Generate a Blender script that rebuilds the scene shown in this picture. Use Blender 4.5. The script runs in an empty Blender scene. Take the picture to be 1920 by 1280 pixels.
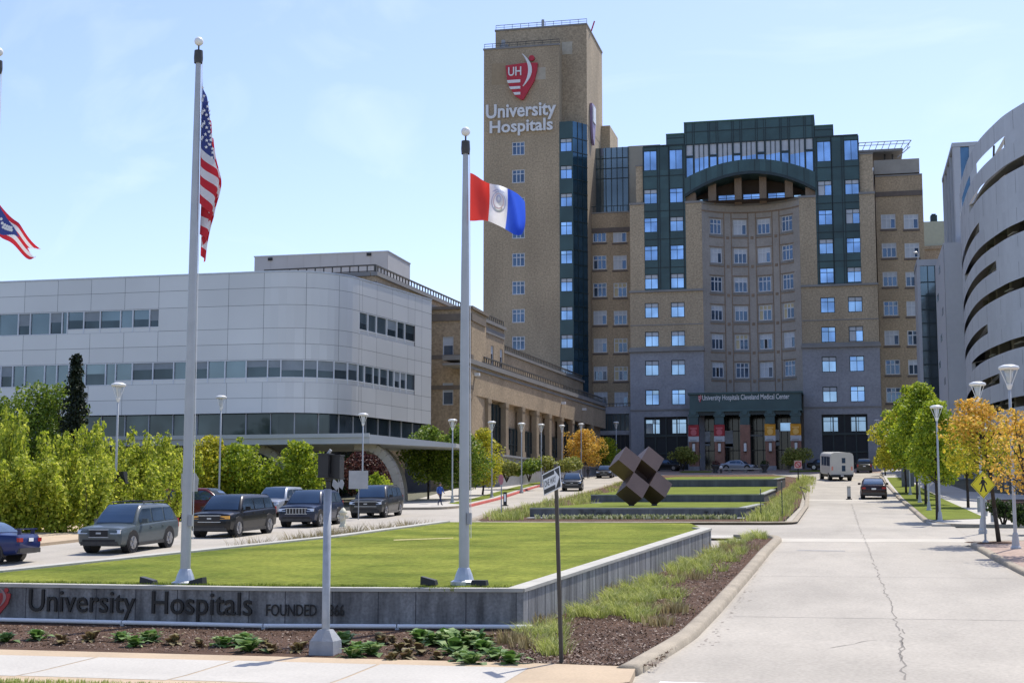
import bpy, bmesh, math, random
from mathutils import Vector, Matrix
R = math.radians
random.seed(7)
sc = bpy.context.scene
COL = sc.collection

# ------------------------------------------------------------------ camera, sky, sun, exposure
FPX, PHI, PIT, EYE = 2740.0, R(12.94), R(6.66), 2.7
RT = Vector((math.cos(PHI), math.sin(PHI), 0))
FH = Vector((-math.sin(PHI), math.cos(PHI), 0))
FW = FH*math.cos(PIT) + Vector((0, 0, math.sin(PIT)))
UP = -FH*math.sin(PIT) + Vector((0, 0, math.cos(PIT)))
cam = bpy.data.objects.new('camera', bpy.data.cameras.new('camera'))
COL.objects.link(cam)
cam.data.sensor_width = 36; cam.data.lens = 36*FPX/1920
cam.data.clip_start = 0.1; cam.data.clip_end = 6000
cam.matrix_world = Matrix(((RT.x, UP.x, -FW.x, 0), (RT.y, UP.y, -FW.y, 0), (RT.z, UP.z, -FW.z, EYE), (0, 0, 0, 1)))
sc.camera = cam
SUN_EL, SUN_AZ = R(60), R(20)            # azimuth measured from +Y towards +X
world = bpy.data.worlds.new('World'); sc.world = world; world.use_nodes = True
nt = world.node_tree; bg = nt.nodes['Background']
sky = nt.nodes.new('ShaderNodeTexSky'); sky.sky_type = 'NISHITA'; sky.sun_disc = False
sky.sun_elevation = SUN_EL; sky.sun_rotation = SUN_AZ
sky.air_density = 1.0; sky.dust_density = 0.9; sky.ozone_density = 3.0
# thin cirrus streaks mixed into the sky
tc = nt.nodes.new('ShaderNodeTexCoord'); mp = nt.nodes.new('ShaderNodeMapping')
mp.inputs['Rotation'].default_value = (0.3, 0.5, 0.9); mp.inputs['Scale'].default_value = (1.6, 9.0, 6.0)
ns = nt.nodes.new('ShaderNodeTexNoise'); ns.inputs['Scale'].default_value = 1.9; ns.inputs['Detail'].default_value = 7; ns.inputs['Distortion'].default_value = 1.6
rp = nt.nodes.new('ShaderNodeValToRGB'); rp.color_ramp.elements[0].position = 0.52; rp.color_ramp.elements[1].position = 0.80
rp.color_ramp.elements[1].color = (0.09, 0.09, 0.09, 1)
mx = nt.nodes.new('ShaderNodeMix'); mx.data_type = 'RGBA'; mx.inputs['B'].default_value = (9.0, 9.6, 10.4, 1)
L = nt.links.new
L(tc.outputs['Generated'], mp.inputs['Vector']); L(mp.outputs[0], ns.inputs['Vector']); L(ns.outputs[0], rp.inputs[0])
L(rp.outputs[0], mx.inputs['Factor']); L(sky.outputs[0], mx.inputs['A']); tn = nt.nodes.new('ShaderNodeMix'); tn.data_type = 'RGBA'; tn.blend_type = 'MULTIPLY'; tn.inputs['Factor'].default_value = 1.0; tn.inputs['B'].default_value = (1.03, .955, 1.03, 1)
L(mx.outputs['Result'], tn.inputs['A']); L(tn.outputs['Result'], bg.inputs['Color'])
bg.inputs['Strength'].default_value = 0.15
sl = bpy.data.lights.new('sun', 'SUN'); sl.energy = 3.6; sl.angle = R(0.53); sl.color = (1.0, 0.955, 0.88)
so = bpy.data.objects.new('sun', sl); COL.objects.link(so)
sdir = Vector((math.sin(SUN_AZ)*math.cos(SUN_EL), math.cos(SUN_AZ)*math.cos(SUN_EL), math.sin(SUN_EL)))
so.rotation_euler = sdir.to_track_quat('Z', 'Y').to_euler(); so.location = (40, 100, 120)
vs = sc.view_settings; vs.view_transform = 'Standard'; vs.look = 'None'; vs.exposure = 0.48; vs.gamma = 1.0; vs.use_curve_mapping = False
sc.cycles.max_bounces = 8; sc.cycles.transparent_max_bounces = 8
sc.cycles.use_denoising = True

# ------------------------------------------------------------------ the lie of the land and sight lines
KN = [(-80, 0), (22, 0), (30, .2), (51, 1.3), (113, 3.7), (150, 5.5), (204, 8.55), (208, 8.6), (4000, 8.6)]
KY = [k[0] for k in KN]
def g(y):
    for (a, za), (b, zb) in zip(KN, KN[1:]):
        if y <= b: return za + (zb-za)*(y-a)/(b-a) if y > a else za
    return KN[-1][1]
CAMP = Vector((0, 0, EYE))
def ray(px, py): return FW + RT*((px-960)/FPX) + UP*((640-py)/FPX)
def onY(px, py, Y):
    d = ray(px, py); t = Y/d.y
    return d.x*t, EYE + d.z*t
def G(px, py, dz=0.0, zf=None):
    zf = zf or g
    d = ray(px, py); t = 8.0
    while t < 400:
        if EYE + d.z*t < zf(d.y*t) + dz: break
        t += .1
    return Vector((d.x*t, d.y*t, zf(d.y*t)+dz))
def at(px, py, Y):
    x, z = onY(px, py, Y); return Vector((x, Y, z))
def mpp(p): return (Vector(p)-CAMP).dot(FW)/FPX        # metres per photograph pixel at a point

# ------------------------------------------------------------------ mesh helpers
class Fr:                                             # a wall plane: u along, w outwards, z up
    def __init__(s, ox, oy, ang=0.0):
        s.o = Vector((ox, oy, 0)); s.a = ang
        s.d = Vector((math.cos(ang), math.sin(ang), 0)); s.n = Vector((math.sin(ang), -math.cos(ang), 0))
    def p(s, u, w, z): return s.o + s.d*u + s.n*w + Vector((0, 0, z))
    def px(s, px, py, w=0.0):
        r = ray(px, py); P = s.o + s.n*w
        t = (P.x*s.n.x + P.y*s.n.y)/(r.x*s.n.x + r.y*s.n.y)
        q = CAMP + r*t
        return (q-s.o).dot(s.d), q.z
    def rot(s, u): return s.a
class PathFr(Fr):                                     # a wall that follows a polyline (u = length along it)
    def __init__(s, pts):
        s.pts = [Vector((a, b, 0)) for a, b in pts]; s.L = [0]
        for a, b in zip(s.pts, s.pts[1:]): s.L.append(s.L[-1]+(b-a).length)
    def seg(s, u):
        for i in range(len(s.L)-1):
            if u <= s.L[i+1] or i == len(s.L)-2: return i
    def p(s, u, w, z):
        i = s.seg(u); a, b = s.pts[i], s.pts[i+1]; d = (b-a).normalized(); n = Vector((d.y, -d.x, 0))
        return a + d*(u-s.L[i]) + n*w + Vector((0, 0, z))
    def rot(s, u):
        i = s.seg(u); d = s.pts[i+1]-s.pts[i]; return math.atan2(d.y, d.x)
    def breaks(s, u0, u1): return [l for l in s.L if u0+1e-4 < l < u1-1e-4]

WLOC = {}
class MB:
    def __init__(s): s.v = []; s.f = []; s.m = []
    def poly(s, pts, mi=0):
        n = len(s.v); s.v += [tuple(p) for p in pts]; s.f.append(tuple(range(n, n+len(pts)))); s.m.append(mi)
    def hexa(s, c, mi=0):                            # 8 corners: bottom ring 0-3, top ring 4-7
        n = len(s.v); s.v += [tuple(p) for p in c]
        for q in ((3,2,1,0),(4,5,6,7),(0,1,5,4),(1,2,6,5),(2,3,7,6),(3,0,4,7)):
            s.f.append(tuple(n+i for i in q)); s.m.append(mi)
    def box(s, x0, x1, y0, y1, z0, z1, mi=0):
        s.hexa([(x0,y0,z0),(x1,y0,z0),(x1,y1,z0),(x0,y1,z0),(x0,y0,z1),(x1,y0,z1),(x1,y1,z1),(x0,y1,z1)], mi)
    def fbox(s, fr, u0, u1, w0, w1, z0, z1, mi=0):
        us = [u0]+(fr.breaks(u0, u1) if isinstance(fr, PathFr) else [])+[u1]
        for a, b in zip(us, us[1:]):
            e = 1e-5 if len(us) > 2 else 0
            s.hexa([fr.p(a+e,w1,z0),fr.p(b,w1,z0),fr.p(b,w0,z0),fr.p(a+e,w0,z0),fr.p(a+e,w1,z1),fr.p(b,w1,z1),fr.p(b,w0,z1),fr.p(a+e,w0,z1)], mi)
    def tube(s, p0, p1, r0, r1=None, n=8, mi=0, cap=True):
        p0 = Vector(p0); p1 = Vector(p1); r1 = r0 if r1 is None else r1
        d = (p1-p0).normalized(); a = d.orthogonal().normalized(); b = d.cross(a); k = len(s.v)
        for P, r in ((p0, r0), (p1, r1)):
            for i in range(n):
                t = 2*math.pi*i/n; s.v.append(tuple(P + a*math.cos(t)*r + b*math.sin(t)*r))
        for i in range(n):
            j = (i+1) % n; s.f.append((k+i, k+j, k+n+j, k+n+i)); s.m.append(mi)
        if cap:
            s.f.append(tuple(k+i for i in reversed(range(n)))); s.m.append(mi)
            s.f.append(tuple(k+n+i for i in range(n))); s.m.append(mi)
    def chain(s, pts, rs, n=8, mi=0):
        for i in range(len(pts)-1): s.tube(pts[i], pts[i+1], rs[i], rs[i+1], n, mi)
    def lathe(s, prof, c=(0,0,0), n=20, mi=0):        # prof: (r, z)
        k = len(s.v); c = Vector(c)
        for r, z in prof:
            for i in range(n):
                t = 2*math.pi*i/n; s.v.append((c.x+r*math.cos(t), c.y+r*math.sin(t), c.z+z))
        for q in range(len(prof)-1):
            for i in range(n):
                j = (i+1) % n; s.f.append((k+q*n+i, k+q*n+j, k+(q+1)*n+j, k+(q+1)*n+i)); s.m.append(mi)
    def sphere(s, c, r, n=12, m=8, mi=0, sq=(1,1,1)):
        k = len(s.v); c = Vector(c)
        for q in range(m+1):
            f = math.pi*q/m
            for i in range(n):
                t = 2*math.pi*i/n
                s.v.append((c.x+r*sq[0]*math.sin(f)*math.cos(t), c.y+r*sq[1]*math.sin(f)*math.sin(t), c.z-r*sq[2]*math.cos(f)))
        for q in range(m):
            for i in range(n):
                j = (i+1) % n; s.f.append((k+q*n+i, k+q*n+j, k+(q+1)*n+j, k+(q+1)*n+i)); s.m.append(mi)
    def prism(s, poly, fr, w0, w1, mi=0):             # poly in (u, z), counter-clockwise from outside
        n = len(s.v); k = len(poly)
        s.v += [tuple(fr.p(u, w1, z)) for u, z in poly] + [tuple(fr.p(u, w0, z)) for u, z in poly]
        s.f.append(tuple(range(n, n+k))); s.m.append(mi)
        s.f.append(tuple(reversed(range(n+k, n+2*k)))); s.m.append(mi)
        for i in range(k):
            j = (i+1) % k; s.f.append((n+i, n+k+i, n+k+j, n+j)); s.m.append(mi)
    def wall(s, fr, u0, u1, z0, z1, holes=(), w=0.0, depth=.3, mi=0, ri=None):
        ri = mi if ri is None else ri
        us = sorted({u0, u1} | {a for h in holes for a in h[:2]} | set(fr.breaks(u0, u1) if isinstance(fr, PathFr) else []))
        zs = sorted({z0, z1} | {a for h in holes for a in h[2:4]})
        for a, b in zip(us, us[1:]):
            for c, d in zip(zs, zs[1:]):
                m, q = (a+b)/2, (c+d)/2
                if any(h[0] < m < h[1] and h[2] < q < h[3] for h in holes): continue
                e = 1e-5
                s.poly([fr.p(a+e,w,c), fr.p(b,w,c), fr.p(b,w,d), fr.p(a+e,w,d)], mi)
        for a, b, c, d in [h[:4] for h in holes]:
            for (p, q) in (((a,c),(b,c)), ((b,c),(b,d)), ((b,d),(a,d)), ((a,d),(a,c))):
                s.poly([fr.p(p[0],w,p[1]), fr.p(p[0],w-depth,p[1]), fr.p(q[0],w-depth,q[1]), fr.p(q[0],w,q[1])], ri)
    def mass(s, fr, u0, u1, z0, z1, depth, holes=(), w=0.0, mi=0, rec=.3, top=None):   # a block whose front has openings
        s.wall(fr, u0, u1, z0, z1, holes, w, rec, mi)
        A = [fr.p(u0,w,z0), fr.p(u1,w,z0), fr.p(u1,w-depth,z0), fr.p(u0,w-depth,z0)]
        B = [fr.p(u0,w,z1), fr.p(u1,w,z1), fr.p(u1,w-depth,z1), fr.p(u0,w-depth,z1)]
        s.poly([A[1],A[2],B[2],B[1]], mi); s.poly([A[2],A[3],B[3],B[2]], mi); s.poly([A[3],A[0],B[0],B[3]], mi)
        s.poly(B, mi if top is None else top)
    def build(s, name, mats, parent=None, smooth=False, origin=None):
        me = bpy.data.meshes.new(name)
        if parent is not None: o0 = WLOC.get(parent.name, Vector((0,0,0)))
        elif origin is not None: o0 = Vector(origin)
        else:
            xs = [p[0] for p in s.v]; ys = [p[1] for p in s.v]; zs = [p[2] for p in s.v]
            o0 = Vector(((min(xs)+max(xs))/2, (min(ys)+max(ys))/2, min(zs)))
        me.from_pydata([(p[0]-o0.x, p[1]-o0.y, p[2]-o0.z) for p in s.v], [], s.f)
        for m in (mats if isinstance(mats, (list, tuple)) else [mats]): me.materials.append(m)
        me.polygons.foreach_set('material_index', s.m)
        if smooth: me.polygons.foreach_set('use_smooth', [True]*len(s.f))
        me.update()
        o = bpy.data.objects.new(name, me); COL.objects.link(o)
        if parent is not None: o.parent = parent
        else: o.location = o0
        WLOC[o.name] = o0.copy()
        return o
def tag(o, label=None, cat=None, group=None, kind=None):
    if label: o['label'] = label
    if cat: o['category'] = cat
    if group: o['group'] = group
    if kind: o['kind'] = kind
    return o
def thing(name, loc, label, cat, group=None):
    o = bpy.data.objects.new(name, None); COL.objects.link(o); o.location = loc; o.empty_display_size = .3
    WLOC[o.name] = Vector(loc); return tag(o, label, cat, group)
def kids(o): return [c for c in bpy.data.objects if c.parent == o]
def copy_tree(o, parent=None):
    c = o.copy(); COL.objects.link(c)
    if parent is not None: c.parent = parent
    for ch in list(o.children): copy_tree(ch, c)
    return c
def place(root, loc, rz=0.0, s=None, label=None, group=None):
    root.location = loc; root.rotation_euler = (0, 0, rz)
    if s: root.scale = (s, s, s) if not isinstance(s, tuple) else s
    if label: root['label'] = label
    if group: root['group'] = group
    return root
def sheet(name, poly, dz, mat, zf=g, skirt=0.0, kind='structure', knots=KY):
    bm = bmesh.new()
    bm.faces.new([bm.verts.new((x, y, 0)) for x, y in poly]); bm.normal_update()
    if bm.faces[:][0].normal.z < 0: bmesh.ops.reverse_faces(bm, faces=bm.faces[:])
    bmesh.ops.triangulate(bm, faces=bm.faces[:])
    for k in knots:
        bmesh.ops.bisect_plane(bm, geom=bm.verts[:]+bm.edges[:]+bm.faces[:], plane_co=(0, k, 0), plane_no=(0, 1, 0))
    for v in bm.verts: v.co.z = zf(v.co.y)+dz
    if skirt:
        be = [e for e in bm.edges if e.is_boundary]
        r = bmesh.ops.extrude_edge_only(bm, edges=be)
        for v in [x for x in r['geom'] if isinstance(x, bmesh.types.BMVert)]: v.co.z -= skirt
    bmesh.ops.recalc_face_normals(bm, faces=bm.faces[:])
    me = bpy.data.meshes.new(name); bm.to_mesh(me); bm.free(); me.materials.append(mat)
    o = bpy.data.objects.new(name, me); COL.objects.link(o)
    if kind: o['kind'] = kind
    return o
def lerp_line(pts, step=2.0):                         # polyline resampled, keeping the land's breaks of slope
    out = []
    for (x0, y0), (x1, y1) in zip(pts, pts[1:]):
        n = max(1, int(math.hypot(x1-x0, y1-y0)/step)); ts = {i/n for i in range(n)}
        if abs(y1-y0) > 1e-6: ts |= {(k-y0)/(y1-y0) for k in KY if 0 < (k-y0)/(y1-y0) < 1}
        out += [(x0+(x1-x0)*t, y0+(y1-y0)*t) for t in sorted(ts)]
    return out + [pts[-1]]
def sweep(mb, pts, prof, zf=g, mi=0, close=False):    # profile (side, height) swept along a ground polyline, side + = right of travel
    P = [Vector((x, y, 0)) for x, y in pts]; k = len(mb.v); m = len(prof)
    for i, p in enumerate(P):
        a = P[max(i-1, 0)]; b = P[min(i+1, len(P)-1)]; d = (b-a).normalized(); n = Vector((d.y, -d.x, 0))
        for s_, h in prof: mb.v.append((p.x+n.x*s_, p.y+n.y*s_, zf(p.y)+h))
    for i in range(len(P)-1):
        for j in range(m-1):
            mb.f.append((k+i*m+j, k+(i+1)*m+j, k+(i+1)*m+j+1, k+i*m+j+1)); mb.m.append(mi)
    mb.f.append(tuple(k+j for j in range(m))); mb.m.append(mi)
    mb.f.append(tuple(k+(len(P)-1)*m+j for j in reversed(range(m)))); mb.m.append(mi)
def round_pts(pts, r, n=5):                           # polyline with filleted corners
    out = [pts[0]]
    for a, b, c in zip(pts, pts[1:], pts[2:]):
        A, B, C = Vector(a), Vector(b), Vector(c)
        l = min(r, (A-B).length*.45, (C-B).length*.45)
        p = B+(A-B).normalized()*l; q = B+(C-B).normalized()*l
        for i in range(n+1):
            t = i/n; out.append(tuple(p*(1-t)**2 + B*2*t*(1-t) + q*t*t))
    return out+[pts[-1]]
def text_mesh(body, bold=0.0, ext=.04):               # outline text as flat-plane geometry in (x, y), thickness in z
    cu = bpy.data.curves.new('t', 'FONT'); cu.body = body; cu.size = 1; cu.extrude = ext; cu.offset = bold; cu.resolution_u = 3
    o = bpy.data.objects.new('t', cu); COL.objects.link(o)
    bpy.context.view_layer.update()
    me = bpy.data.meshes.new_from_object(o.evaluated_get(bpy.context.evaluated_depsgraph_get()))
    bpy.data.objects.remove(o)
    v = [tuple(x.co) for x in me.vertices]; f = [tuple(p.vertices) for p in me.polygons]
    bpy.data.meshes.remove(me); return v, f
def wall_text(mb, fr, body, u0, u1, zlow, zhigh, w0, w1, bold=0.0, mi=0, shear=0.0):   # fit text to a box on a wall
    v, f = text_mesh(body, bold)
    xs = [a[0] for a in v]; ys = [a[1] for a in v]; zs = [a[2] for a in v]
    x0, x1, y0, y1, q0, q1 = min(xs), max(xs), min(ys), max(ys), min(zs), max(zs); n = len(mb.v)
    for a in v:
        mb.v.append(tuple(fr.p(u0+(a[0]-x0)/(x1-x0)*(u1-u0), w0+(a[2]-q0)/(q1-q0)*(w1-w0), zlow+(a[1]-y0)/(y1-y0)*(zhigh-zlow))))
    for a in f: mb.f.append(tuple(n+i for i in a)); mb.m.append(mi)

# ------------------------------------------------------------------ materials
def M(name, col, rough=.75, var=.12, scale=2.0, bump=0.0, metal=0.0, spec=.5, col2=None, stretch=(1,1,1), detail=6, bscale=None, fine=0.0, fscale=40, coat=0, island=0.0, stain=0.0):
    m = bpy.data.materials.new(name); m.use_nodes = True; t = m.node_tree; b = t.nodes['Principled BSDF']; K = t.links.new
    b.inputs['Roughness'].default_value = rough; b.inputs['Metallic'].default_value = metal
    b.inputs['Specular IOR Level'].default_value = spec
    if coat: b.inputs['Coat Weight'].default_value = coat; b.inputs['Coat Roughness'].default_value = .03
    c1 = tuple(c*(1-var) for c in col); c2 = col2 or tuple(min(1, c*(1+var)) for c in col)
    tc = t.nodes.new('ShaderNodeTexCoord'); mp = t.nodes.new('ShaderNodeMapping'); mp.inputs['Scale'].default_value = stretch
    K(tc.outputs['Object'], mp.inputs['Vector'])
    n = t.nodes.new('ShaderNodeTexNoise'); n.inputs['Scale'].default_value = scale; n.inputs['Detail'].default_value = detail
    K(mp.outputs[0], n.inputs['Vector'])
    r = t.nodes.new('ShaderNodeValToRGB'); r.color_ramp.elements[0].position = .3; r.color_ramp.elements[1].position = .7
    r.color_ramp.elements[0].color = (*c1, 1); r.color_ramp.elements[1].color = (*c2, 1)
    K(n.outputs[0], r.inputs[0]); out = r.outputs[0]
    def mul(inp, lo, hi, src):
        mr = t.nodes.new('ShaderNodeMapRange'); mr.inputs['From Min'].default_value = lo[0]; mr.inputs['From Max'].default_value = lo[1]
        mr.inputs['To Min'].default_value = hi[0]; mr.inputs['To Max'].default_value = hi[1]; K(src, mr.inputs['Value'])
        h = t.nodes.new('ShaderNodeVectorMath'); h.operation = 'SCALE'; K(inp, h.inputs[0]); K(mr.outputs[0], h.inputs['Scale']); return h.outputs[0]
    if fine:
        n2 = t.nodes.new('ShaderNodeTexNoise'); n2.inputs['Scale'].default_value = fscale; n2.inputs['Detail'].default_value = 3
        K(tc.outputs['Object'], n2.inputs['Vector']); out = mul(out, (.3, .7), (1-fine, 1+fine), n2.outputs[0])
    if stain:
        ms = t.nodes.new('ShaderNodeMapping'); ms.inputs['Scale'].default_value = (1.0, .28, 1); K(tc.outputs['Object'], ms.inputs['Vector'])
        n4 = t.nodes.new('ShaderNodeTexNoise'); n4.inputs['Scale'].default_value = .75; n4.inputs['Detail'].default_value = 9; n4.inputs['Roughness'].default_value = .62; K(ms.outputs[0], n4.inputs['Vector'])
        out = mul(out, (.36, .56), (1-stain, 1), n4.outputs[0])
    if island:
        ge = t.nodes.new('ShaderNodeNewGeometry'); out = mul(out, (0, 1), (1-island, 1+island), ge.outputs['Random Per Island'])
    K(out, b.inputs['Base Color'])
    if bump:
        bp = t.nodes.new('ShaderNodeBump'); bp.inputs['Strength'].default_value = bump; bp.inputs['Distance'].default_value = .05
        n3 = t.nodes.new('ShaderNodeTexNoise'); n3.inputs['Scale'].default_value = bscale or scale*8; n3.inputs['Detail'].default_value = 4
        K(mp.outputs[0], n3.inputs['Vector']); K(n3.outputs[0], bp.inputs['Height']); K(bp.outputs[0], b.inputs['Normal'])
    return m
def leafm(name, c1, c2, c3, trans=.45):
    m = bpy.data.materials.new(name); m.use_nodes = True; t = m.node_tree; K = t.links.new
    b = t.nodes['Principled BSDF']; o = t.nodes['Material Output']
    ge = t.nodes.new('ShaderNodeNewGeometry'); r = t.nodes.new('ShaderNodeValToRGB')
    r.color_ramp.elements[0].color = (*c1, 1); r.color_ramp.elements[1].color = (*c3, 1); e = r.color_ramp.elements.new(.5); e.color = (*c2, 1)
    K(ge.outputs['Random Per Island'], r.inputs[0]); K(r.outputs[0], b.inputs['Base Color']); b.inputs['Roughness'].default_value = .55
    b.inputs['Specular IOR Level'].default_value = .3
    tr = t.nodes.new('ShaderNodeBsdfTranslucent'); K(r.outputs[0], tr.inputs['Color'])
    mx = t.nodes.new('ShaderNodeMixShader'); mx.inputs[0].default_value = trans
    K(b.outputs[0], mx.inputs[1]); K(tr.outputs[0], mx.inputs[2]); K(mx.outputs[0], o.inputs['Surface'])
    return m
def glassm(name, col, rough=.06, metal=.85, wob=.02, scale=.35):
    m = bpy.data.materials.new(name); m.use_nodes = True; t = m.node_tree; K = t.links.new; b = t.nodes['Principled BSDF']
    b.inputs['Roughness'].default_value = rough; b.inputs['Metallic'].default_value = metal
    oi = t.nodes.new('ShaderNodeNewGeometry'); n = t.nodes.new('ShaderNodeTexNoise'); n.inputs['Scale'].default_value = scale
    K(oi.outputs['Position'], n.inputs['Vector'])
    r = t.nodes.new('ShaderNodeValToRGB'); r.color_ramp.elements[0].position = .35; r.color_ramp.elements[1].position = .65
    r.color_ramp.elements[0].color = (*[c*.72 for c in col], 1); r.color_ramp.elements[1].color = (*[min(1, c*1.25) for c in col], 1)
    K(n.outputs[0], r.inputs[0]); K(r.outputs[0], b.inputs['Base Color'])
    bp = t.nodes.new('ShaderNodeBump'); bp.inputs['Strength'].default_value = wob; K(n.outputs[0], bp.inputs['Height']); K(bp.outputs[0], b.inputs['Normal'])
    return m
BRICK = M('tan_brick', (.415, .325, .215), .9, .17, .22, .25, stretch=(1, 1, .35), fine=.26, fscale=4.4, bscale=6)
BRICKW = M('warm_brick', (.41, .31, .20), .9, .17, .3, .25, stretch=(1, 1, .4), fine=.26, fscale=4.4, bscale=6)
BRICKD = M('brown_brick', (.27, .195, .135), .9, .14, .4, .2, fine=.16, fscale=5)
STONE = M('grey_stone', (.30, .30, .315), .85, .12, .3, .15, fine=.12, fscale=4)
STONEB = M('bay_stone', (.37, .33, .285), .85, .10, .3, .12, fine=.10, fscale=4)
STONET = M('trim_stone', (.25, .24, .225), .85, .12, .5, .1)
GREEN = M('green_cladding', (.04, .088, .090), .45, .16, .5, 0, island=.22)
GREEND = M('dark_green_metal', (.012, .028, .030), .45, .15, 1)
PANEL = M('silver_panel', (.605, .60, .575), .42, .05, .15, 0, .3, island=.045)
GPANEL = M('garage_panel', (.49, .495, .51), .5, .06, .08, .03, .15, island=.05, fine=.03, fscale=2)
PGAP = M('joint_backing', (.10, .10, .11), .8, .1)
SEAM = M('seam', (.05, .05, .055), .8, .1)
BLUEG = glassm('sky_glass', (.29, .43, .63))
PALEG = glassm('pale_glass', (.085, .125, .185), metal=.5)
DARKG = glassm('dark_glass', (.055, .075, .085), metal=.5)
TEALG = glassm('teal_glass', (.15, .19, .205), metal=.55, scale=.15)
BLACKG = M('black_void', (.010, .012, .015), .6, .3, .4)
BLIND = M('blind', (.52, .55, .58), .7, .08, 1.2)
BLINDW = M('warm_blind', (.52, .44, .27), .7, .1, 1.2)
WFRAME = M('white_window_frame', (.62, .64, .66), .5, .05)
DFRAME = M('dark_window_frame', (.016, .036, .042), .45, .1)
WHITE = M('white_paint', (.78, .78, .77), .5, .04, 3)
ALU = M('aluminium', (.50, .52, .53), .38, .08, 4, 0, .55)
GREYP = M('grey_paint', (.34, .35, .36), .5, .08, 5)
BLACK = M('black_paint', (.012, .012, .013), .5, .2, 6)
DARKM = M('dark_metal', (.045, .043, .04), .5, .2, 6)
BROWNM = M('brown_post', (.055, .046, .035), .6, .2, 8)
RED = M('sign_red', (.52, .025, .045), .5, .08, 3)
CONC = M('road_concrete', (.40, .362, .298), .92, .11, .22, .12, fine=.12, fscale=14, bscale=30, stain=.10)
WALK = M('walk_concrete', (.48, .45, .39), .92, .07, .6, .1, fine=.08, fscale=20, bscale=30)
WALKT = M('walk_tan', (.47, .36, .235), .92, .10, .7, .1, fine=.08, fscale=20)
KERB = M('kerb_stone', (.33, .28, .205), .9, .2, 1.3, .3, fine=.15, fscale=25)
KERBR = M('red_kerb', (.50, .10, .08), .85, .2, 2)
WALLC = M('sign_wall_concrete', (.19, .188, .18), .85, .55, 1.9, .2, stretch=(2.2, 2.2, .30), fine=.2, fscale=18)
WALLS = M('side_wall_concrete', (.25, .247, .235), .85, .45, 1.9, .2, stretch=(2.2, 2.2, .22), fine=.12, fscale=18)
COPE = M('coping', (.44, .42, .36), .85, .12, 2, .1)
LAWN = M('lawn', (.145, .195, .024), .95, .18, .45, .6, col2=(.285, .305, .05), fine=.26, fscale=7, bscale=120, stretch=(.8, 1.2, 1), stain=.16, spec=.1)
LAWNF = M('lawn_far', (.15, .18, .028), .95, .22, .8, .3, fine=.3, fscale=20, spec=.1)
MULCH = M('mulch', (.15, .092, .062), .97, .34, 1.6, 1.0, fine=.6, fscale=75, bscale=90, spec=.15)
EARTH = M('ground', (.13, .125, .08), .95, .25, .3)
ASPH = M('asphalt', (.055, .055, .056), .9, .15, .6)
CRACK = M('crack', (.215, .195, .165), .95, .2, 3)
PAVE = M('brick_pavers', (.36, .26, .20), .9, .2, 1.5, .1, fine=.15, fscale=9)
BARK = M('bark', (.055, .043, .033), .95, .3, 6, .5)
BRONZE = M('brown_steel', (.125, .083, .067), .42, .12, .9, .03, .4, fine=.08, fscale=12)
RUBBER = M('rubber', (.014, .014, .015), .85, .2, 9)
RIM = M('alloy_rim', (.38, .38, .39), .35, .1, 9, 0, .8)
CARG = glassm('car_glass', (.085, .135, .20), .03, .5, 0)
LAMPW = M('lamp_white', (.80, .80, .76), .35, .04)
LAMPG = M('lamp_frost', (.58, .60, .58), .25, .06)
TAIL = M('tail_light', (.35, .012, .012), .25, .1)
HEADL = M('head_light', (.75, .77, .78), .12, .05, metal=.3)
AMBER = M('amber_light', (.85, .42, .06), .3, .05)
YELLOW = M('sign_yellow', (.78, .70, .02), .5, .04)
# ------------------------------------------------------------------ ground, roads, pavements
sheet('ground', [(-900, -80), (900, -80), (900, 2500), (-900, 2500)], -.05, EARTH)
sheet('road', [(-60, -60), (40, -60), (40, 22), (9, 24), (5.2, 38), (4.6, 72), (5, 199), (-34, 199), (-34, 150), (-31, 120), (-26.5, 92), (-37, 88), (-38, 30), (-60, 28)], .0, CONC)
sheet('side_driveway', [(4.6, 57.2), (26, 57.2), (26, 67.5), (4.6, 69)], .004, CONC)
sheet('crossing_strip', [(-2.7, 58.0), (4.3, 58.0), (4.3, 60.2), (-2.7, 60.2)], .004, M('crossing_concrete', (.50, .46, .38), .9, .06, 1, fine=.06))
sheet('crossing_strip', [(-3.1, 108.6), (3.4, 108.6), (3.4, 111.4), (-3.1, 111.4)], .004, bpy.data.materials['crossing_concrete'])
sheet('crosswalk_line', [(-3.0, 22.9), (20, 21.8), (20, 22.5), (-3.0, 23.55)], .004, WHITE)
def crack(pts, w, nm='road_crack'):
    rnd = random.Random(3); mb = MB(); P = lerp_line(pts, .35); a = []
    for i, (x, y) in enumerate(P):
        x += rnd.uniform(-.06, .06); q = w*rnd.uniform(.35, 1.3)
        a.append(((x-q, y, g(y)+.005), (x+q, y, g(y)+.005)))
    for p, q in zip(a, a[1:]):
        if rnd.random() > .1: mb.poly([p[0], p[1], q[1], q[0]])
    tag(mb.build(nm, CRACK), kind='structure')
cp = [tuple(G(*q).xy) for q in ((1692, 1240), (1690, 1200), (1668, 1130), (1640, 1060), (1612, 990), (1597, 945))]
crack(cp, .014)
crack([tuple(G(*q).xy) for q in ((1700, 1275), (1686, 1225), (1692, 1180))], .02)
crack([tuple(G(*q).xy) for q in ((1560, 1215), (1640, 1200), (1692, 1205))], .014)
crack([tuple(G(*q).xy) for q in ((1520, 1042), (1440, 1044))], .02)
for yj in (33.5, 43.0, 52.0): sheet('road_joint', [(-2.6, yj), (4.3, yj+.05), (4.3, yj+.075), (-2.6, yj+.025)], .004, M('joint_line', (.25, .235, .21), .95, .2, 3) if 'joint_line' not in bpy.data.materials else bpy.data.materials['joint_line'])
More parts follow.
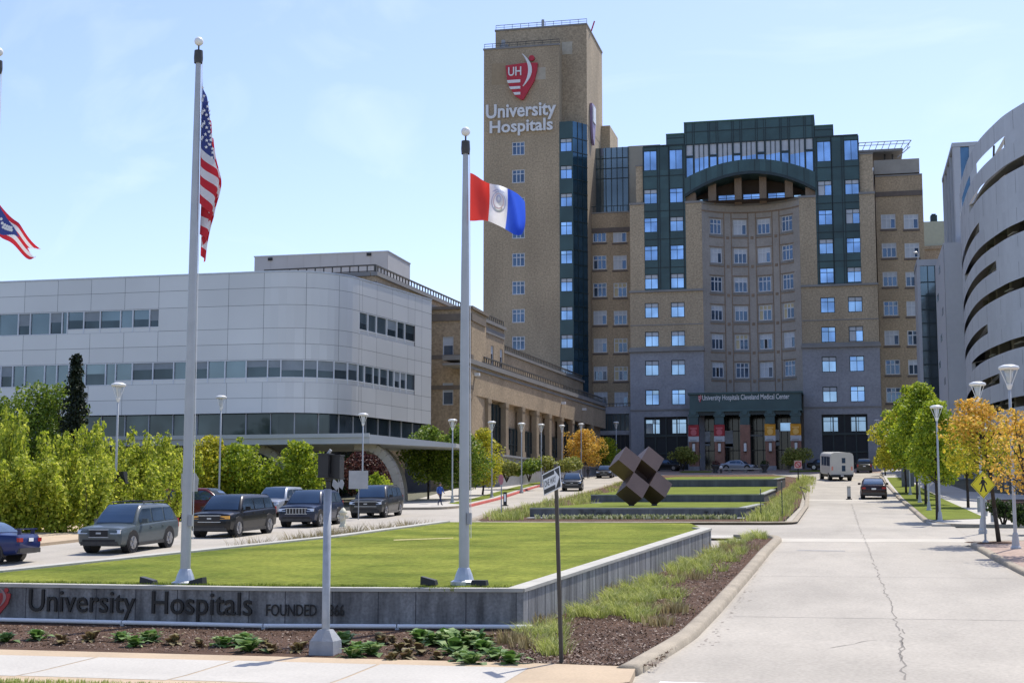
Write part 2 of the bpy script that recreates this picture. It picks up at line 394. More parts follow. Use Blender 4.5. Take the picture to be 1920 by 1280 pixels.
sheet('road_patch', [(-1.9, 52.6), (-.2, 52.4), (-.2, 52.9), (-1.8, 53.2)], .004, M('patch', (.30, .285, .26), .95, .15, 3))
# front pavement: tan edge bands with paler slabs between
sheet('front_pavement', [(-70, 20.7), (-4.6, 20.5), (-3.35, 22.6), (-3.5, 24.35), (-5, 24.5), (-70, 25.6)], .12, WALKT, skirt=.2)
rs = random.Random(5)
for i in range(14):
    x0 = -5.2-i*2.6
    sheet('pavement_slab', [(x0-2.55, 21.35), (x0, 21.3), (x0, 23.85-.0), (x0-2.55, 23.9)], .124, WALK)
sheet('verge', [(-70, 18.0), (-5.5, 18.0), (-6.2, 20.5), (-70, 20.7)], .115, LAWN, skirt=.2)
# planting bed between the pavement, the sign wall and the right kerb
sheet('planting_bed', [(-70, 25.6), (-5, 24.5), (-3.5, 24.35), (-3.35, 26), (-3.1, 34), (-2.9, 43.8), (-2.8, 58), (-3.6, 59.4), (-4.5, 53), (-6.5, 30.3), (-12, 29.5), (-18.6, 29.8), (-24, 30.2), (-70, 31)], .10, MULCH)
kp = round_pts([(-3.46, 24.1), (-3.40, 24.8), (-3.1, 29.0), (-2.95, 34.0), (-2.78, 43.8), (-2.62, 58.6), (-2.9, 60.2), (-4.6, 60.3)], 1.3)
KPROF = [(-.34, .02), (-.33, .13), (-.26, .155), (-.06, .15), (0, .11), (.02, -.02)]
k = MB(); sweep(k, lerp_line(kp, .7), KPROF); tag(k.build('kerb', KERB, smooth=True), kind='structure')
k = MB(); sweep(k, lerp_line([(-16.6, 60.3), (-21.2, 58.6), (-22.6, 33), (-25, 28)], 1), KPROF); tag(k.build('kerb', KERB, smooth=True), kind='structure')
sheet('back_pavement', [(-4.6, 60.25), (-16.6, 60.25), (-16.6, 58.6), (-4.6, 58.6)], .12, WALK)
sheet('verge', [(-20.9, 58.5), (-16.3, 58.5), (-16.2, 57), (-17.3, 47.3), (-21, 33.2), (-24.6, 30), (-24.4, 29), (-22.4, 33)], .10, MULCH)
# raised front lawn
def zl(y): return 1.08+.0455*(y-30)
sheet('lawn', [(-24.1, 30.2), (-18.6, 29.75), (-12, 29.45), (-6.8, 30.2), (-4.95, 52.3), (-6, 56.5), (-16, 57.1), (-17.1, 47.4), (-20.7, 33.4)], .0, LAWN, zf=zl, knots=[36, 44, 50])
def wall_run(mbw, mbc, pts, zt, th=.34, cop=.03, seams=1.0, zb=lambda y: g(y)-.2):
    P = lerp_line(pts, 2.0); V = [Vector((x, y, 0)) for x, y in P]; N = []
    for i in range(len(V)):
        d = (V[min(i+1, len(V)-1)]-V[max(i-1, 0)]).normalized(); N.append(Vector((d.y, -d.x, 0)))
    z = lambda v, h: Vector((v.x, v.y, h))
    for i in range(len(V)-1):
        a, b, na, nb = V[i], V[i+1], N[i], N[i+1]
        mbw.poly([z(a, zb(a.y)), z(b, zb(b.y)), z(b, zt(b.y)-.075), z(a, zt(a.y)-.075)])
        mbw.poly([z(b-nb*th, zb(b.y)), z(a-na*th, zb(a.y)), z(a-na*th, zt(a.y)-.075), z(b-nb*th, zt(b.y)-.075)])
        A = [a+na*cop, b+nb*cop, b-nb*(th+cop), a-na*(th+cop)]
        mbc.hexa([z(q, zt(q.y)-.075) for q in A]+[z(q, zt(q.y)) for q in A])
    for e, f in ((0, 1), (-1, -1)):
        a, na = V[e], N[e]; q = [z(a, zb(a.y)), z(a-na*th, zb(a.y)), z(a-na*th, zt(a.y)-.075), z(a, zt(a.y)-.075)]
        mbw.poly(q if f < 0 else q[::-1])
    # board joints
    D = 0; nx = seams*.6; rr = random.Random(11)
    for a, b in zip(V, V[1:]):
        l = (b-a).length; d = (b-a)/l; n = Vector((d.y, -d.x, 0))
        while nx < D+l:
            p = a+d*(nx-D); h = .008
            q = [p-d*h, p+d*h, p+d*h+n*.004, p-d*h+n*.004]
            mbw.hexa([z(c, zb(p.y)) for c in q]+[z(c, zt(p.y)-.08) for c in q], 1)
            nx += seams*rr.uniform(.85, 1.15)
        D += l
FRONT = [(-24, 30.0), (-18.6, 29.55), (-12, 29.25), (-6.66, 30.0)]
SW = thing('sign_wall', (-12, 29.4, 0.1), 'low dark concrete retaining wall with raised hospital lettering around the front lawn', 'wall')
mw, mc = MB(), MB()
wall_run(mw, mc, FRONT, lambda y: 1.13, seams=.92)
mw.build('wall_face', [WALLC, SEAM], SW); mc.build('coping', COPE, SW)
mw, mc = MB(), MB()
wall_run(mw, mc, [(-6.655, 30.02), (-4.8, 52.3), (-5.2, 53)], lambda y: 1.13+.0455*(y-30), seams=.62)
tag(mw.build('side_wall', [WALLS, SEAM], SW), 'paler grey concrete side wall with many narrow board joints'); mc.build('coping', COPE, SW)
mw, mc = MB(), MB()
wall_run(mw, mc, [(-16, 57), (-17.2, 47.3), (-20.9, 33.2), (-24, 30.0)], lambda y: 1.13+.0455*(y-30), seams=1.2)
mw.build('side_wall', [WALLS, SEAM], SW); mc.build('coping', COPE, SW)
# raised lettering on the front wall
PF = PathFr(FRONT)
def fu(px, py):                                        # along-wall position of a sight line on the front wall
    best = None
    for i in range(len(FRONT)-1):
        a, b = FRONT[i], FRONT[i+1]; fr = Fr(a[0], a[1], math.atan2(b[1]-a[1], b[0]-a[0]))
        u, z = fr.px(px, py)
        if -1e-6 <= u <= PF.L[i+1]-PF.L[i]+1e-6 or (i == 0 and u < 0): return PF.L[i]+u, z
    return PF.L[-1], z
INK = M('letter_black', (.006, .006, .007), .5, .1)
lt = MB()
u0, z0 = fu(55, 1150); u1, z1 = fu(474, 1108)
wall_text(lt, PF, 'University  Hospitals', u0, u1, fu(280, 1163)[1], fu(280, 1107)[1], .01, .05, bold=.004)
lt.build('lettering', INK, SW)
lt = MB(); u0 = fu(500, 1150)[0]; u1 = fu(646, 1150)[0]
wall_text(lt, PF, 'FOUNDED  1866', u0, u1, fu(570, 1154)[1], fu(570, 1132)[1], .01, .04, bold=.002)
lt.build('lettering', INK, SW)
EMB = [(0, .96), (.62, 1.0), (.98, .98), (.965, .80), (.88, .50), (.55, .02), (.50, .0), (.28, .13), (.06, .50)]
def emblem(fr, cv, parent, w, t, mred, mwhite, name='emblem'):      # shield with initials, stripes and a curved white stroke; cv maps 0..1 to (u, z)
    a = MB(); a.prism([cv(*q) for q in EMB[::-1]], fr, w, w+t)
    r = 8; c = cv(.80, 1.12); rr = abs(cv(.085, 0)[0]-cv(0, 0)[0])
    a.prism([(c[0]+rr*math.cos(i*math.pi/r), c[1]+rr*math.sin(i*math.pi/r)) for i in range(2*r)], fr, w, w+t)
    e = a.build(name, mred, parent)
    b = MB()
    for p in ([(.08, .47), (.46, .47), (.46, .55), (.05, .55)], [(.16, .30), (.46, .30), (.46, .37), (.11, .37)], [(.29, .14), (.46, .14), (.46, .21), (.24, .21)]):
        b.prism([cv(*q) for q in p], fr, w+t, w+t*1.4)
    wall_text(b, fr, 'UH', cv(.09, 0)[0], cv(.49, 0)[0], cv(0, .66)[1], cv(0, .90)[1], w+t, w+t*1.4, bold=.01)
    n = 12; A = []; B = []
    for i in range(n+1):
        s_ = i/n; y = .36+(1.24-.36)*s_; x = .76-.42*(2*s_-1)**2*(.55 if s_ > .5 else .52)-.0
        wd = .012+.045*math.sin(math.pi*s_); A.append((x-wd, y)); B.append((x+wd, y))
    for i in range(n): b.prism([cv(*A[i]), cv(*B[i]), cv(*B[i+1]), cv(*A[i+1])], fr, w+t, w+t*1.4)
    b.build('emblem_marks', mwhite, e)
    return e
eu0, eu1 = fu(22, 1120)[0]-.62, fu(22, 1120)[0]; ez0, ez1 = fu(10, 1152)[1], fu(10, 1104)[1]
emblem(PF, lambda x, y: (eu0+(eu1-eu0)*x, ez0+(ez1-ez0)*y*.86), SW, .01, .03, M('faded_red', (.42, .05, .045), .7, .2, 4), M('faded_white', (.35, .22, .2), .7, .1))
# white light tube along the foot of the wall, on short brackets
tb = MB(); P = [Vector((x, y, g(y)+.17)) for x, y in lerp_line([(-24, 29.85), (-18.6, 29.38), (-12, 29.08), (-6.4, 29.82)], 2.4)]
for a, b in zip(P, P[1:]): tb.tube(a, b-(b-a)*.01, .045, n=10)
tb.build('light_tube', WHITE, SW)
tb = MB()
for a in P: tb.box(a.x-.04, a.x+.04, a.y-.05, a.y+.25, a.z-.25, a.z-.03)
tb.build('tube_bracket', GREYP, SW)
# ------------------------------------------------------------------ second island: three terraces
i2 = [(-3.2, 72.2), (-17.6, 71.8), (-18.6, 73), (-20.3, 84), (-22.1, 125), (-24, 160), (-22.5, 177), (-9, 177), (-5.7, 165), (-4.3, 145), (-3.6, 118), (-3.1, 95)]
sheet('island_ground', i2, .12, MULCH)
k = MB(); sweep(k, lerp_line(round_pts([(-9, 177.3)]+[(-22.5, 177.3), (-24.2, 160), (-22.3, 125), (-20.5, 84), (-18.7, 71.5), (-2.8, 71.9), (-2.85, 95), (-3.4, 118), (-4.1, 145), (-5.5, 165), (-9, 177.3)], 1.2), 2), [(.0, .0), (.02, .12), (.08, .15), (.24, .15), (.3, .1)]); 
tag(k.build('kerb', KERB, smooth=True), kind='structure')
TW = M('terrace_wall', (.105, .108, .115), .85, .3, 1.1, .2, stretch=(2, 2, .3))
TWS = [(-16.5, -5.2, 76, 2.95, .0195, 24), (-17.4, -5.6, 100, 3.92, .038, 25), (-17.6, -5.9, 125, 5.48, .033, 27)]
TL = ['grey concrete terrace wall with the words To Heal in front of the cube sculpture', 'grey terrace wall directly behind the cube sculpture', 'grey terrace wall farthest up the island below the hospital drive']
for (xa, xb, Y, zt, sl_, dl), lab in zip(TWS, TL):
    tw = thing('terrace_wall', ((xa+xb)/2, Y, g(Y)), lab, 'wall', 'terrace walls on the island')
    m1, m2 = MB(), MB()
    wall_run(m1, m2, [(xa, Y+.02), (xb, Y)], lambda y, z=zt: z, seams=1.1, zb=lambda y: g(y)-.1)
    wall_run(m1, m2, [(xb+.0, Y+.04), (xb+.1, Y+14)], lambda y, z=zt, Y=Y, s=sl_: z+s*(y-Y), seams=1.1, zb=lambda y: g(y)-.1)
    m1.build('wall_face', [TW, SEAM], tw); m2.build('coping', M('terrace_coping', (.30, .31, .27), .85, .15, 2), tw)
    if Y == 76:
        lt = MB(); fr = Fr(0, 76); a = fr.px(1321, 972); b = fr.px(1365, 958)
        wall_text(lt, fr, 'To Heal.', a[0], b[0], a[1], b[1], .01, .06, bold=.01); lt.build('lettering', INK, tw)
        lt = MB(); a = fr.px(1085, 968); b = fr.px(1150, 955)
        wall_text(lt, fr, 'To Teach.', a[0], b[0], a[1], b[1], .01, .06, bold=.0); tag(lt.build('lettering', M('worn_ink', (.06, .062, .066), .7, .2), tw), 'worn barely legible lettering')
    sheet('terrace_lawn', [(xa+.2, Y+.3), (xb-.2, Y+.3), (xb-.2, Y+dl-.1), (xa+.2, Y+dl-.1)], .0, LAWNF, zf=lambda y, z=zt, Y=Y, s=sl_: z-.03+s*(y-Y), knots=[])
    sheet('white_gravel_strip', [(xa, Y-.9), (xb, Y-.9), (xb, Y-.25), (xa, Y-.25)], .18, M('pale_gravel', (.5, .5, .48), .9, .4, 6))
# ------------------------------------------------------------------ pavements on both sides
sheet('left_pavement', [(-26.2, 92.2), (-25.4, 96), (-30.4, 140), (-33.3, 175), (-35, 185), (-41, 185), (-39, 150), (-33, 110), (-31.5, 92)], .12, WALK, skirt=.2)
sheet('left_verge', [(-26.1, 98), (-30.7, 140), (-33.6, 175), (-34.8, 175), (-32, 140), (-27.6, 100)], .13, LAWNF)
k = MB(); sweep(k, lerp_line([(-33.2, 175), (-30.2, 140), (-25.2, 96)], 3), [(-.25, .0), (-.24, .15), (-.03, .155), (.01, -.02)]); tag(k.build('red_kerb', KERBR), kind='structure')
k = MB(); sweep(k, lerp_line(round_pts([(-25.2, 96), (-25.9, 91.8), (-34, 90.8)], 1.2), 1), [(-.25, .0), (-.24, .15), (-.03, .155), (.01, -.02)]); tag(k.build('kerb', KERB), kind='structure')
sheet('hedge_pavement', [(-31.6, 30), (-31.2, 58), (-36.5, 66), (-37.0, 88), (-41, 88), (-41, 30)], .12, WALKT, skirt=.2)
sheet('right_pavement', [(3.7, 70.5), (26, 69.5), (26, 90), (9.5, 125), (8, 190), (5.2, 198), (4, 198), (3.5, 130), (3.5, 76)], .10, WALK, skirt=.2)
sheet('right_verge', [(4.0, 74.5), (6.6, 76.5), (6.4, 120), (5.8, 165), (4.0, 165), (3.8, 110), (3.75, 76)], .12, LAWNF)
k = MB(); sweep(k, lerp_line(round_pts([(7.5, 69.5), (4.1, 70.2), (3.5, 74), (3.45, 130), (3.3, 170), (4.2, 198)], 1.6), 2), [(.0, -.02), (.01, .11), (.05, .14), (.22, .14), (.26, .1)][::-1]); tag(k.build('kerb', KERB, smooth=True), kind='structure')
rc = round_pts([(9.5, 20), (5.6, 36), (4.7, 43.8), (4.35, 49.5), (4.15, 55.9), (5.4, 57.2), (9, 57.4)], 1.2)
sheet('corner_pavement', [(x+.2, y) for x, y in rc[1:]][:-1]+[(14, 57.3), (14, 36)], .12, PAVE, skirt=.2)
k = MB(); sweep(k, lerp_line(rc[::-1], 1.5), [(-.26, .1), (-.22, .14), (-.05, .14), (-.01, .11), (0, -.02)]); k.f = [tuple(reversed(f)) for f in k.f]
tag(k.build('kerb', KERB, smooth=True), kind='structure')
sheet('tree_pit_mulch', [(4.9+.9*math.cos(i*.52), 56.7-.9+.7*math.sin(i*.52)) for i in range(12)], .135, MULCH)
sheet('garage_bed', [(7.4, 72), (14, 72), (14, 108), (8.6, 106)], .13, MULCH)
sheet('forecourt', [(-40, 185), (8, 185), (8, 206.5), (-40, 206.5)], .008, PAVE)
sheet('plaza_lawn', [(-21.5, 190), (-17.5, 190), (-17.5, 196), (-21.5, 196)], .06, LAWNF)
sheet('plaza_lawn', [(-7.5, 190), (-3.5, 190), (-3.5, 196), (-7.5, 196)], .06, LAWNF)

def LP(px, py):
    d = ray(px, py); t = 10.0
    while EYE+d.z*t > zl(d.y*t): t += .05
    return (d.x*t, d.y*t)
sheet('dry_grass_line', [LP(738, 1013.5), LP(850, 1009.5), LP(850, 1007.8), LP(738, 1011.5)], .012, M('dry_lawn', (.40, .36, .13), .95, .25, 3, fine=.3, fscale=12), zf=zl, knots=[36, 44, 50])
# ------------------------------------------------------------------ windows
WM = {}
def win_mesh(w, h, style, var):
    key = (round(w, 1), round(h, 1), style, var)
    if key in WM: return WM[key]
    rn = random.Random(str(key)); fm, pm = MB(), MB()
    if style == 'white': cols, tr, t, t2, mats = 3, .70, .13, .125, WFRAME
    elif style == 'dark': cols, tr, t, t2, mats = 2, .72, .10, .07, DFRAME
    elif style == 'slim': cols, tr, t, t2, mats = 1, .6, .09, .06, WFRAME
    elif style == 'tall': cols, tr, t, t2, mats = 2, .999, .10, .08, DFRAME
    x0, x1, z0, z1 = -w/2, w/2, -h/2, h/2; yf = (-.03, .05)
    fm.box(x0, x1, *yf, z0, z0+t); fm.box(x0, x1, *yf, z1-t, z1)
    fm.box(x0, x0+t, *yf, z0+t, z1-t); fm.box(x1-t, x1, *yf, z0+t, z1-t)
    xs = [x0+t+(w-2*t)*i/cols for i in range(cols+1)]; zs = [z0+t, z0+t+(h-2*t)*tr, z1-t] if tr < .99 else [z0+t, z1-t]
    for x in xs[1:-1]: fm.box(x-t2/2, x+t2/2, -.025, .045, z0+t, z1-t)
    if tr < .99: fm.box(x0+t, x1-t, -.02, .04, zs[1]-t2/2, zs[1]+t2/2)
    for i in range(cols):
        for j in range(len(zs)-1):
            top = j == len(zs)-2
            mi = 0
            if var == 1 and top: mi = 1
            if var == 2: mi = 1 if (top or i != cols-1) else 0
            if var == 3 and not top: mi = 2
            if var == 4: mi = 3 if (i == 0 or top) else 0
            if var == 5 and top: mi = 1
            if var == 5 and not top and rn.random() < .4: mi = 2
            a, b = rn.uniform(-.012, .012), rn.uniform(-.012, .012)
            X0, X1, Z0, Z1 = xs[i], xs[i+1], zs[j], zs[j+1]
            pm.poly([(X0, .02-a-b, Z0), (X1, .02+a-b, Z0), (X1, .02+a+b, Z1), (X0, .02-a+b, Z1)], mi)
    out = []
    for nm, mb, ms in (('window', fm, [mats]), ('pane', pm, [PALEG if style in ('white', 'slim') else BLUEG, BLIND, BLACKG, BLINDW])):
        me = bpy.data.meshes.new(nm); me.from_pydata(mb.v, [], mb.f)
        for m in ms: me.materials.append(m)
        me.polygons.foreach_set('material_index', mb.m); me.update(); out.append(me)
    WM[key] = out; return out
def put_win(parent, fr, u, z, w, h, style, var=0, rec=.2, off=0.0):
    a, b = win_mesh(w, h, style, var)
    o = bpy.data.objects.new('window', a); COL.objects.link(o); o.parent = parent
    o.location = fr.p(u, off-rec, z) - WLOC[parent.name]; o.rotation_euler = (0, 0, fr.rot(u))
    p = bpy.data.objects.new('pane', b); COL.objects.link(p); p.parent = o
    return o
RW = random.Random(21)
def pick(*ws):
    return RW.choices(range(len(ws)), ws)[0]

# ------------------------------------------------------------------ the hospital's central block
F = Fr(0, 205)
XC = -12.65
zy = lambda y, px=1225, Y=205: onY(px, y, Y)[1]
ZR = {n: z for n, z in zip(range(10), (18.75, 22.9, 27.05, 31.15, 35.3, 39.4, 43.5, 47.65))}
HB = thing('hospital_building', (XC, 205, 8.5), 'tan brick and dark green hospital block with a curved bay under an arched roof', 'building')
XL0, XL1, XL2, XL3 = -29.84, -27.68, -21.74, -19.45     # left edge, pier, green bay, inner pier
mir = lambda x: 2*XC-x
wcols = [onY(1222, 600, 205)[0], onY(1271, 600, 205)[0]]
WW, WH = 1.95, 2.15
ZB, ZC, ZD = 25.45, 33.75, 46.4
BP_ = []
for side in (0, 1):
    X = (lambda x: x) if side == 0 else mir
    lo = lambda a, b: (min(X(a), X(b)), max(X(a), X(b)))
    st = MB(); br = MB(); gr = MB()
    def trim(*a):
        t_ = MB(); t_.fbox(*a); t_.build('cornice', STONET, HB)
    cols = [X(c) for c in wcols]
    hole = lambda c, z, w=WW, h=WH: (c-w/2, c+w/2, z-h/2, z+h/2)
    u0, u1 = lo(XL0, XL3)
    gx0, gx1 = min(cols)-1.2, max(cols)+1.2
    st.mass(F, u0, u1, 7.8, ZB-.25, 14, [hole(c, z) for c in cols for z in (18.75, 22.9)]+[(gx0, gx1, 8.6, 16.0)], w=.35, mi=0, rec=.45)
    trim(F, u0-.15, u1+.15, -.5, .75, ZB-.25, ZB+.15); trim(F, u0-.05, u1+.05, -.3, .5, ZB+.15, ZB+.4)
    trim(F, u0-.04, u1+.04, .2, .48, 16.9, 17.1)
    br.mass(F, u0+.03, u1-.03, ZB+.1, ZC, 14, [hole(c, z) for c in cols for z in (27.05, 31.15)], w=.0, rec=.3)
    trim(F, u0-.06, u1+.06, -.3, .22, ZC, ZC+.28)
    trim(F, u0+.06, u1-.06, -.3, .06, 29.0, 29.12)
    for a, b, top in ((XL0+.1, XL1, ZD+.1), (XL2, XL3, ZD)):
        p, q = lo(a, b); pm2 = MB(); pm2.mass(F, p, q, ZC+.28, top, 12, w=-.02); pm2.build('brick_pier', BRICK, HB); trim(F, p-.08, q+.08, -12, .1, top, top+.3)
    p, q = lo(XL0+(1.0 if side == 0 else .2), XL1); pm2 = MB(); pm2.mass(F, p, q, ZD+.4, 52.2, 11, w=-.35); pm2.build('brick_pier', BRICK, HB); trim(F, p-.05, q+.05, -11, -.25, 52.2, 52.4)
    for c in cols:
        for z in (18.75, 22.9): put_win(HB, F, c, z, WW, WH, 'dark', pick(3, 4, 0, 0, 0, 0), .15, .35)
        for z in (27.05, 31.15): put_win(HB, F, c, z, WW, WH, 'dark', pick(4, 4, 1), .12)
    # green curtain wall
    p, q = lo(XL1, XL2)
    hs = [hole(c, z) for c in cols for z in (35.3, 39.4, 43.5, 47.65)]+[hole(c, 52.9, 1.95, 2.95) for c in cols]
    extra = [ (p+q)/2-.7, (p+q)/2+.7 ]
    gr.wall(F, p, q, ZC+.28, 55.0, hs+[(e, e, ZC+.28, ZC+.28) for e in extra], w=-.12, depth=.2)
    gr.poly([F.p(p, -.12, 55), F.p(q, -.12, 55), F.p(q, -10, 55), F.p(p, -10, 55)])
    gr.poly([F.p(p, -.12, ZD), F.p(p, -.12, 55), F.p(p, -10, 55), F.p(p, -10, ZD)][::1]); gr.poly([F.p(q, -.12, ZD), F.p(q, -10, ZD), F.p(q, -10, 55), F.p(q, -.12, 55)])
    for e in extra+[cols[0]-WW/2-.05, cols[0]+WW/2+.05, cols[1]-WW/2-.05, cols[1]+WW/2+.05]: gr.fbox(F, e-.05, e+.05, -.2, -.04, ZC+.28, 54.9, 1)
    for z in (37.3, 41.4, 45.5, 50.6): gr.fbox(F, p, q, -.2, -.05, z-.05, z+.05, 1)
    gr.fbox(F, p-.05, q+.05, -.3, .02, 54.9, 55.1, 1)
    for c in cols:
        for z in (35.3, 39.4, 43.5, 47.65): put_win(HB, F, c, z, WW, WH, 'dark', pick(3, 5, 1), .22)
        put_win(HB, F, c, 52.9, 1.95, 2.95, 'tall', 0, .22)
    st.build('stone_base', STONE, HB); br.build('brick_wall', BRICK, HB); gr.build('curtain_wall', [GREEN, GREEND], HB)
    # ground-floor openings
    m = MB(); m.fbox(F, gx0, gx1, -.4, -.12, 8.6, 16.0); m.build('shopfront', BLACKG, HB)
    m = MB()
    for i in range(5): x = gx0+(gx1-gx0)*i/4; m.fbox(F, x-.08, x+.08, -.12, .1, 8.6, 16)
    m.fbox(F, gx0, gx1, -.12, .06, 13.2, 13.5); m.fbox(F, gx0, gx1, -.12, .05, 10.8, 10.95); m.build('shopfront_frame', GREEND, HB)
    for c in cols: put_win(HB, F, c, 14.65, 2.1, 2.1, 'dark', 0, -.03)
# top storey over the arch, with stepped shoulders
a0, a1 = XL2, mir(XL2); half = (a1-a0)/2
def arch(x, z0, rise): t = (x-XC)/half; return z0+rise*(1-t*t)
NA = 24
lowa = lambda x: arch(x, 47.3, 2.9); upa = lambda x: arch(x, 50.0, 2.3)
m = MB()
for i in range(NA):
    x, y = a0+(a1-a0)*i/NA, a0+(a1-a0)*(i+1)/NA
    m.poly([F.p(x, .15, lowa(x)), F.p(y, .15, lowa(y)), F.p(y, .15, upa(y)), F.p(x, .15, upa(x))])
    m.poly([F.p(x, .15, lowa(x)), F.p(x, -4.2, lowa(x)), F.p(y, -4.2, lowa(y)), F.p(y, .15, lowa(y))])
    m.poly([F.p(x, .15, upa(x)), F.p(y, .15, upa(y)), F.p(y, -.3, upa(y)), F.p(x, -.3, upa(x))])
    m.hexa([F.p(x, .26, lowa(x)-.02), F.p(y, .26, lowa(y)-.02), F.p(y, .02, lowa(y)-.02), F.p(x, .02, lowa(x)-.02), F.p(x, .26, lowa(x)+.4), F.p(y, .26, lowa(y)+.4), F.p(y, .02, lowa(y)+.4), F.p(x, .02, lowa(x)+.4)], 1)
    if i % 3 == 1: m.fbox(F, x-.04, x+.04, .1, .19, lowa(x)+.4, upa(x), 1)
m.build('arch_band', [GREEN, GREEND], HB)
strip = []
x = a0+.25; wide = False; seq = []
ws = [.95, 2.05]
tot = 6*.95+5*2.05+10*.28; sx = (a1-a0-.5)/tot
zt = 55.05
for i in range(11):
    w = ws[i % 2]*sx; seq.append((x, x+w, i % 2)); x += w+.28*sx
tp = [(55.05, a0-2.0, a1+2.0), (56.6, a0-2.0+0, a1+2.0), (58.0, a0-.9, a1+.9)]
zt_prev = 55.0
m = MB()
for (xa, xb, z0, z1) in ((a0-.02, a1+.02, 55.0, 58.05), (a0-2.6, a0-.05, 55.1, 56.5), (a1+.05, a1+2.6, 55.1, 56.5)):
    us = sorted([xa, xb]+[e for s_ in seq for e in s_[:2] if xa < e < xb])
    zz = [z0, (z0+z1)/2+.2, z1]
    for p, q in zip(us, us[1:]):
        for c, d in zip(zz, zz[1:]): m.poly([F.p(p, .0, c), F.p(q, .0, c), F.p(q, .0, d), F.p(p, .0, d)])
    for e in us: m.fbox(F, e-.04, e+.04, -.05, .05, z0, z1, 1)
    m.fbox(F, xa, xb, -.05, .055, zz[1]-.05, zz[1]+.05, 1)
    m.hexa([F.p(xa, -.01, z0), F.p(xb, -.01, z0), F.p(xb, -10, z0), F.p(xa, -10, z0), F.p(xa, -.01, z1), F.p(xb, -.01, z1), F.p(xb, -10, z1), F.p(xa, -10, z1)])
    m.fbox(F, xa-.06, xb+.06, -10, .1, z1, z1+.16, 2)
m.build('roof_storey', [GREEN, GREEND, M('green_flashing', (.06, .15, .09), .5, .1)], HB)
m = MB()
m.fbox(F, a0, seq[0][0], -.3, .0, 48, 55); m.fbox(F, seq[-1][1], a1, -.3, .0, 48, 55)
for s0, s1 in zip(seq, seq[1:]): m.fbox(F, s0[1], s1[0], -.25, .02, upa(s0[1])-.3, 55)
m.build('mullion', GREEND, HB)
for (p, q, w) in seq:
    mf = MB(); t = .08; zb0, zb1 = upa(p), upa(q)
    mf.fbox(F, p, q, -.2, -.02, 54.85, 55.0); 
    if not w: mf.fbox(F, p, q, -.2, -.0, 53.0, 53.3)
    else:
        for k_ in (1/3, 2/3): xx = p+(q-p)*k_; mf.fbox(F, xx-.05, xx+.05, -.2, -.03, upa(xx), 54.9)
    o = mf.build('window', DFRAME, HB)
    mp = MB(); zm = 53.4 if not w else RW.uniform(52.9, 53.3)
    mp.poly([F.p(p, -.15, zb0-.2), F.p(q, -.15, zb1-.2), F.p(q, -.15, zm), F.p(p, -.15, zm-.25)], 0)
    mp.poly([F.p(p, -.15, zm-.25), F.p(q, -.15, zm), F.p(q, -.15, 54.95), F.p(p, -.15, 54.95)], 1)
    mp.build('pane', [BLUEG, BLIND], o)
# the deep recess under the arch
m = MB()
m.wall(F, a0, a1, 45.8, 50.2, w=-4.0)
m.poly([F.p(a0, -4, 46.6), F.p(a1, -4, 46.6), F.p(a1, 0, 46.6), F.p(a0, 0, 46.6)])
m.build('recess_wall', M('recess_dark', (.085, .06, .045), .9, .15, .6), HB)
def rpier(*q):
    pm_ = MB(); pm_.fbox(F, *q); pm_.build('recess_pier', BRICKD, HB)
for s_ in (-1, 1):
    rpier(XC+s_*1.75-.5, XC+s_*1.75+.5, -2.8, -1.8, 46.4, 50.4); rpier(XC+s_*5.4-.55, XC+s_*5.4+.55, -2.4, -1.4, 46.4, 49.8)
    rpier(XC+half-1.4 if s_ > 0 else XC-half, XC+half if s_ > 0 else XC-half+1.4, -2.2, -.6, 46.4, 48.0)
for x in (-3.55, 0, 3.55): put_win(HB, F, XC+x, 47.35, 2.5, 1.7, 'dark', 0, 3.9)
for x in (-7.0, 7.0): put_win(HB, F, XC+x, 47.1, 2.2, 1.3, 'dark', 0, 3.9)
# concave bay
bx0, bx1 = XL3, mir(XL3); ch = bx1-bx0; sg = 3.3; RR = (ch*ch/4+sg*sg)/(2*sg); cyb = 205+sg-RR
ta = math.asin(ch/2/RR)
BF = PathFr([(XC+RR*math.sin(-ta+2*ta*i/20), cyb+RR*math.cos(-ta+2*ta*i/20)) for i in range(21)])
LB = BF.L[-1]
bcols = [LB*(.5+math.asin(f*ch/2/RR)/(2*ta)) for f in (-.735, -.245, .245, .735)]
brow = [onY(1410, y, 207.6)[1] for y in (424, 478, 532, 586, 640, 693)]
m = MB()
bh = [(c-.95, c+.95, z-1.1, z+1.1) for c in bcols for z in brow]
m.wall(BF, 0, LB, 8.6, 46.3, bh, w=0, depth=.22)
for c, z in [(c, z) for c in bcols for z in brow]:
    m.fbox(BF, c-1.15, c+1.15, -.05, .09, z-1.38, z-1.2, 1); m.fbox(BF, c-1.15, c+1.15, -.02, .07, z-1.62, z-1.5, 2)
    m.fbox(BF, c-1.2, c+1.2, -.02, .06, z+1.18, z+1.3, 2)
for a, b in zip(bcols, bcols[1:]):
    for z in brow: m.fbox(BF, (a+b)/2-.2, (a+b)/2+.2, -.02, .08, z-1.75, z-1.35, 2)
    for s_ in (-.55, .55): m.fbox(BF, (a+b)/2+s_-.06, (a+b)/2+s_+.06, -.02, .06, 18.5, 45.2, 2)
m.fbox(BF, 0, LB, -.1, .18, 46.3, 46.6, 1); m.fbox(BF, 0, LB, -.1, .08, 45.2, 45.4, 2)
m.build('curved_bay', [STONEB, STONET, BRICKD], HB)
for c in bcols:
    for i, z in enumerate(brow): put_win(HB, BF, c, z, 1.9, 2.2, 'white', (pick(5, 4, 1, 0, 1) if i < 4 else pick(2, 2, 1, 3, 1, 2)), .12)
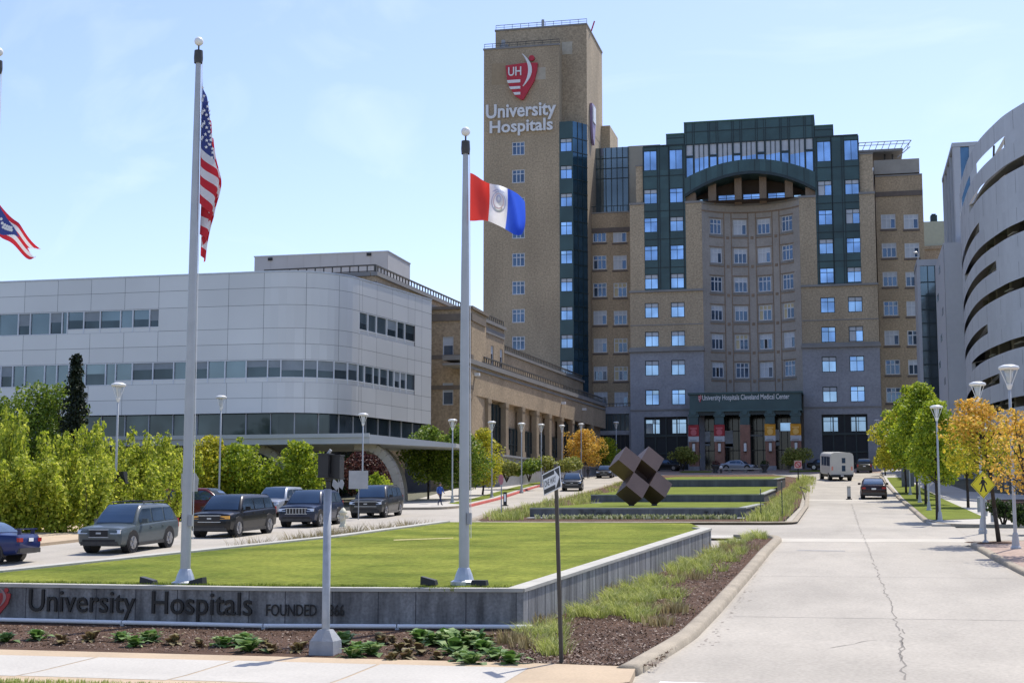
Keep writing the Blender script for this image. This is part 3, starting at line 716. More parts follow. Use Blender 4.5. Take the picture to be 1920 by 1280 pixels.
m = MB(); m.hexa([(XL0+.2, 216, 8), (mir(XL0)-.2, 216, 8), (mir(XL0)-.2, 240, 8), (XL0+.2, 240, 8), (XL0+.2, 216, 46), (mir(XL0)-.2, 216, 46), (mir(XL0)-.2, 240, 46), (XL0+.2, 240, 46)]); m.build('rear_block', BRICKD, HB)
# ------------------------------------------------------------------ entrance portico
PT = thing('entrance_portico', (XC, 201, 8.4), 'dark green entrance portico on brick columns with white lettering across its fascia', 'portico')
FP = Fr(0, 200)
pu = lambda px, py=760: FP.px(px, py)[0]; pz = lambda py, px=1400: FP.px(px, py)[1]
p0, p1 = pu(1293), pu(1502)
zf0, zf1 = pz(767), pz(738)
m = MB(); m.fbox(FP, p0, p1, -5.5, 0, zf0, zf1); m.fbox(FP, p0-.25, p1+.25, -5.5, .25, zf1, zf1+.25); m.fbox(FP, p0-.1, p1+.1, -5.5, .12, zf0-.25, zf0)
m.build('fascia', [GREEN], PT)
colp = [pu(x) for x in (1300, 1348, 1396, 1443, 1491)]
zk = pz(796); zmid = zf0-.25
for a, b in zip(colp, colp[1:]):
    m = MB(); m.fbox(FP, a+.6, b-.6, -.9, -.25, pz(777), zmid); m.build('lintel', GREEND, PT)
for c in colp:
    m = MB(); m.fbox(FP, c-.62, c+.62, -1.25, 0, zk, zmid); m.fbox(FP, c-.75, c+.75, -1.35, .1, zmid-.7, zmid-.35)
    m.tube(FP.p(c, .02, zmid-.1), FP.p(c, .2, zmid-.1), .38, n=14); o = m.build('column', GREEN, PT)
    m = MB(); m.fbox(FP, c-.66, c+.66, -1.3, .04, 8.9, zk); m.build('brick_base', M('pink_brick', (.33, .17, .12), .9, .15, 1, fine=.15, fscale=6), o)
    m = MB(); m.fbox(FP, c-.74, c+.74, -1.38, .1, 7.9, 8.9); m.build('plinth', STONE, o)
    m = MB(); q = FP.px(1396, 838)[1]; m.fbox(FP, c-.17, c+.17, .04, .3, q-.55, q+.55); m.fbox(FP, c-.22, c+.22, .04, .34, q+.55, q+.65, 1); m.fbox(FP, c-.22, c+.22, .04, .34, q-.65, q-.55, 1)
    m.build('wall_lantern', [LAMPW, BLACK], PT)
lt = MB(); fx = FP.px(1317, 752); fy = FP.px(1480, 737)
zt0 = FP.px(1400, 752)[1]; zt1 = FP.px(1400, 739)[1]
wall_text(lt, FP, 'University Hospitals Cleveland Medical Center', fx[0], fy[0], zt0, zt1, .01, .1, bold=.012)
lt.build('lettering', WHITE, PT)
eu = FP.px(1309, 745)[0]; emblem(FP, lambda x, y: (eu+.5*x, zt0-.05+(zt1-zt0)*1.0*y), PT, .01, .06, RED, WHITE)
m = MB(); m.fbox(FP, p0+.3, p1-.3, -5.2, -4.9, 8.5, zmid); m.build('glass_screen', M('entrance_glass', (.012, .016, .018), .12, .3, .4), PT)
m = MB(); rr_ = random.Random(4)
for i in range(18): x = p0+.4+(p1-p0-.8)*i/17; m.fbox(FP, x-.05, x+.05, -4.9, -4.8, 8.5, zmid)
for z in (11.2, 13.9): m.fbox(FP, p0+.4, p1-.4, -4.9, -4.8, z-.06, z+.06)
m.build('door_frame', DARKM, PT)
for x, y, w, h, c in ((1324, 820, 1.1, 1.7, 0), (1324, 832, 1.15, .55, 1), (1367, 822, 1.1, 2.2, 0), (1367, 835, 1.1, .5, 1), (1418, 816, 1.7, .25, 1), (1456, 832, .9, .5, 1), (1473, 800, 1.4, 1.1, 2), (1456, 815, .8, 1.5, 0)):
    u_, z_ = FP.px(x, y, -4.8); m = MB(); m.fbox(FP, u_-w/2, u_+w/2, -4.79, -4.75, z_-h/2, z_+h/2); m.build('door_panel', [BLIND, bpy.data.materials.get('door_sign_grey') or M('door_sign_grey', (.34, .36, .37), .6, .1), BLUEG][c], PT)
BN = {0: ('red', (.42, .035, .04)), 1: ('red', (.42, .035, .04)), 3: ('orange', (.75, .34, .02)), 4: ('orange', (.75, .34, .02))}
BL = ['red and white banner on the outermost portico column beside the round green shrub', 'red and white banner left of the bare middle column of the portico', '', 'orange and white banner right of the bare middle portico column', 'orange and white banner on the last portico column nearest the bus']
for i, (nm, c) in BN.items():
    cu = colp[i]; b = thing('banner', FP.p(cu, .3, 12), BL[i], 'banner', 'banners on the portico columns')
    ztop, zb_ = pz(795), pz(827); w = .72
    m = MB(); n = 6; zm = zb_+(ztop-zb_)*.32
    for z0, z1, mi in ((zm, ztop, 0), (zb_, zm, 1)):
        for j in range(n):
            a, d = -w+2*w*j/n, -w+2*w*(j+1)/n; f1 = .14+.05*math.sin(a*3+i); f2 = .14+.05*math.sin(d*3+i)
            m.hexa([FP.p(cu+a, f1, z0), FP.p(cu+d, f2, z0), FP.p(cu+d, f2-.02, z0), FP.p(cu+a, f1-.02, z0), FP.p(cu+a, f1, z1), FP.p(cu+d, f2, z1), FP.p(cu+d, f2-.02, z1), FP.p(cu+a, f1-.02, z1)], mi)
    zc = zm+(ztop-zm)*.33
    m.prism([(cu+.42*math.cos(t*.45), zc+.42*math.sin(t*.45)) for t in range(14)], FP, .2, .22, 2)
    m.fbox(FP, cu-.45, cu+.45, .2, .22, ztop-.62, ztop-.38, 2); m.fbox(FP, cu-.5, cu+.4, .2, .22, zm-.6, zm-.48, 3)
    m.build('banner_cloth', [M('banner_'+nm, c, .7, .1, 2), M('banner_white', (.6, .6, .6), .7, .05), M('banner_print', tuple(min(1, q*1.3+.12) for q in c), .7, .1), GREYP], b)
    m = MB(); m.tube(FP.p(cu-.8, .14, ztop), FP.p(cu+.8, .14, ztop), .03); m.tube(FP.p(cu, .02, ztop), FP.p(cu, .16, ztop), .03); m.build('banner_rod', DARKM, b)
# ------------------------------------------------------------------ brick tower
T = thing('hospital_tower', (-45, 210, 8.5), 'tall tan brick hospital tower carrying the red shield emblem and white lettering', 'tower')
tx0, tx1 = -51.4, -40.0
trow = [onY(972, y, 205)[1] for y in (278.5, 330.5, 382.5, 434.5, 487, 539.5, 592, 643)]
tc_ = onY(972, 450, 205)[0]
m = MB(); m.mass(F, tx0, tx1, 8, 71.0, 16, [(tc_-.95, tc_+.95, z-1.0, z+1.0) for z in trow], rec=.22)
m.poly([F.p(tx0, 0, 71.0), F.p(tx1, 0, 71.0), F.p(tx1, -16, 71.0), F.p(tx0, -16, 71.0)])
m.build('tower_shaft', BRICK, T)
m = MB(); m.mass(F, -50.2, -36.3, 59.45, 74.6, 14, w=-2.4); m.build('upper_shaft', BRICK, T); m = MB(); m.mass(F, -40.02, -36.33, 8, 60.2, 13, w=-2.56); m.build('side_shaft', BRICK, T); m = MB(); m.mass(F, -38.5, -34.9, 8, 62.5, 8, w=-15); m.build('rear_shaft', BRICK, T)
m = MB(); m.fbox(F, tx0-.1, tx1+.1, -.4, .1, 71.0, 71.25); m.build('coping', STONET, T); m = MB(); m.fbox(F, -50.3, -36.2, -16.5, -2.3, 74.6, 74.85)
for z in (12, 16): pass
m.build('coping', STONET, T)
for (xa, xb, w, z) in ((tx0, tx1, -.3, 71.25), (-50.2, -36.3, -2.7, 74.85)):
    n = int((xb-xa)/1.2); m = MB()
    for i in range(n+1): x = xa+(xb-xa)*i/n; m.tube(F.p(x, w, z), F.p(x, w, z+.75), .035, n=5)
    m.tube(F.p(xa, w, z+.75), F.p(xb, w, z+.75), .045, n=5); m.tube(F.p(xa, w, z+.4), F.p(xb, w, z+.4), .03, n=5); m.build('roof_railing', DARKM, T)
m = MB(); m.tube(F.p(-43, -2.8, 74.85), F.p(-43, -2.8, 76.0), .22, n=8); m.tube(F.p(-48.6, -.8, 71.2), F.p(-48.6, -.8, 72.6), .3, n=8); m.box(-49.2, -48, 206, 206.6, 71.2, 72.0); m.build('roof_vent', GREYP, T)
m = MB(); m.tube(F.p(-36.2, -6, 74.8), F.p(-35.7, -6, 76.3), .12, n=6); m.build('warning_mast', RED, T)
for z in trow: put_win(T, F, tc_, z, 1.9, 2.0, 'white', pick(6, 1, 0, 1), .1)
m = MB()
q = (1054, 78, 1073, 103); a, b = F.px(q[0], q[3], -2.38), F.px(q[2], q[1], -2.38); m.fbox(F, a[0], b[0], -2.4, -2.36, a[1], b[1]); PPAT = M('pale_patch', (.48, .43, .33), .7, .15, 1.5); m.build('pale_patch', PPAT, T); m = MB()
a, b = F.px(1003, 150), F.px(1023, 126); m.fbox(F, a[0], b[0], -.05, .015, a[1], b[1])  # cream tone painted in for a lit, reflecting window
m.build('pale_patch', PPAT, T)
a, b = F.px(922, 160), F.px(948, 118); m = MB(); m.fbox(F, a[0], b[0], -.05, .012, a[1], b[1]); m.build('dark_panel', M('darker_brick', (.37, .28, .175), .9, .1), T)  # rectangle of slightly darker brick tone left of the emblem
# glazed strip on the tower's corner
gx = (-40.0, -38.0); zs_ = [zy(y, 1063) for y in (272, 323, 375, 428, 482, 534, 587.5, 640, 689)]
m = MB(); m.wall(F, gx[0], gx[1], 19, 59.4, [(gx[0]+.12, gx[1]-.1, z-1.0, z+1.0) for z in zs_], w=.05, depth=.2)
FS = Fr(gx[1], 205, math.pi/2)
m.build('glass_strip', [GREEN, GREEND], T)
sm = MB()
for i, z in enumerate([19]+[q+1.0 for q in reversed(zs_)]):
    pass
FA = Fr(gx[1]+.005, 204.95, math.atan2(2.5, 1.68)); LA = math.hypot(2.5, 1.68)
sm.poly([FA.p(0, 0, 19), FA.p(LA, 0, 19), FA.p(LA, 0, 59.4), FA.p(0, 0, 59.4)]); sm.poly([(gx[0], 204.95, 59.4), (gx[1], 204.95, 59.4), (-36.33, 207.45, 59.4), (gx[0], 207.45, 59.4)])
for z in zs_:
    for d in (-1.05, 1.05): sm.fbox(FA, .05, LA, -.02, .08, z+d-.06, z+d+.06, 1)
for u_ in (1.0, 2.0): sm.fbox(FA, u_-.05, u_+.05, -.02, .06, 19, 59.4, 1)
sm.build('strip_side', [glassm('strip_side_glass', (.05, .11, .16), .08, .6), GREEND], T)
for z in zs_: put_win(T, F, (gx[0]+gx[1])/2, z, 1.78, 2.0, 'dark', pick(2, 5), .1, .05)
lt = MB()
def tl(body, xa, xb, yl, yh):
    a = F.px(xa, yl); b = F.px(xb, yh); mid = (xa+xb)/2
    wall_text(lt, F, body, F.px(xa, (yl+yh)/2)[0], F.px(xb, (yl+yh)/2)[0], F.px(mid, yl)[1], F.px(mid, yh)[1], .05, .35, bold=.022)
tl('University', 912, 1043, 228, 194); tl('Hospitals', 919, 1037, 255, 225)
lt.build('lettering', WHITE, T)
ea, eb = F.px(949, 191), F.px(1010, 118)
emblem(F, lambda x, y: (ea[0]+(eb[0]-ea[0])*x, ea[1]+(eb[1]-ea[1])*y), T, .05, .4, RED, WHITE)
m = MB(); FX = Fr(-36.3, 207.5, math.pi/2); a = 1.5
m.prism([(q[0]*3.6+2.0, q[1]*6.3+57.2) for q in EMB[::-1]], FX, .05, .4); m.fbox(FX, 2.4, 4.6, .4, .55, 60.5, 63.0, 1); m.build('emblem', [M('side_emblem', (.30, .22, .36), .5, .1), WHITE], T)
# ------------------------------------------------------------------ recessed brick wings each side of the block
def wing(nm, lab, xa, xb, Y, wpx, rows, zpar, parts):
    w = thing(nm, ((xa+xb)/2, Y, 8.5), lab, 'building'); fr = Fr(0, Y); m = MB(); mid = wpx[0]
    pos = [(onY(p, 560, Y)[0], onY(p, y, Y)[1]) for p in wpx for y in rows]
    hs = [(x-1.0, x+1.0, z-1.05, z+1.05) for x, z in pos]
    hs = [h for h in hs if h[1] < xb-.05]
    zm = 22.0
    m.mass(fr, xa, xb, 8, zpar, 20, hs, rec=.25); m.build('brick_wall', [BRICKW], w)
    t = MB(); t.fbox(fr, xa, xb, -20, .1, zpar, zpar+.2); t.build('roof_coping', STONET, w); t = MB(); t.fbox(fr, xa, xb, -.1, .14, zpar-2.9, zpar-2.2)
    bm_ = M('brown_band', (.15, .12, .10), .85, .12); t.build('stone_band', bm_, w)
    for x, z in pos: t = MB(); t.fbox(fr, x-1.15, x+1.15, -.1, .08, z-1.4, z-1.15); t.build('window_sill', bm_, w)
    for x, z in pos: put_win(w, fr, x, z, 2.0, 2.1, 'white', pick(3, 4, 4, 0, 1), .12)
    return w, fr
wl, fr = wing('brick_wing', 'recessed brown brick wing between the tower and the green arched block', -38.0, -29.8, 211, (1125, 1163), (441, 492, 543.5, 595.5, 647.5, 700, 748), onY(1140, 400, 211)[1], None)
zp_ = onY(1140, 400, 211)[1]
m = MB(); fq = Fr(0, 215)
m.mass(fq, onY(1115, 320, 215)[0], onY(1178, 320, 215)[0], zp_, onY(1146, 277, 215)[1], 14); 
m.build('rooftop_glass', [TEALG], wl)
m2 = MB()
for i in range(7): x = onY(1115+63*i/6, 320, 215)[0]; m2.fbox(fq, x-.06, x+.06, -.02, .08, zp_, onY(1146, 277, 215)[1])
for y in (297, 316, 335): z = onY(1146, y, 215)[1]; m2.fbox(fq, onY(1115, 320, 215)[0], onY(1178, 320, 215)[0], -.02, .07, z-.06, z+.06)
m2.fbox(Fr(0, 210.9), -38, -29.8, .0, .06, zp_+1.0, zp_+1.1)
for i in range(9): m2.fbox(Fr(0, 210.9), -38+i, -37.93+i, 0, .06, zp_+.2, zp_+1.0)
m2.build('rooftop_frame', GREEND, wl)
m = MB(); m.mass(fq, onY(1178, 320, 215)[0]+.02, -26.5, zp_, onY(1190, 273, 215)[1], 12, w=-.2); m.mass(fq, onY(1103, 320, 215)[0], onY(1114, 320, 215)[0], zp_, onY(1146, 279, 215)[1], 12, w=-.2)
m.build('rooftop_panel', M('beige_panel', (.40, .37, .29), .7, .08, .8), wl)
wr, fr = wing('brick_wing', 'recessed brick wing with white windows between the green block and the glass lift tower', 4.7, 11.2, 211, (1670, 1713), (415, 469, 523, 578, 633, 688, 740), onY(1690, 330, 211)[1], None)
zq = onY(1690, 326, 211)[1]
m = MB(); m.mass(Fr(0, 211), 4.62, 10.9, zq+.2, onY(1690, 297, 211)[1], 12, w=-.5); m.build('rooftop_panel', M('pale_parapet', (.36, .33, .28), .8, .1, 1), wr)
HPD = thing('helipad_deck', (4, 215, 50), 'steel helipad deck and railing above the right brick wing roof', 'helipad')
hz = onY(1660, 290, 214)[1]; m = MB(); hx0, hx1 = onY(1605, 285, 214)[0], onY(1700, 285, 214)[0]
m.box(hx0, hx1-.6, 212, 222, hz, hz+.35)
m.build('deck', STONET, HPD); m = MB()
for i in range(9):
    x = hx0+(hx1-hx0)*i/8; m.tube((x, 212, hz+.3), (x+.5, 211.5, hz+1.35), .05, n=5)
m.tube((hx0, 211.5, hz+1.3), (hx1+.4, 211.5, hz+1.3), .06, n=5); m.tube((hx0, 211.6, hz+.9), (hx1+.3, 211.6, hz+.9), .05, n=5)
m.tube((hx1-.6, 212, hz), (hx1+.6, 211.5, hz+1.3), .06, n=5); m.tube((hx1-1.4, 212, hz-1), (hx1+.4, 211.6, hz+.4), .07, n=5)
m.build('railing', GREYP, HPD); m = MB()
for x in (hx0+1, hx0+4, hx1-2): m.tube((x, 214, hz-2.5), (x, 214, hz), .14, n=6)
m.build('deck_post', DARKM, HPD)
# ------------------------------------------------------------------ colonnaded brick wing on the left
LW = thing('colonnade_wing', (-38, 165, 8), 'long low tan brick wing with a colonnade of tall square columns', 'building')
aw = math.atan2(1, .052)
FL = Fr(-36.2, 140, aw)
ZG = 8.45
colu = [FL.px(x, 850)[0] for x in (880, 916, 949, 980, 1006.6, 1030.6, 1053.4, 1073.8, 1092.5, 1110)]
UE = 62
zt1, zt0 = 17.3, 14.3
m = MB(); m.fbox(FL, 0.02, UE, -.74, 0, zt0, zt1); m.build('brick_frieze', BRICKW, LW)
for i, u in enumerate(colu):
    m = MB(); m.fbox(FL, u-.52, u+.52, -.45, .12, ZG+.9, zt0-.02); m.fbox(FL, u-.66, u+.66, -.75, .2, ZG, ZG+.9); m.fbox(FL, u-.62, u+.62, -.72, .16, zt0-.5, zt0-.02)
    m.build('column', M('column_stone', (.30, .23, .15), .9, .12, .8, .1, fine=.1, fscale=6) if i == 0 else bpy.data.materials['column_stone'], LW)
m = MB(); m.fbox(FL, 0.02, UE, -3.9, -.76, ZG-.2, zt1-.01); m.build('rear_wall', BRICKW, LW)
for i, (a, b) in enumerate(zip(colu, colu[1:])):
    a += .4; b -= .4; top = zt0-.3 if (i < 2 or i > 5) else zt0-2.6
    m = MB(); m.fbox(FL, a, b, -.75, -.55, ZG, top); o = m.build('tall_window', DARKG, LW)
    m = MB(); n = 4
    for k_ in range(n+1): x = a+(b-a)*k_/n; m.fbox(FL, x-.05, x+.05, -.55, -.47, ZG, top)
    for z in (ZG+1.6, ZG+3.3): m.fbox(FL, a, b, -.55, -.49, z-.05, z+.05)
    m.build('mullion', GREEND, o)
m = MB(); m.fbox(FL, -4.6, UE, -1.6, .22, zt1, zt1+.45); m.fbox(FL, -4.6, UE, -1.6, .12, zt1-.5, zt1-.3)
m.build('cornice', STONET, LW)
ustep = 25.0; zu1, zu2 = 23.8, 21.2; UW = -4.0; UF = -16.4
m = MB(); hs = []
nw = [FL.px(x, 660, UW)[0] for x in (889, 908, 923, 940)]
hs = [(u-.55, u+.55, 19.3, 21.5) for u in nw]
m.mass(FL, UF, ustep, zt1, zu1, 22, hs, w=UW); m.mass(FL, ustep+.01, UE+8, zt1, zu2, 20, w=UW-.2)
m.mass(FL, UF, 0.0, 3.5, zt1, 22, w=UW)
m.build('upper_wall', BRICKW, LW)
for u in nw: put_win(LW, FL, u, 20.4, 1.1, 2.2, 'slim', 1, .12, UW)
m = MB(); m.fbox(FL, UF-.2, ustep+.2, UW-.4, UW+.25, zu1, zu1+.35); m.fbox(FL, ustep+.2, UE+8, UW-.6, UW, zu2, zu2+.3)
FN = Fr(FL.p(UF, UW, 0).x, FL.p(UF, UW, 0).y, aw-math.pi/2)
m.fbox(FN, -20, -.45, -.4, .25, zu1, zu1+.35); m.fbox(FN, -20, .0, -.4, .1, zu1-1.1, zu1-.5); m.fbox(FL, UF, ustep, -.0+UW-.2, UW+.1, zu1-1.1, zu1-.5)
m.fbox(FL, 0, UE, -6, -1.55, zt1+.0, zt1+.1)
m.build('roof_coping', STONET, LW)
m = MB()
def rail(fr, ua, ub, w, z, st=.8):
    n = max(1, int((ub-ua)/st))
    for i in range(n+1): u = ua+(ub-ua)*i/n; m.fbox(fr, u-.05, u+.05, w-.05, w+.05, z, z+.6)
    m.fbox(fr, ua, ub, w-.09, w+.09, z+.6, z+.72); m.fbox(fr, ua, ub, w-.05, w+.05, z+.08, z+.16)
BRL = M('bronze_rail', (.10, .095, .085), .6, .1)
for q in ((FL, UF, ustep, UW-.1, zu1+.35), (FL, ustep, UE+7, UW-.3, zu2+.3), (FL, 4, UE-2, .0, zt1+.45), (FN, -11, 0, -.1, zu1+.35)):
    m = MB(); rail(*q); m.build('balustrade', BRL, LW)
# front bay beside the silver building
FBY = Fr(0, 140); b0, b1 = -41.2, -36.15
wz = [(onY(843, 652, 140)[1], 1.1, 2.15), (onY(843, 739, 140)[1], 1.1, 2.2)]; wx = onY(843, 690, 140)[0]
m = MB(); zbt = onY(845, 582, 140)[1]
m.mass(FBY, b0, b1, 3.5, zbt, 6, [(wx-.55, wx+.55, z-h/2, z+h/2) for z, w, h in wz], w=.6); m.build('brick_bay', BRICKW, LW)
for z, w, h in wz: put_win(LW, FBY, wx, z, w, h, 'slim', 2 if z < 15 else 1, .12, .6)
m = MB(); m.fbox(FBY, b0-.1, b1+.12, -5, .75, zbt-1.15, zbt-.45); m.fbox(FBY, b0-.15, b1+.2, -6, .85, zbt, zbt+.3)
BB_ = M('bay_band', (.19, .155, .12), .85, .12); m.build('cornice', BB_, LW)
for y in (664, 721): z = onY(843, y+6, 140)[1]; m = MB(); m.fbox(FBY, b0, b1+.03, -.2, .68, z-.22, z+.2); m.build('stone_band', BB_, LW)
m = MB(); m.fbox(FL, 1, 58, 0.2, 2.6, 3, ZG-.25); m.fbox(FL, 1, 58, 0.1, 2.8, ZG-.25, ZG-.05); m.build('plinth', STONE, LW)
for u, z in ((0.8, 16.2), (colu[6], 15.9), (colu[8], 15.9)): m = MB(); m.fbox(FL, u-.2, u+.2, 0, .5, z, z+.3); m.build('security_camera', WHITE, LW)
# low link to the main building
LK = thing('link_building', (-32.5, 206, 8.5), 'low glazed link between the colonnade wing and the hospital block', 'building')
fk = Fr(0, 205.6); m = MB(); m.mass(fk, -35.6, -29.88, 8, 17.6, 5, [(-35.2, -30.2, 14.2, 16.6), (-35.2, -30.2, 8.6, 13.6)], rec=.3); m.build('wall', STONE, LK)
m = MB(); m.fbox(fk, -35.2, -30.2, -.35, -.25, 14.2, 16.6); m.build('window', TEALG, LK)
m = MB(); m.fbox(fk, -35.2, -30.2, -.4, -.27, 8.6, 13.6); m.build('dark_opening', BLACKG, LK)
m = MB()
for i in range(9): x = -35.2+5*i/8; m.fbox(fk, x-.05, x+.05, -.27, -.15, 8.6, 16.6)
m.build('mullion', DARKM, LK); m = MB(); m.fbox(fk, -35.6, -29.9, -.1, .1, 18.0, 18.1)
for i in range(12): x = -35.5+5.5*i/11; m.fbox(fk, x-.03, x+.03, -.05, .05, 17.6, 18.0)
m.build('railing', DARKM, LK)
# ------------------------------------------------------------------ silver panel building with the rounded corner
SB = thing('silver_building', (-60, 118, 4), 'silver metal panel building with ribbon windows and a rounded corner', 'building')
pa = Vector((-46.6, 113)); pc = Vector((-41.65, 113)); pe = Vector((-40.7, 118.0))
A_ = []
cx_, cy_, r_ = -46.6, 119.0, 6.0
te = math.atan2(.983, .183)
for i in range(13):
    t = -math.pi/2+(te)*i/12; A_.append((cx_+r_*math.cos(t), cy_+r_*math.sin(t)))
e0 = Vector(A_[-1]); dd = Vector((.183, .983)).normalized(); e1 = e0+dd*14.2
PS = PathFr([(-118, 113)]+A_+[tuple(e1)])
ua = PS.L[1]; ub = PS.L[-2]; ue = PS.L[-1]
zrow = [10.85, 12.1, 13.4, 15.3, 16.6, 17.9, 19.85, 21.3, 22.6]
ju = [ua-.6-3.17*i for i in range(22)][::-1]
ju = [u for u in ju if u > 0]
ju += [ua+(ub-ua)*.36, ua+(ub-ua)*.72, ub+.9, ub+3.5, ub+6.4, ub+9.4, ub+12.2, ue]
ju = [0]+ju
f113 = Fr(-118, 113)
uw1 = f113.px(297, 600)[0]                             # end of the upper ribbon on the front
fr2 = Fr(e0.x, e0.y, math.atan2(dd.y, dd.x))
uu0, uu1 = ub+max(.4, fr2.px(642, 592)[0]), ub+fr2.px(778, 625)[0]
win2_end = uu1
def band_hole(a, b, i):
    mid = (a+b)/2
    if i == 2: return mid < win2_end
    if i == 5: return mid < uw1 or uu0 < mid < uu1
    return False
cut = sorted(set([round(x, 4) for x in ju+[uw1, uu0, uu1]]))
cut = [c for i, c in enumerate(cut) if i == 0 or c-cut[i-1] > .05]
m = MB()
G_ = .014
for i in range(8):
    for a, b in zip(cut, cut[1:]):
        if band_hole(a, b, i): continue
        us = [a]+PS.breaks(a, b)+[b]
        for p, q in zip(us, us[1:]):
            p2 = p+(G_ if p == a and p not in (uw1,) else 1e-5); q2 = q-(G_ if q == b else 0)
            m.poly([PS.p(p2, 0, zrow[i]+G_), PS.p(q2, 0, zrow[i]+G_), PS.p(q2, 0, zrow[i+1]-G_), PS.p(p2, 0, zrow[i+1]-G_)])
m.build('metal_panel', PANEL, SB)
m = MB()
m.wall(PS, 0, ue, 10.85, 22.55, [(0.001, win2_end, 13.4, 15.3), (.001, uw1, 17.9, 19.85), (uu0, uu1, 17.9, 19.85)], w=-.03, depth=.22)
back = [(-118, 150), (e1.x-6, 150), (e1.x-6, e1.y)]
m.poly([(x, y, 22.5) for x, y in [tuple(PS.pts[i].xy) for i in range(len(PS.pts))]+[(e1.x-6, e1.y), (e1.x-6, 150), (-118, 150)]])
m.poly([(e1.x, e1.y, 4), (e1.x-6, e1.y, 4), (e1.x-6, e1.y, 22.5), (e1.x, e1.y, 22.5)])
m.build('backing_wall', PGAP, SB)
m = MB(); m.fbox(PS, 0, ue, -.5, .05, 22.6, 22.72); m.build('parapet_cap', ALU, SB)
def ribbon(u_a, u_b, z0, z1, sill, shades):
    us = [u_a]
    k_ = 0; rn = random.Random(int(z0*10)+int(u_a))
    while us[-1] < u_b-.4:
        step = rn.choice((1.55, 1.55, 1.15, 1.9)); us.append(min(u_b, us[-1]+step))
    us[-1] = u_b
    for a, b in zip(us, us[1:]):
        if PS.p(b, 0, 0).x < -92: continue
        f = MB(); f.fbox(PS, a, a+.09, -.2, -.02, z0, z1); f.fbox(PS, a+.09, b, -.2, -.03, z1-.07, z1)
        f.fbox(PS, a+.09, b, -.2, -.025, z0+(sill-.06 if sill else 0), z0+(sill if sill else .06))
        if sill: f.fbox(PS, a+.09, b, -.2, -.06, z0, z0+sill-.06, 1)
        o = f.build('window', [WFRAME, PANEL], SB); p = MB()
        k_ = rn.random(); zl_ = z0+sill; zm_ = zl_+(z1-zl_)*rn.uniform(.35, .6)
        sub = [a+.09]+PS.breaks(a+.09, b)+[b]
        for s0, s1 in zip(sub, sub[1:]):
            d0 = rn.uniform(-.01, .01)
            if k_ < shades[0]: p.poly([PS.p(s0, -.15+d0, zl_), PS.p(s1, -.15-d0, zl_), PS.p(s1, -.15-d0, z1-.07), PS.p(s0, -.15+d0, z1-.07)], 0)
            else:
                p.poly([PS.p(s0, -.15, zm_), PS.p(s1, -.15, zm_), PS.p(s1, -.15, z1-.07), PS.p(s0, -.15, z1-.07)], 1 if k_ < shades[1] else 0)
                p.poly([PS.p(s0, -.15, zl_), PS.p(s1, -.15, zl_), PS.p(s1, -.15, zm_), PS.p(s0, -.15, zm_)], 2)
        p.build('pane', [TEALG, M('half_blind', (.22, .25, .27), .5, .1, 1) if 'half_blind' not in bpy.data.materials else bpy.data.materials['half_blind'], DARKG], o)
ub_l = f113.px(215, 700)[0]
ribbon(18, ub_l, 13.4, 15.3, 0, (.75, .9)); ribbon(ub_l, win2_end, 13.4, 15.3, .42, (.35, .8))
ul = f113.px(125, 600)[0]
ribbon(18, ul, 17.9, 19.85, 0, (.9, .95)); ribbon(ul, uw1, 17.9, 19.85, .42, (.35, .7)); ribbon(uu0, uu1, 17.9, 19.85, .42, (.35, .8))
# dark glazed floor above the canopy and the shaded storey below it
m = MB(); m.fbox(PS, 10, ue, -.9, -.6, 9.0, 11.0); o = m.build('clerestory_glass', DARKG, SB)
m = MB(); u = 12
while u < ue: m.fbox(PS, u-.05, u+.05, -.6, -.5, 9.0, 10.85); u += 2.2
m.build('mullion', GREYP, o)
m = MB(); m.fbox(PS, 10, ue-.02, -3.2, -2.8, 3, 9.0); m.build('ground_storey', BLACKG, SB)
m = MB(); u = 12
while u < ue: m.fbox(PS, u-.12, u+.12, -2.8, -2.5, 3, 9.0); u += 4
m.build('mullion', DARKM, SB)
# roof plant room
PL = thing('plant_room', (-54, 146, 23), 'pale metal clad plant room standing on the roof of the low wing', 'building')
m = MB(); fp = Fr(0, 145); X0, X1 = onY(477, 490, 145)[0], onY(727, 490, 145)[0]
zt_ = onY(727, 472, 145)[1]
n = 8
for i in range(n):
    a, b = X0+(X1-X0)*i/n, X0+(X1-X0)*(i+1)/n; m.poly([fp.p(a+.02, 0, 20), fp.p(b-.02, 0, 20), fp.p(b-.02, 0, zt_), fp.p(a+.02, 0, zt_)])
m.mass(fp, X0, X1, 20, zt_-.01, 8, w=-.03); m.build('metal_panel', M('pale_cladding', (.46, .47, .47), .6, .06, .4, island=.04), PL)
m = MB(); m.fbox(fp, X0-.06, X1+.06, -8.1, .06, zt_, zt_+.12); m.build('roof_edge', ALU, PL)
m = MB()
for px_, py_ in ((507, 486), (692, 477)): q = fp.px(px_, py_); m.fbox(fp, q[0]-.25, q[0]+.25, 0, .1, q[1]-.15, q[1]+.15)
m.build('vent', BLACK, PL)
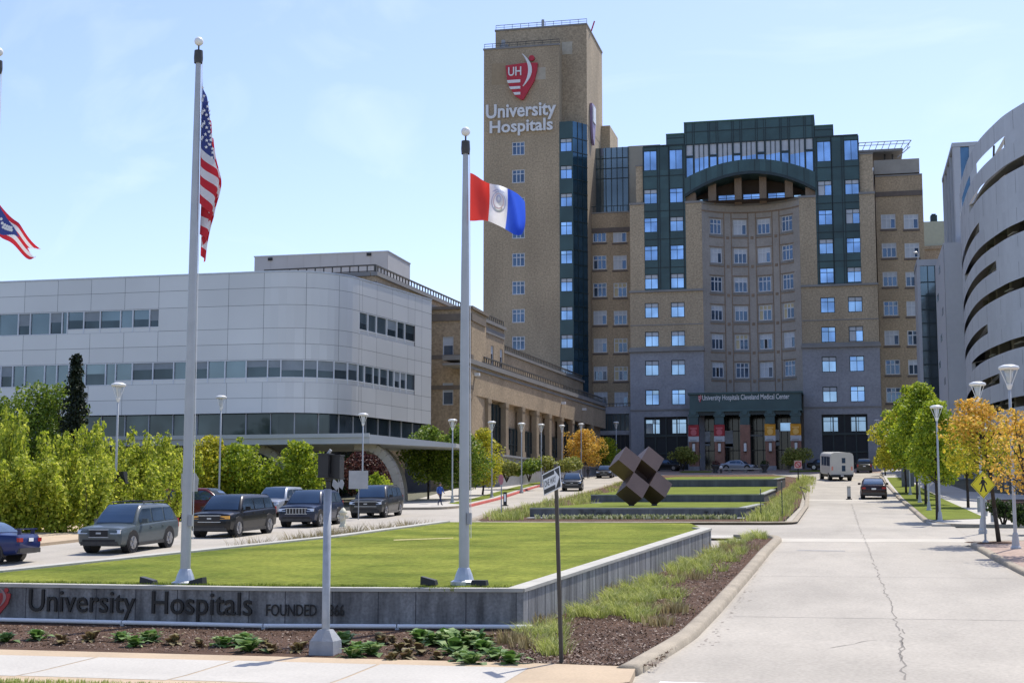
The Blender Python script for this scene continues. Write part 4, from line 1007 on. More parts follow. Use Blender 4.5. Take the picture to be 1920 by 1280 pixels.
# entrance canopy on curved legs
CN = thing('entrance_canopy', (-44, 103, 3.5), 'long flat white canopy on curved arching legs in front of the silver building', 'canopy')
fc = Fr(0, 99); cx0, cx1 = -82, fc.px(693, 825)[0]; tipx, tipz = fc.px(820, 829)
czt, czb = onY(600, 815, 99)[1], onY(600, 832, 99)[1]
m = MB()
m.hexa([(cx0, 99, czb), (cx1, 99, czb), (cx1+.5, 111.8, czb), (cx0, 111.8, czb), (cx0, 99, czt), (cx1, 99, czt), (cx1+.5, 111.8, czt), (cx0, 111.8, czt)])
m.hexa([(cx1, 99, czb), (tipx, 104, tipz-.15), (tipx, 108, tipz-.15), (cx1, 111.8, czb), (cx1, 99, czt), (tipx, 104, tipz+.15), (tipx, 108, tipz+.15), (cx1, 111.8, czt)])
m.fbox(fc, cx0, cx1, 0, .12, (czt+czb)/2+.12, czt+.08)
m.build('canopy_slab', M('canopy_white', (.47, .48, .48), .6, .05, .6), CN)
def leg(px_foot, px_tip, Y):
    f = Fr(0, Y); xf = f.px(px_foot, 900)[0]; xt = f.px(px_tip, 840)[0]; zf = g(Y)
    n = 12; pts = []
    for i in range(n+1):
        t = i/n*math.pi/2; pts.append((xt+(xf-xt)*math.sin(math.pi/2-t)**.8 if t < math.pi/2 else xt, zf+(czb-.02-zf)*math.sin(t)**1.0))
    mm = MB()
    for i in range(n):
        (a, za), (b, zb) = pts[i], pts[i+1]; wa = .45+.25*(i/n); wb = .45+.25*((i+1)/n)
        ta_ = Vector((b-a, zb-za)).normalized(); na = Vector((ta_.y, -ta_.x))
        mm.hexa([(a+na.x*wa/2, Y-.4, za+na.y*wa/2), (b+na.x*wb/2, Y-.4, zb+na.y*wb/2), (b+na.x*wb/2, Y+.4, zb+na.y*wb/2), (a+na.x*wa/2, Y+.4, za+na.y*wa/2),
                 (a-na.x*wa/2, Y-.4, za-na.y*wa/2), (b-na.x*wb/2, Y-.4, zb-na.y*wb/2), (b-na.x*wb/2, Y+.4, zb-na.y*wb/2), (a-na.x*wa/2, Y+.4, za-na.y*wa/2)])
    mm.build('leg', M('leg_concrete', (.36, .33, .28), .8, .08, 1) if 'leg_concrete' not in bpy.data.materials else bpy.data.materials['leg_concrete'], CN)
leg(751, 668, 101); leg(552, 455, 101); leg(340, 250, 101); leg(757, 690, 108)
# ------------------------------------------------------------------ curved parking garage on the right
GA = thing('parking_garage', (40, 130, 4), 'grey curved parking garage with long slots between its wrapped metal bands', 'building')
GC = [(22, 205), (15.5, 188), (13.4, 172), (11.9, 155), (11.5, 143.5), (11.7, 134), (12.6, 126.9), (13.9, 121.5), (17.5, 113), (25, 104.5), (36, 98)]
gp = []
for i in range(1, len(GC)-2):                          # smooth plan of the curved front
    P0, P1, P2, P3 = [Vector(q) for q in GC[i-1:i+3]]
    for k_ in range(6):
        t_ = k_/6; gp.append(tuple(.5*((2*P1)+(P2-P0)*t_+(2*P0-5*P1+4*P2-P3)*t_*t_+(3*P1-P0-3*P2+P3)*t_**3)))
gp.append(GC[-2])
PG = PathFr(gp)
def gu(px):                                            # where a sight line first meets the front
    d = ray(px, 960); d = Vector((d.x, d.y)).normalized(); best = None
    for i in range(len(gp)-1):
        a, b = Vector(gp[i]), Vector(gp[i+1]); e = b-a; den = d.x*e.y-d.y*e.x
        if abs(den) < 1e-9: continue
        s_ = (d.x*-a.y+d.y*a.x)/den; tt = (a.x*e.y-a.y*e.x)/den
        if 0 <= s_ <= 1 and tt > 0 and (best is None or tt < best[0]): best = (tt, PG.L[i]+s_*e.length)
    if best: return best[1]
    return min(range(len(gp)), key=lambda i: gp[i][0]/gp[i][1]) and PG.L[min(range(len(gp)), key=lambda i: gp[i][0]/gp[i][1])]
U9 = PG.L[-1]-.5
slots = [(33.0, 1813, 1912), (30.6, 1838, None), (27.7, 1806, 1856), (25.4, 1825, None), (23.3, 1806, 1886), (20.9, 1806, None), (18.4, 1800, 1865), (16.2, 1832, None), (13.8, 1806, 1884), (11.5, 1852, None)]
hs = []
for z, a, b in slots:
    h = .41 if z != 33.0 else .45
    ua_ = gu(a) if a > 1806 else gu(1803)-5; ub_ = gu(b) if b else U9-1
    hs.append((ua_, ub_, z-h, z+h))
m = MB()
m.wall(PG, 0, U9, 9.6, 35.2, hs, w=0, depth=.35)
u = 2.0
while u < U9:
    zz = 9.6
    for z0, z1 in [(9.6, 10.9), (12.2, 13.2), (14.4, 15.6), (16.8, 17.8), (19, 20.3), (21.5, 22.7), (23.9, 24.8), (26, 27.1), (28.3, 30), (31.2, 32.4), (33.6, 35.2)]: m.fbox(PG, u-.012, u+.012, -.01, .006, z0, z1, 1)
    u += 4.6
m.build('metal_band', [GPANEL, SEAM], GA)
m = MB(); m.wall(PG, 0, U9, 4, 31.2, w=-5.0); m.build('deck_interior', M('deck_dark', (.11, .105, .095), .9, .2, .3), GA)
DSL = M('deck_slab', (.30, .29, .27), .9, .1); DCL = M('deck_col', (.33, .31, .27), .9, .1)
for z, a, b in slots[1:]:
    m = MB(); m.fbox(PG, 0, U9, -5.0, -.35, z-.75, z-.5); m.build('parking_deck', DSL, GA)
u = 3
while u < U9: m = MB(); m.fbox(PG, u-.35, u+.35, -2.2, -1.3, 4, 31.5); m.build('deck_column', DCL, GA); u += 5.2
for z, a, b in slots[1:]:
    for k_ in range(3): uc = gu(1850)+k_*9+RW.uniform(-3, 3); m = MB(); m.fbox(PG, uc-.9, uc+.9, -1.2, -.9, z+.28, z+.36); m.build('tube_light', LAMPW, GA)
for px_ in (1884, 1907): uc = gu(px_); m = MB(); m.tube(PG.p(uc, -.2, 32.4), PG.p(uc+.3, -.2, 33.6), .09, n=6); m.build('top_post', DARKM, GA)
m = MB(); m.fbox(PG, 0, U9, -5, -.6, 31.3, 31.6); m.build('top_deck', STONET, GA)
# ground storey: concrete panels and piers set back below the bands
BPN = M('base_panel', (.34, .33, .31), .85, .1, .6)
for a, b in ((1779, 1790), (1797, 1816), (1818, 1834)):
    ua_, ub_ = gu(a) if a > 1790 else gu(1803)-9, gu(b) if b > 1795 else gu(1803)-4
    m = MB(); m.fbox(PG, ua_, ub_, -1.2, -.6, 3, 9.6); m.build('concrete_panel', BPN, GA)
for px_ in (1852, 1875, 1895, 1915): uc = gu(px_); m = MB(); m.fbox(PG, uc-.5, uc+.5, -1.4, -.6, 3, 9.6); m.build('pier', BPN, GA)
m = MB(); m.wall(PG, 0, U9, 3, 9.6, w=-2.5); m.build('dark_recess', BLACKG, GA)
# glazed stair tower and neighbours
ST = thing('stair_tower', (16, 187, 4), 'tall glazed stair tower with pale vertical fins behind the curved garage', 'tower')
zs2 = onY(1800, 276, 178)[1]
m = MB(); m.box(13.25, 15.6, 178, 197, 3, zs2); m.build('glass_wall', glassm('stair_glass', (.10, .18, .26), .08, .6), ST)
for y in (178.25, 183, 188, 193, 196.7): m = MB(); m.box(13.0, 13.25, y-.32, y+.32, 3, zs2-.02); m.build('metal_fin', GPANEL, ST)
for x in (13.5, 15.3): m = MB(); m.box(x-.4, x+.4, 177.75, 178, 3, zs2-.02); m.build('metal_fin', GPANEL, ST)
m = MB(); m.box(12.95, 15.9, 177.7, 197.2, zs2, zs2+.5); m.build('roof_edge', GPANEL, ST)
AX = thing('panel_annexe', (14, 172, 5), 'narrow grey panelled annexe with small irregular windows beside the stair tower', 'building')
za = onY(1765, 478, 172)[1]; fa = Fr(10.7, 180, -math.pi/2); m = MB(); m.wall(fa, 0, 15.9, 4, za); m.box(10.73, 14, 164.1, 180, 4, za-.02); m.build('wall', GPANEL, AX)
rn = random.Random(9)
for i in range(9): z = 9+i*2.6; u = rn.uniform(2, 11); m = MB(); m.fbox(fa, u, u+2.2, 0, .03, z, z+.8); m.build('window', DARKG, AX)
LT = thing('lift_tower', (10, 194, 8), 'slim teal glass lift tower in a white frame right of the brick wing', 'tower')
fl = Fr(0, 191); l0, l1 = fl.px(1722, 600)[0], fl.px(1757, 600)[0]; zlt = onY(1740, 494, 191)[1]
m = MB(); m.mass(fl, l0+.35, l1+2, 7.5, zlt-.3, 7); m.build('glass_wall', [TEALG], LT)
m = MB(); m.fbox(fl, l0, l0+.4, -7, .15, 7.5, zlt); m.fbox(fl, l0, l1+2, -7.1, .2, zlt-.3, zlt+.5); m.build('white_frame', GPANEL, LT)
m = MB()
for z in [9+1.75*i for i in range(14)]: m.fbox(fl, l0+.4, l1+2, -.1, .08, z-.07, z+.07)
for x in (l0+1.3, l0+2.2): m.fbox(fl, x-.05, x+.05, -.1, .06, 7.5, zlt-.3)
m.build('mullion', GREEND, LT)
m = MB(); m.tube((l0+.2, 190.8, zlt+.5), (l0+.2, 190.8, zlt+1.4), .05); m.sphere((l0-.1, 190.6, zlt+1.4), .3, sq=(1, 1, .5)); m.build('roof_light', LAMPW, LT)
FBD = thing('far_building', (20, 262, 8), 'pale cream block with a brick base far behind the lift tower', 'building')
ff = Fr(0, 255); zc0, zc1 = onY(1755, 461, 255)[1], onY(1755, 415, 255)[1]
m = MB(); m.mass(ff, 12.6, 34, zc0, zc1, 20); m.build('upper_wall', M('cream_wall', (.50, .50, .36), .8, .06), FBD)
m = MB(); m.mass(ff, 12.4, 34, 8, zc0-.02, 20, w=.2); m.fbox(ff, 12.3, 34, -1, .4, zc0-.6, zc0-.02); m.build('brick_base', BRICKW, FBD)
m = MB(); x0 = ff.px(1746, 405)[0]; m.fbox(ff, x0, x0+1.1, -4, -2, zc1, zc1+1.5); m.fbox(ff, x0+.2, x0+.9, -3.6, -2.4, zc1+1.5, zc1+1.8); m.build('roof_unit', GREEND, FBD)
# ------------------------------------------------------------------ trees, shrubs and plants
def leaf_quads(mb, c, rad, n, size, rn, flat=.8, droop=0.0):
    for _ in range(n):
        while True:
            v = Vector((rn.uniform(-1, 1), rn.uniform(-1, 1), rn.uniform(-1, 1)))
            if .02 < v.length < 1: break
        v = v.normalized()*(v.length**.55)
        p = Vector(c)+Vector((v.x*rad, v.y*rad, v.z*rad*flat))
        nrm = (v*.6+Vector((rn.uniform(-1, 1), rn.uniform(-1, 1), rn.uniform(-.4, 1.2)))).normalized()
        a = nrm.orthogonal().normalized(); a.rotate(Matrix.Rotation(rn.uniform(0, 6.28), 3, nrm)); b = nrm.cross(a)
        s = size*rn.uniform(.6, 1.35); w = s*rn.uniform(.4, .62)
        t = p+a*s+Vector((0, 0, -droop*s))
        mb.poly([p, p+a*s*.5+b*w, t, p+a*s*.5-b*w])
def tree_parts(H, th, rx, seed, nb=22, nl=150, size=.17, tr=.09, lean=(0, 0), flat=.75, taper=.6, low=0.0):
    rn = random.Random(seed); tk, cr = MB(), MB()
    top = Vector((lean[0], lean[1], H*.86)); mid = Vector((lean[0]*.35+rn.uniform(-.06, .06), lean[1]*.35, th))
    tk.chain([Vector((0, 0, -.1)), Vector((0, 0, .12)), mid*.5+Vector((rn.uniform(-.05, .05), 0, 0)), mid, mid*.45+top*.55, top], [tr*1.5, tr*1.05, tr*.9, tr*.8, tr*.45, tr*.15], 7)
    ch = H-th+low
    for i in range(nb):
        f = (i+.5)/nb; z = th-low+ch*(.06+.88*f)
        prof = math.sin(math.pi*min(1, (.16+.84*f)))**.7*(1-taper*max(0, f-.55))
        a = i*2.4+rn.uniform(-.5, .5); r = rx*prof*rn.uniform(.35, .78)
        c = Vector((lean[0]*(z/H)+r*math.cos(a), lean[1]*(z/H)+r*math.sin(a), z))
        br_ = rx*rn.uniform(.30, .46)*(.75+.4*prof)
        s0 = mid.lerp(top, max(0, min(.9, f-.15)))
        tk.chain([s0, s0.lerp(c, .55)+Vector((0, 0, -.08)), c], [tr*.42, tr*.26, tr*.08], 5)
        leaf_quads(cr, c, br_, int(nl*rn.uniform(.7, 1.3)), size, rn, flat)
        if rn.random() < .6:
            o = Vector((rn.uniform(-1, 1), rn.uniform(-1, 1), rn.uniform(-.3, .8))).normalized()*br_*1.15
            leaf_quads(cr, c+o, br_*.4, int(nl*.2), size, rn, flat)
    return tk, cr
LG = leafm('leaf_lime', (.12, .20, .015), (.29, .38, .025), (.50, .54, .04))
LY = leafm('leaf_yellowgreen', (.22, .25, .015), (.46, .45, .035), (.70, .60, .05))
LO = leafm('leaf_orange', (.34, .27, .03), (.72, .43, .06), (.88, .58, .14))
LB_ = leafm('leaf_bamboo', (.13, .19, .015), (.37, .44, .035), (.70, .70, .11), .5)
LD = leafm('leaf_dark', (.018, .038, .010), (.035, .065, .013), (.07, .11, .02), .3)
LM = leafm('leaf_mid', (.06, .11, .012), (.15, .23, .022), (.30, .37, .045), .4)
LR = leafm('leaf_plum', (.035, .012, .013), (.085, .028, .028), (.22, .10, .08), .35)
LS = leafm('leaf_sage', (.14, .17, .03), (.30, .32, .07), (.48, .47, .13), .4)
LC = leafm('leaf_conifer', (.010, .016, .008), (.018, .028, .012), (.035, .05, .018), .15)
def make_tree(name, pts, mats, label=None, group=None, cat='tree', loc=None, rz=0, sc_=1):
    tk, cr = pts; root = thing(name, (0, 0, 0), label, cat, group)
    tk.build('trunk', BARK, root, smooth=True); cr.build('crown', mats, root)
    if loc is not None: place(root, loc, rz, sc_)
    return root
def two_tone(pts, zsplit, seed):                         # upper leaves turn colour first
    rn = random.Random(seed); tk, cr = pts
    cr.m = [1 if cr.v[f[0]][2]+rn.gauss(0, .45) < zsplit else 0 for f in cr.f]
    return pts
def hh(p, ytop): return EYE + (960-ytop)/FPX*((Vector(p)-CAMP).dot(FW)) - p.z          # rough height from a pixel row
def treeheight(p, pxx, ytop):
    return onY(pxx, ytop, p.y)[1]-p.z
# right-hand street trees
RT_G = 'street trees along the right verge'
b = G(1758, 978); make_tree('street_tree', tree_parts(treeheight(b, 1750, 752), 1.9, 1.5, 11, 26, 280, .13), LG, 'lime green street tree behind the nearest lamp post on the right verge', RT_G, loc=b)
b = G(1736, 948); make_tree('street_tree', tree_parts(treeheight(b, 1735, 718), 2.2, 2.0, 12, 30, 280, .155), LG, 'tallest lime green street tree on the right verge', RT_G, loc=b)
b = G(1720, 938); make_tree('street_tree', tree_parts(treeheight(b, 1715, 722), 2.3, 2.3, 13, 28, 280, .17), LG, 'lime green street tree second from the far end of the right verge', RT_G, loc=b)
b = G(1699, 926); make_tree('street_tree', tree_parts(treeheight(b, 1680, 765), 2.2, 2.6, 14, 30, 300, .18), LY, 'yellow green street tree at the far end of the right verge', RT_G, loc=b)
b = G(1660, 892); make_tree('street_tree', tree_parts(treeheight(b, 1657, 842), 1.2, 1.5, 15, 12, 120, .24), LY, 'small yellow tree beside the kerb near the dark car by the hospital', RT_G, loc=b)
b = G(1873, 1022); make_tree('street_tree', two_tone(tree_parts(treeheight(b, 1845, 752), 2.7, 1.75, 16, 21, 200, .10, .085, (-.55, .3), .7), 3.9, 3), [LO, LY], 'sparse orange and yellow tree with a dark leaning trunk by the crossing sign', RT_G, loc=b)
b = G(1940, 1048); make_tree('street_tree', tree_parts(treeheight(b, 1905, 770), 2.0, 1.35, 17, 14, 110, .095, .08, (-.35, .2), .7), LO, 'sparse orange tree cut by the right edge behind the nearest lamp', RT_G, loc=b)
b = G(1800, 985); make_tree('street_tree', tree_parts(5.3, 2.0, 1.9, 18, 20, 150, .17), LY, 'olive green tree against the garage wall behind the orange tree', RT_G, loc=at(1815, 940, 92)-Vector((0, 0, at(1815, 940, 92).z-g(92))))
# left-hand trees
LT_G = 'trees along the left drive'
for (px, py, pt, th, rx, seed, mt, nb, nl, lab) in (
    (803, 938, 800, 2.4, 2.5, 21, LM, 26, 190, 'green tree left of the walking person in blue'),
    (862, 938, 800, 1.5, 2.3, 22, LM, 24, 190, 'green tree half hidden behind the second flagpole'),
    (905, 930, 803, 1.4, 2.0, 23, LY, 22, 140, 'yellowing tree just right of the second flagpole'),
    (1095, 893, 806, 2.2, 2.7, 24, LO, 24, 140, 'orange leaved tree by the red kerb near the hospital'),
    (1136, 890, 822, 2.0, 2.1, 25, LG, 18, 140, 'bright green tree right of the orange tree by the red kerb'),
    (560, 945, 828, .9, 1.9, 26, LG, 22, 180, 'rounded bright green tree in front of the canopy legs'),
    (505, 950, 872, .6, 1.7, 27, LG, 16, 150, 'low bright green bush between two larger trees by the canopy'),
    (440, 950, 835, 1.2, 2.2, 28, LG, 22, 160, 'spreading bright green tree right of the first flagpole'),
    (395, 955, 822, 1.0, 2.4, 29, LY, 22, 170, 'yellow green tree just behind the first flagpole'),
    (690, 935, 842, .8, 2.6, 30, LR, 22, 170, 'dark plum leaved tree under the canopy'),
    (706, 948, 890, .3, 1.3, 31, LG, 10, 120, 'small green bush beside the canopy leg'),
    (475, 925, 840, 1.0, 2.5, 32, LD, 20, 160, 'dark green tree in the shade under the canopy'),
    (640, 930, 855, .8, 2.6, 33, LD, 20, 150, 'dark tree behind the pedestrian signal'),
    (60, 905, 722, 2.0, 3.6, 34, LM, 30, 180, 'taller green tree rising behind the left hedge'),
    (105, 905, 715, 2.2, 2.6, 35, LM, 22, 160, 'green tree left of the dark conifer'),
    (-10, 905, 745, 2.0, 3.4, 36, LM, 24, 170, 'green tree at the left edge behind the hedge')):
    b = G(px, py); b.z = g(b.y)+.05
    if px in (560, 505, 440, 395, 706): b = at(px, py, 94.5); b.z = g(94.5)
    if px < 150: b = at(px, 940, 92); b.z = g(92)
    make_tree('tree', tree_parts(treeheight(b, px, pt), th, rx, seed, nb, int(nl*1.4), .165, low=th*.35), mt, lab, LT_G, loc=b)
# conifer
b = at(135, 940, 84); b.z = g(84); Hc = treeheight(b, 138, 664); cm, ct = MB(), MB(); rn = random.Random(8)
ct.tube((0, 0, -.1), (0, 0, Hc), .14, .02, 6)
for i in range(46):
    f = i/45; z = .8+(Hc-.9)*f; r = (1.45*(1-f)**.8+.12)*rn.uniform(.75, 1.15)
    for k_ in range(7):
        a = rn.uniform(0, 6.28); e = Vector((r*math.cos(a), r*math.sin(a), z-.25*r)); s0 = Vector((0, 0, z))
        for q in range(7): leaf_quads(cm, s0.lerp(e, .2+.8*q/6), .17, 4, .16, rn, .7, .5)
make_tree('conifer', (ct, cm), LC, 'slender dark conifer rising above the left hedge', loc=b)
# tall feathery hedge shrubs along the left pavement
def shrub_parts(H, rx, seed, stems=9, nl=30, size=.15):
    rn = random.Random(seed); tk, cr = MB(), MB()
    for i in range(stems):
        a = rn.uniform(0, 6.28); r0 = rn.uniform(0, rx*.3); h = H*rn.uniform(.5, 1.0); o = rx*rn.uniform(.4, 1.0)
        p0 = Vector((r0*math.cos(a), r0*math.sin(a), 0)); p1 = Vector((r0*math.cos(a)+o*.4*math.cos(a), r0*math.sin(a)+o*.4*math.sin(a), h*.5)); p2 = Vector((o*math.cos(a), o*math.sin(a), h))
        tk.chain([p0, p1, p2], [.028, .02, .006], 5)
        for k_ in range(13):
            f = .10+.9*k_/12; c = p0.lerp(p1, f*2) if f < .5 else p1.lerp(p2, f*2-1)
            leaf_quads(cr, c+Vector((rn.uniform(-.16, .16), rn.uniform(-.16, .16), 0)), .46*(1.2-.8*f), nl, size, rn, 1.25, .4)
    return tk, cr
HG = 'tall feathery shrubs of the left hedge'
protos = [shrub_parts(3.7, 1.25, 41+i, 11, 27, .14) for i in range(4)]
pr_ = [None]*4
HX = [(-30, 985, 795), (28, 985, 772), (75, 990, 790), (118, 985, 805), (160, 985, 790), (200, 980, 800), (235, 975, 815), (268, 975, 808), (300, 970, 812), (330, 965, 822), (10, 1005, 850), (60, 1008, 850), (110, 1008, 860), (165, 1005, 855), (245, 990, 862), (300, 985, 868), (345, 955, 835)]
HL = ['leftmost', 'second', 'third', 'fourth', 'fifth', 'sixth', 'seventh', 'eighth', 'ninth', 'tenth']
for i, (px, py, pt) in enumerate(HX):
    b = G(px, min(py, 1002)); b.z = g(b.y)+.1; k_ = i % 4
    if pr_[k_] is None: r_ = make_tree('hedge_shrub', protos[k_], LB_, cat='shrub'); pr_[k_] = r_
    else: r_ = copy_tree(pr_[k_])
    h = treeheight(b, px, pt)/3.7
    lab = ('%s tall yellow green shrub from the left in the back row of the hedge' % HL[i]) if i < 10 else ('%s lower yellow green shrub from the left in the front row of the hedge' % HL[i-10])
    place(r_, b, i*1.3, (1.0+.05*(i % 3), 1.0, h), lab, HG); r_['category'] = 'shrub'
# clipped hedges and rounded shrubs
def blob_shrub(name, loc, rx, rz, seed, mt, lab, n=2200, size=.13, grp=None):
    rn = random.Random(seed); cr, tk = MB(), MB(); nb = 16
    for i in range(nb):
        a = rn.uniform(0, 6.28); f = rn.uniform(0, 1); r = rx*.75*math.sqrt(f)
        leaf_quads(cr, (r*math.cos(a), r*math.sin(a), rz*(.45+.5*rn.random()*(1-.5*f))), rx*.38, n//nb, size, rn, .8)
    for i in range(5):
        a = i*1.25; tk.tube((0, 0, -.1), (rx*.5*math.cos(a), rx*.5*math.sin(a), rz*.8), .05, .02, 5)
    return make_tree(name, (tk, cr), mt, lab, grp, 'shrub', loc)
for (px, py, w, h, sd, mt, lab) in (
    (1281, 868, 58, 40, 51, LS, 'round sage green shrub left of the hospital portico'),
    (1497, 868, 66, 38, 52, LS, 'round sage green shrub right of the hospital portico'),
    (950, 912, 70, 40, 53, LS, 'broad pale topped shrub below the colonnade nearest the second flagpole'),
    (992, 910, 50, 40, 54, LM, 'green shrub between the two pale clipped shrubs below the colonnade'),
    (1020, 897, 64, 34, 55, LS, 'pale clipped shrub below the middle of the colonnade'),
    (1065, 893, 56, 36, 56, LS, 'pale green shrub left of the orange tree')):
    b = at(px, 880, 196) if px in (1281, 1497) else at(px, 900, 134 if px < 1000 else 150); b.z = g(b.y)+(.2 if px in (1281, 1497) else .9)
    k_ = mpp(b); blob_shrub('shrub', b, w*k_*.5, h*k_, sd, mt, lab, 2400, .2)
for i, (px, py, w, h) in enumerate(((1850, 985, 60, 55), (1893, 1000, 60, 60), (1925, 1012, 60, 70))):
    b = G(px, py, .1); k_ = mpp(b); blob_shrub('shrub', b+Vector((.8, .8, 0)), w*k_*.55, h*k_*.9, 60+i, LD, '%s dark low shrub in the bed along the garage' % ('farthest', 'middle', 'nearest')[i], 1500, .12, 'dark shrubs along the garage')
# leafy bedding plants before the sign wall
def bedding(seed, n, size):
    rn = random.Random(seed); mb = MB()
    for i in range(n):
        a = rn.uniform(0, 6.28); e = rn.uniform(.25, 1.25); l = size*rn.uniform(.6, 1.1); d = Vector((math.cos(a)*math.cos(e), math.sin(a)*math.cos(e), math.sin(e)))
        s = Vector((-math.sin(a), math.cos(a), 0)); p0 = Vector((rn.uniform(-.05, .05), rn.uniform(-.05, .05), 0)); p1 = p0+d*l*.6; p2 = p0+d*l+Vector((0, 0, -l*.28)); w = l*.24
        mb.poly([p0, p1+s*w, p1-s*w]); mb.poly([p1-s*w, p1+s*w, p2])
    return mb
LP1 = leafm('leaf_bedding_green', (.05, .12, .02), (.14, .25, .05), (.42, .52, .22), .3)
LP2 = leafm('leaf_bedding_bronze', (.075, .05, .025), (.17, .11, .05), (.36, .33, .14), .3)
P1 = bedding(1, 34, .33).build('bedding_plant', LP1, origin=(0, 0, 0)); P2 = bedding(2, 26, .27).build('bedding_plant', LP2, origin=(0, 0, 0)); P3 = bedding(5, 40, .36).build('bedding_plant', LP1, origin=(0, 0, 0))
BP = [(12, 1203, 0), (68, 1200, 0), (118, 1207, 1), (170, 1203, 1), (228, 1202, 0), (250, 1212, 0), (280, 1204, 0), (325, 1208, 1), (372, 1213, 1), (415, 1212, 0), (455, 1210, 0), (468, 1222, 0), (495, 1213, 1), (512, 1222, 1), (560, 1222, 1), (645, 1210, 0), (670, 1222, 0), (662, 1233, 0), (698, 1228, 0), (712, 1208, 1), (735, 1205, 1), (748, 1222, 1), (760, 1236, 1), (788, 1205, 0), (768, 1212, 1), (815, 1210, 2), (838, 1206, 2), (856, 1212, 2), (822, 1236, 1), (872, 1216, 2), (850, 1226, 2), (893, 1212, 2), (866, 1240, 0), (885, 1246, 0), (905, 1224, 0), (890, 1200, 1), (915, 1204, 1), (930, 1236, 0), (955, 1246, 0), (790, 1226, 1), (735, 1238, 1)]
used = set()
for i, (px, py, k_) in enumerate(BP):
    src = (P1, P2, P3)[k_]
    o = src if k_ not in used else src.copy()
    if k_ in used: COL.objects.link(o)
    used.add(k_)
    place(o, G(px, py, .1), i*1.7, 1.0+.12*(i % 4), ('low green and white leafy bedding plant in the mulch below the sign wall', 'low bronze and cream bedding plant in the mulch below the sign wall', 'lush dark green bedding plant in the cluster right of the signal post')[k_], 'bedding plants below the sign wall')
    o['category'] = 'plant'
# ornamental grass, one mass per bed
def blades(name, spots, mt, hmin, hmax, seed, w=.012, lean=.55):
    rn = random.Random(seed); mb = MB()
    for (x, y, z, r, n) in spots:
        for _ in range(n):
            a = rn.uniform(0, 6.28); q = r*rn.random(); px_, py_ = x+q*math.cos(a), y+q*math.sin(a)
            h = rn.uniform(hmin, hmax); t = a+rn.gauss(0, .7); o = Vector((math.cos(t), math.sin(t), 0))*h*rn.uniform(.15, lean); s = Vector((-math.sin(t+1), math.cos(t+1), 0))*w
            p0 = Vector((px_, py_, z if z is not None else g(py_)+.1)); p1 = p0+o*.4+Vector((0, 0, h*.7)); p2 = p0+o+Vector((0, 0, h))
            mb.poly([p0-s, p0+s, p1+s*.7, p1-s*.7]); mb.poly([p1-s*.7, p1+s*.7, p2])
    o = mb.build(name, mt); return tag(o, kind='stuff')
GR = leafm('blade_green', (.20, .25, .05), (.40, .45, .10), (.66, .66, .28), .45)
GB = leafm('blade_dry', (.2, .16, .07), (.34, .27, .12), (.5, .43, .24), .35)
rn = random.Random(77)
sp = []
for (px, py, r, n) in ((1060, 1160, .8, 420), (1100, 1125, 1.0, 560), (1150, 1128, 1.0, 520), (1195, 1135, .9, 420), (1090, 1105, .8, 350), (1010, 1195, .5, 200), (1035, 1190, .5, 220), (1180, 1090, 1.2, 620), (1230, 1095, 1.2, 600), (1165, 1150, .5, 260), (1195, 1160, .6, 300), (1240, 1070, 1.3, 620), (1290, 1060, 1.4, 600), (1270, 1045, 1.4, 560), (1330, 1050, 1.3, 480), (1330, 1025, 1.5, 560), (1380, 1020, 1.5, 520), (1350, 1010, 1.6, 500), (1400, 1008, 1.6, 480), (1425, 1006, 1.3, 360), (1170, 1110, 1.0, 400), (1030, 1225, .25, 60), (1210, 1120, 1.0, 380), (1320, 1075, .9, 250), (1370, 1040, .9, 280)):
    b = G(px, py, .1)
    for _ in range(max(6, n//36)):
        x, y = b.x+rn.gauss(0, r*.38), b.y+rn.gauss(0, r*.75)
        if -6.4+max(0, y-30)*.085 < x < -3.3: sp.append((x, y, None, .2, 55))
blades('ornamental_grass', sp, GR, .14, .34, 5, .008, 1.35)
sp = [(G(px, py, .1).x, G(px, py, .1).y, None, r, n) for px, py, r, n in ((1210, 1150, .4, 160), (1260, 1148, .5, 200), (1235, 1172, .35, 130), (960, 1205, .4, 160), (990, 1215, .35, 120), (1010, 1170, .5, 120), (1130, 1110, .8, 160), (1370, 1030, 1.2, 240), (1300, 1085, .7, 140))]
blades('dry_grass', sp, GB, .12, .3, 6)
sp = []
for i in range(150):
    f = rn.random(); y = 72.8+95*f**1.3
    sp.append((rn.uniform(-5.0, -3.5), y, g(y)+.1, .55, 34))
for i in range(130):
    f = rn.random(); y = 73.5+80*f**1.3; xl = -18.3-2*min(1, (y-73)/11)-max(0, y-84)*.045
    sp.append((rn.uniform(xl+.3, -16.9), y, g(y)+.1, .55, 34))
blades('ornamental_grass', sp, GR, .2, .5, 8, .018)
sp = []
for i in range(60):
    y = rn.uniform(44, 58); xl = -17.4-3.4*(47.3-y)/14 if y < 47.3 else -17.2+.12*(y-47.3)
    sp.append((xl-rn.uniform(.5, 2.2), y, g(y)+.1, .4, 40))
blades('ornamental_grass', sp, GB, .45, .85, 9, .014)
sp = [(-5.8-(i*.22) % 9, 20.45+.25*((i*7) % 10)/10-.1, .11, .16, 40) for i in range(90)]
blades('verge_grass', sp, GR, .04, .10, 10, .006)
sp = [(rn.uniform(-16.2, -5.4), 75.1+rn.uniform(-.15, .2), g(75)+.12, .12, 7) for i in range(150)]
blades('pale_bedding', sp, leafm('leaf_pale', (.2, .26, .08), (.4, .42, .2), (.65, .65, .45), .3), .12, .3, 12, .05)
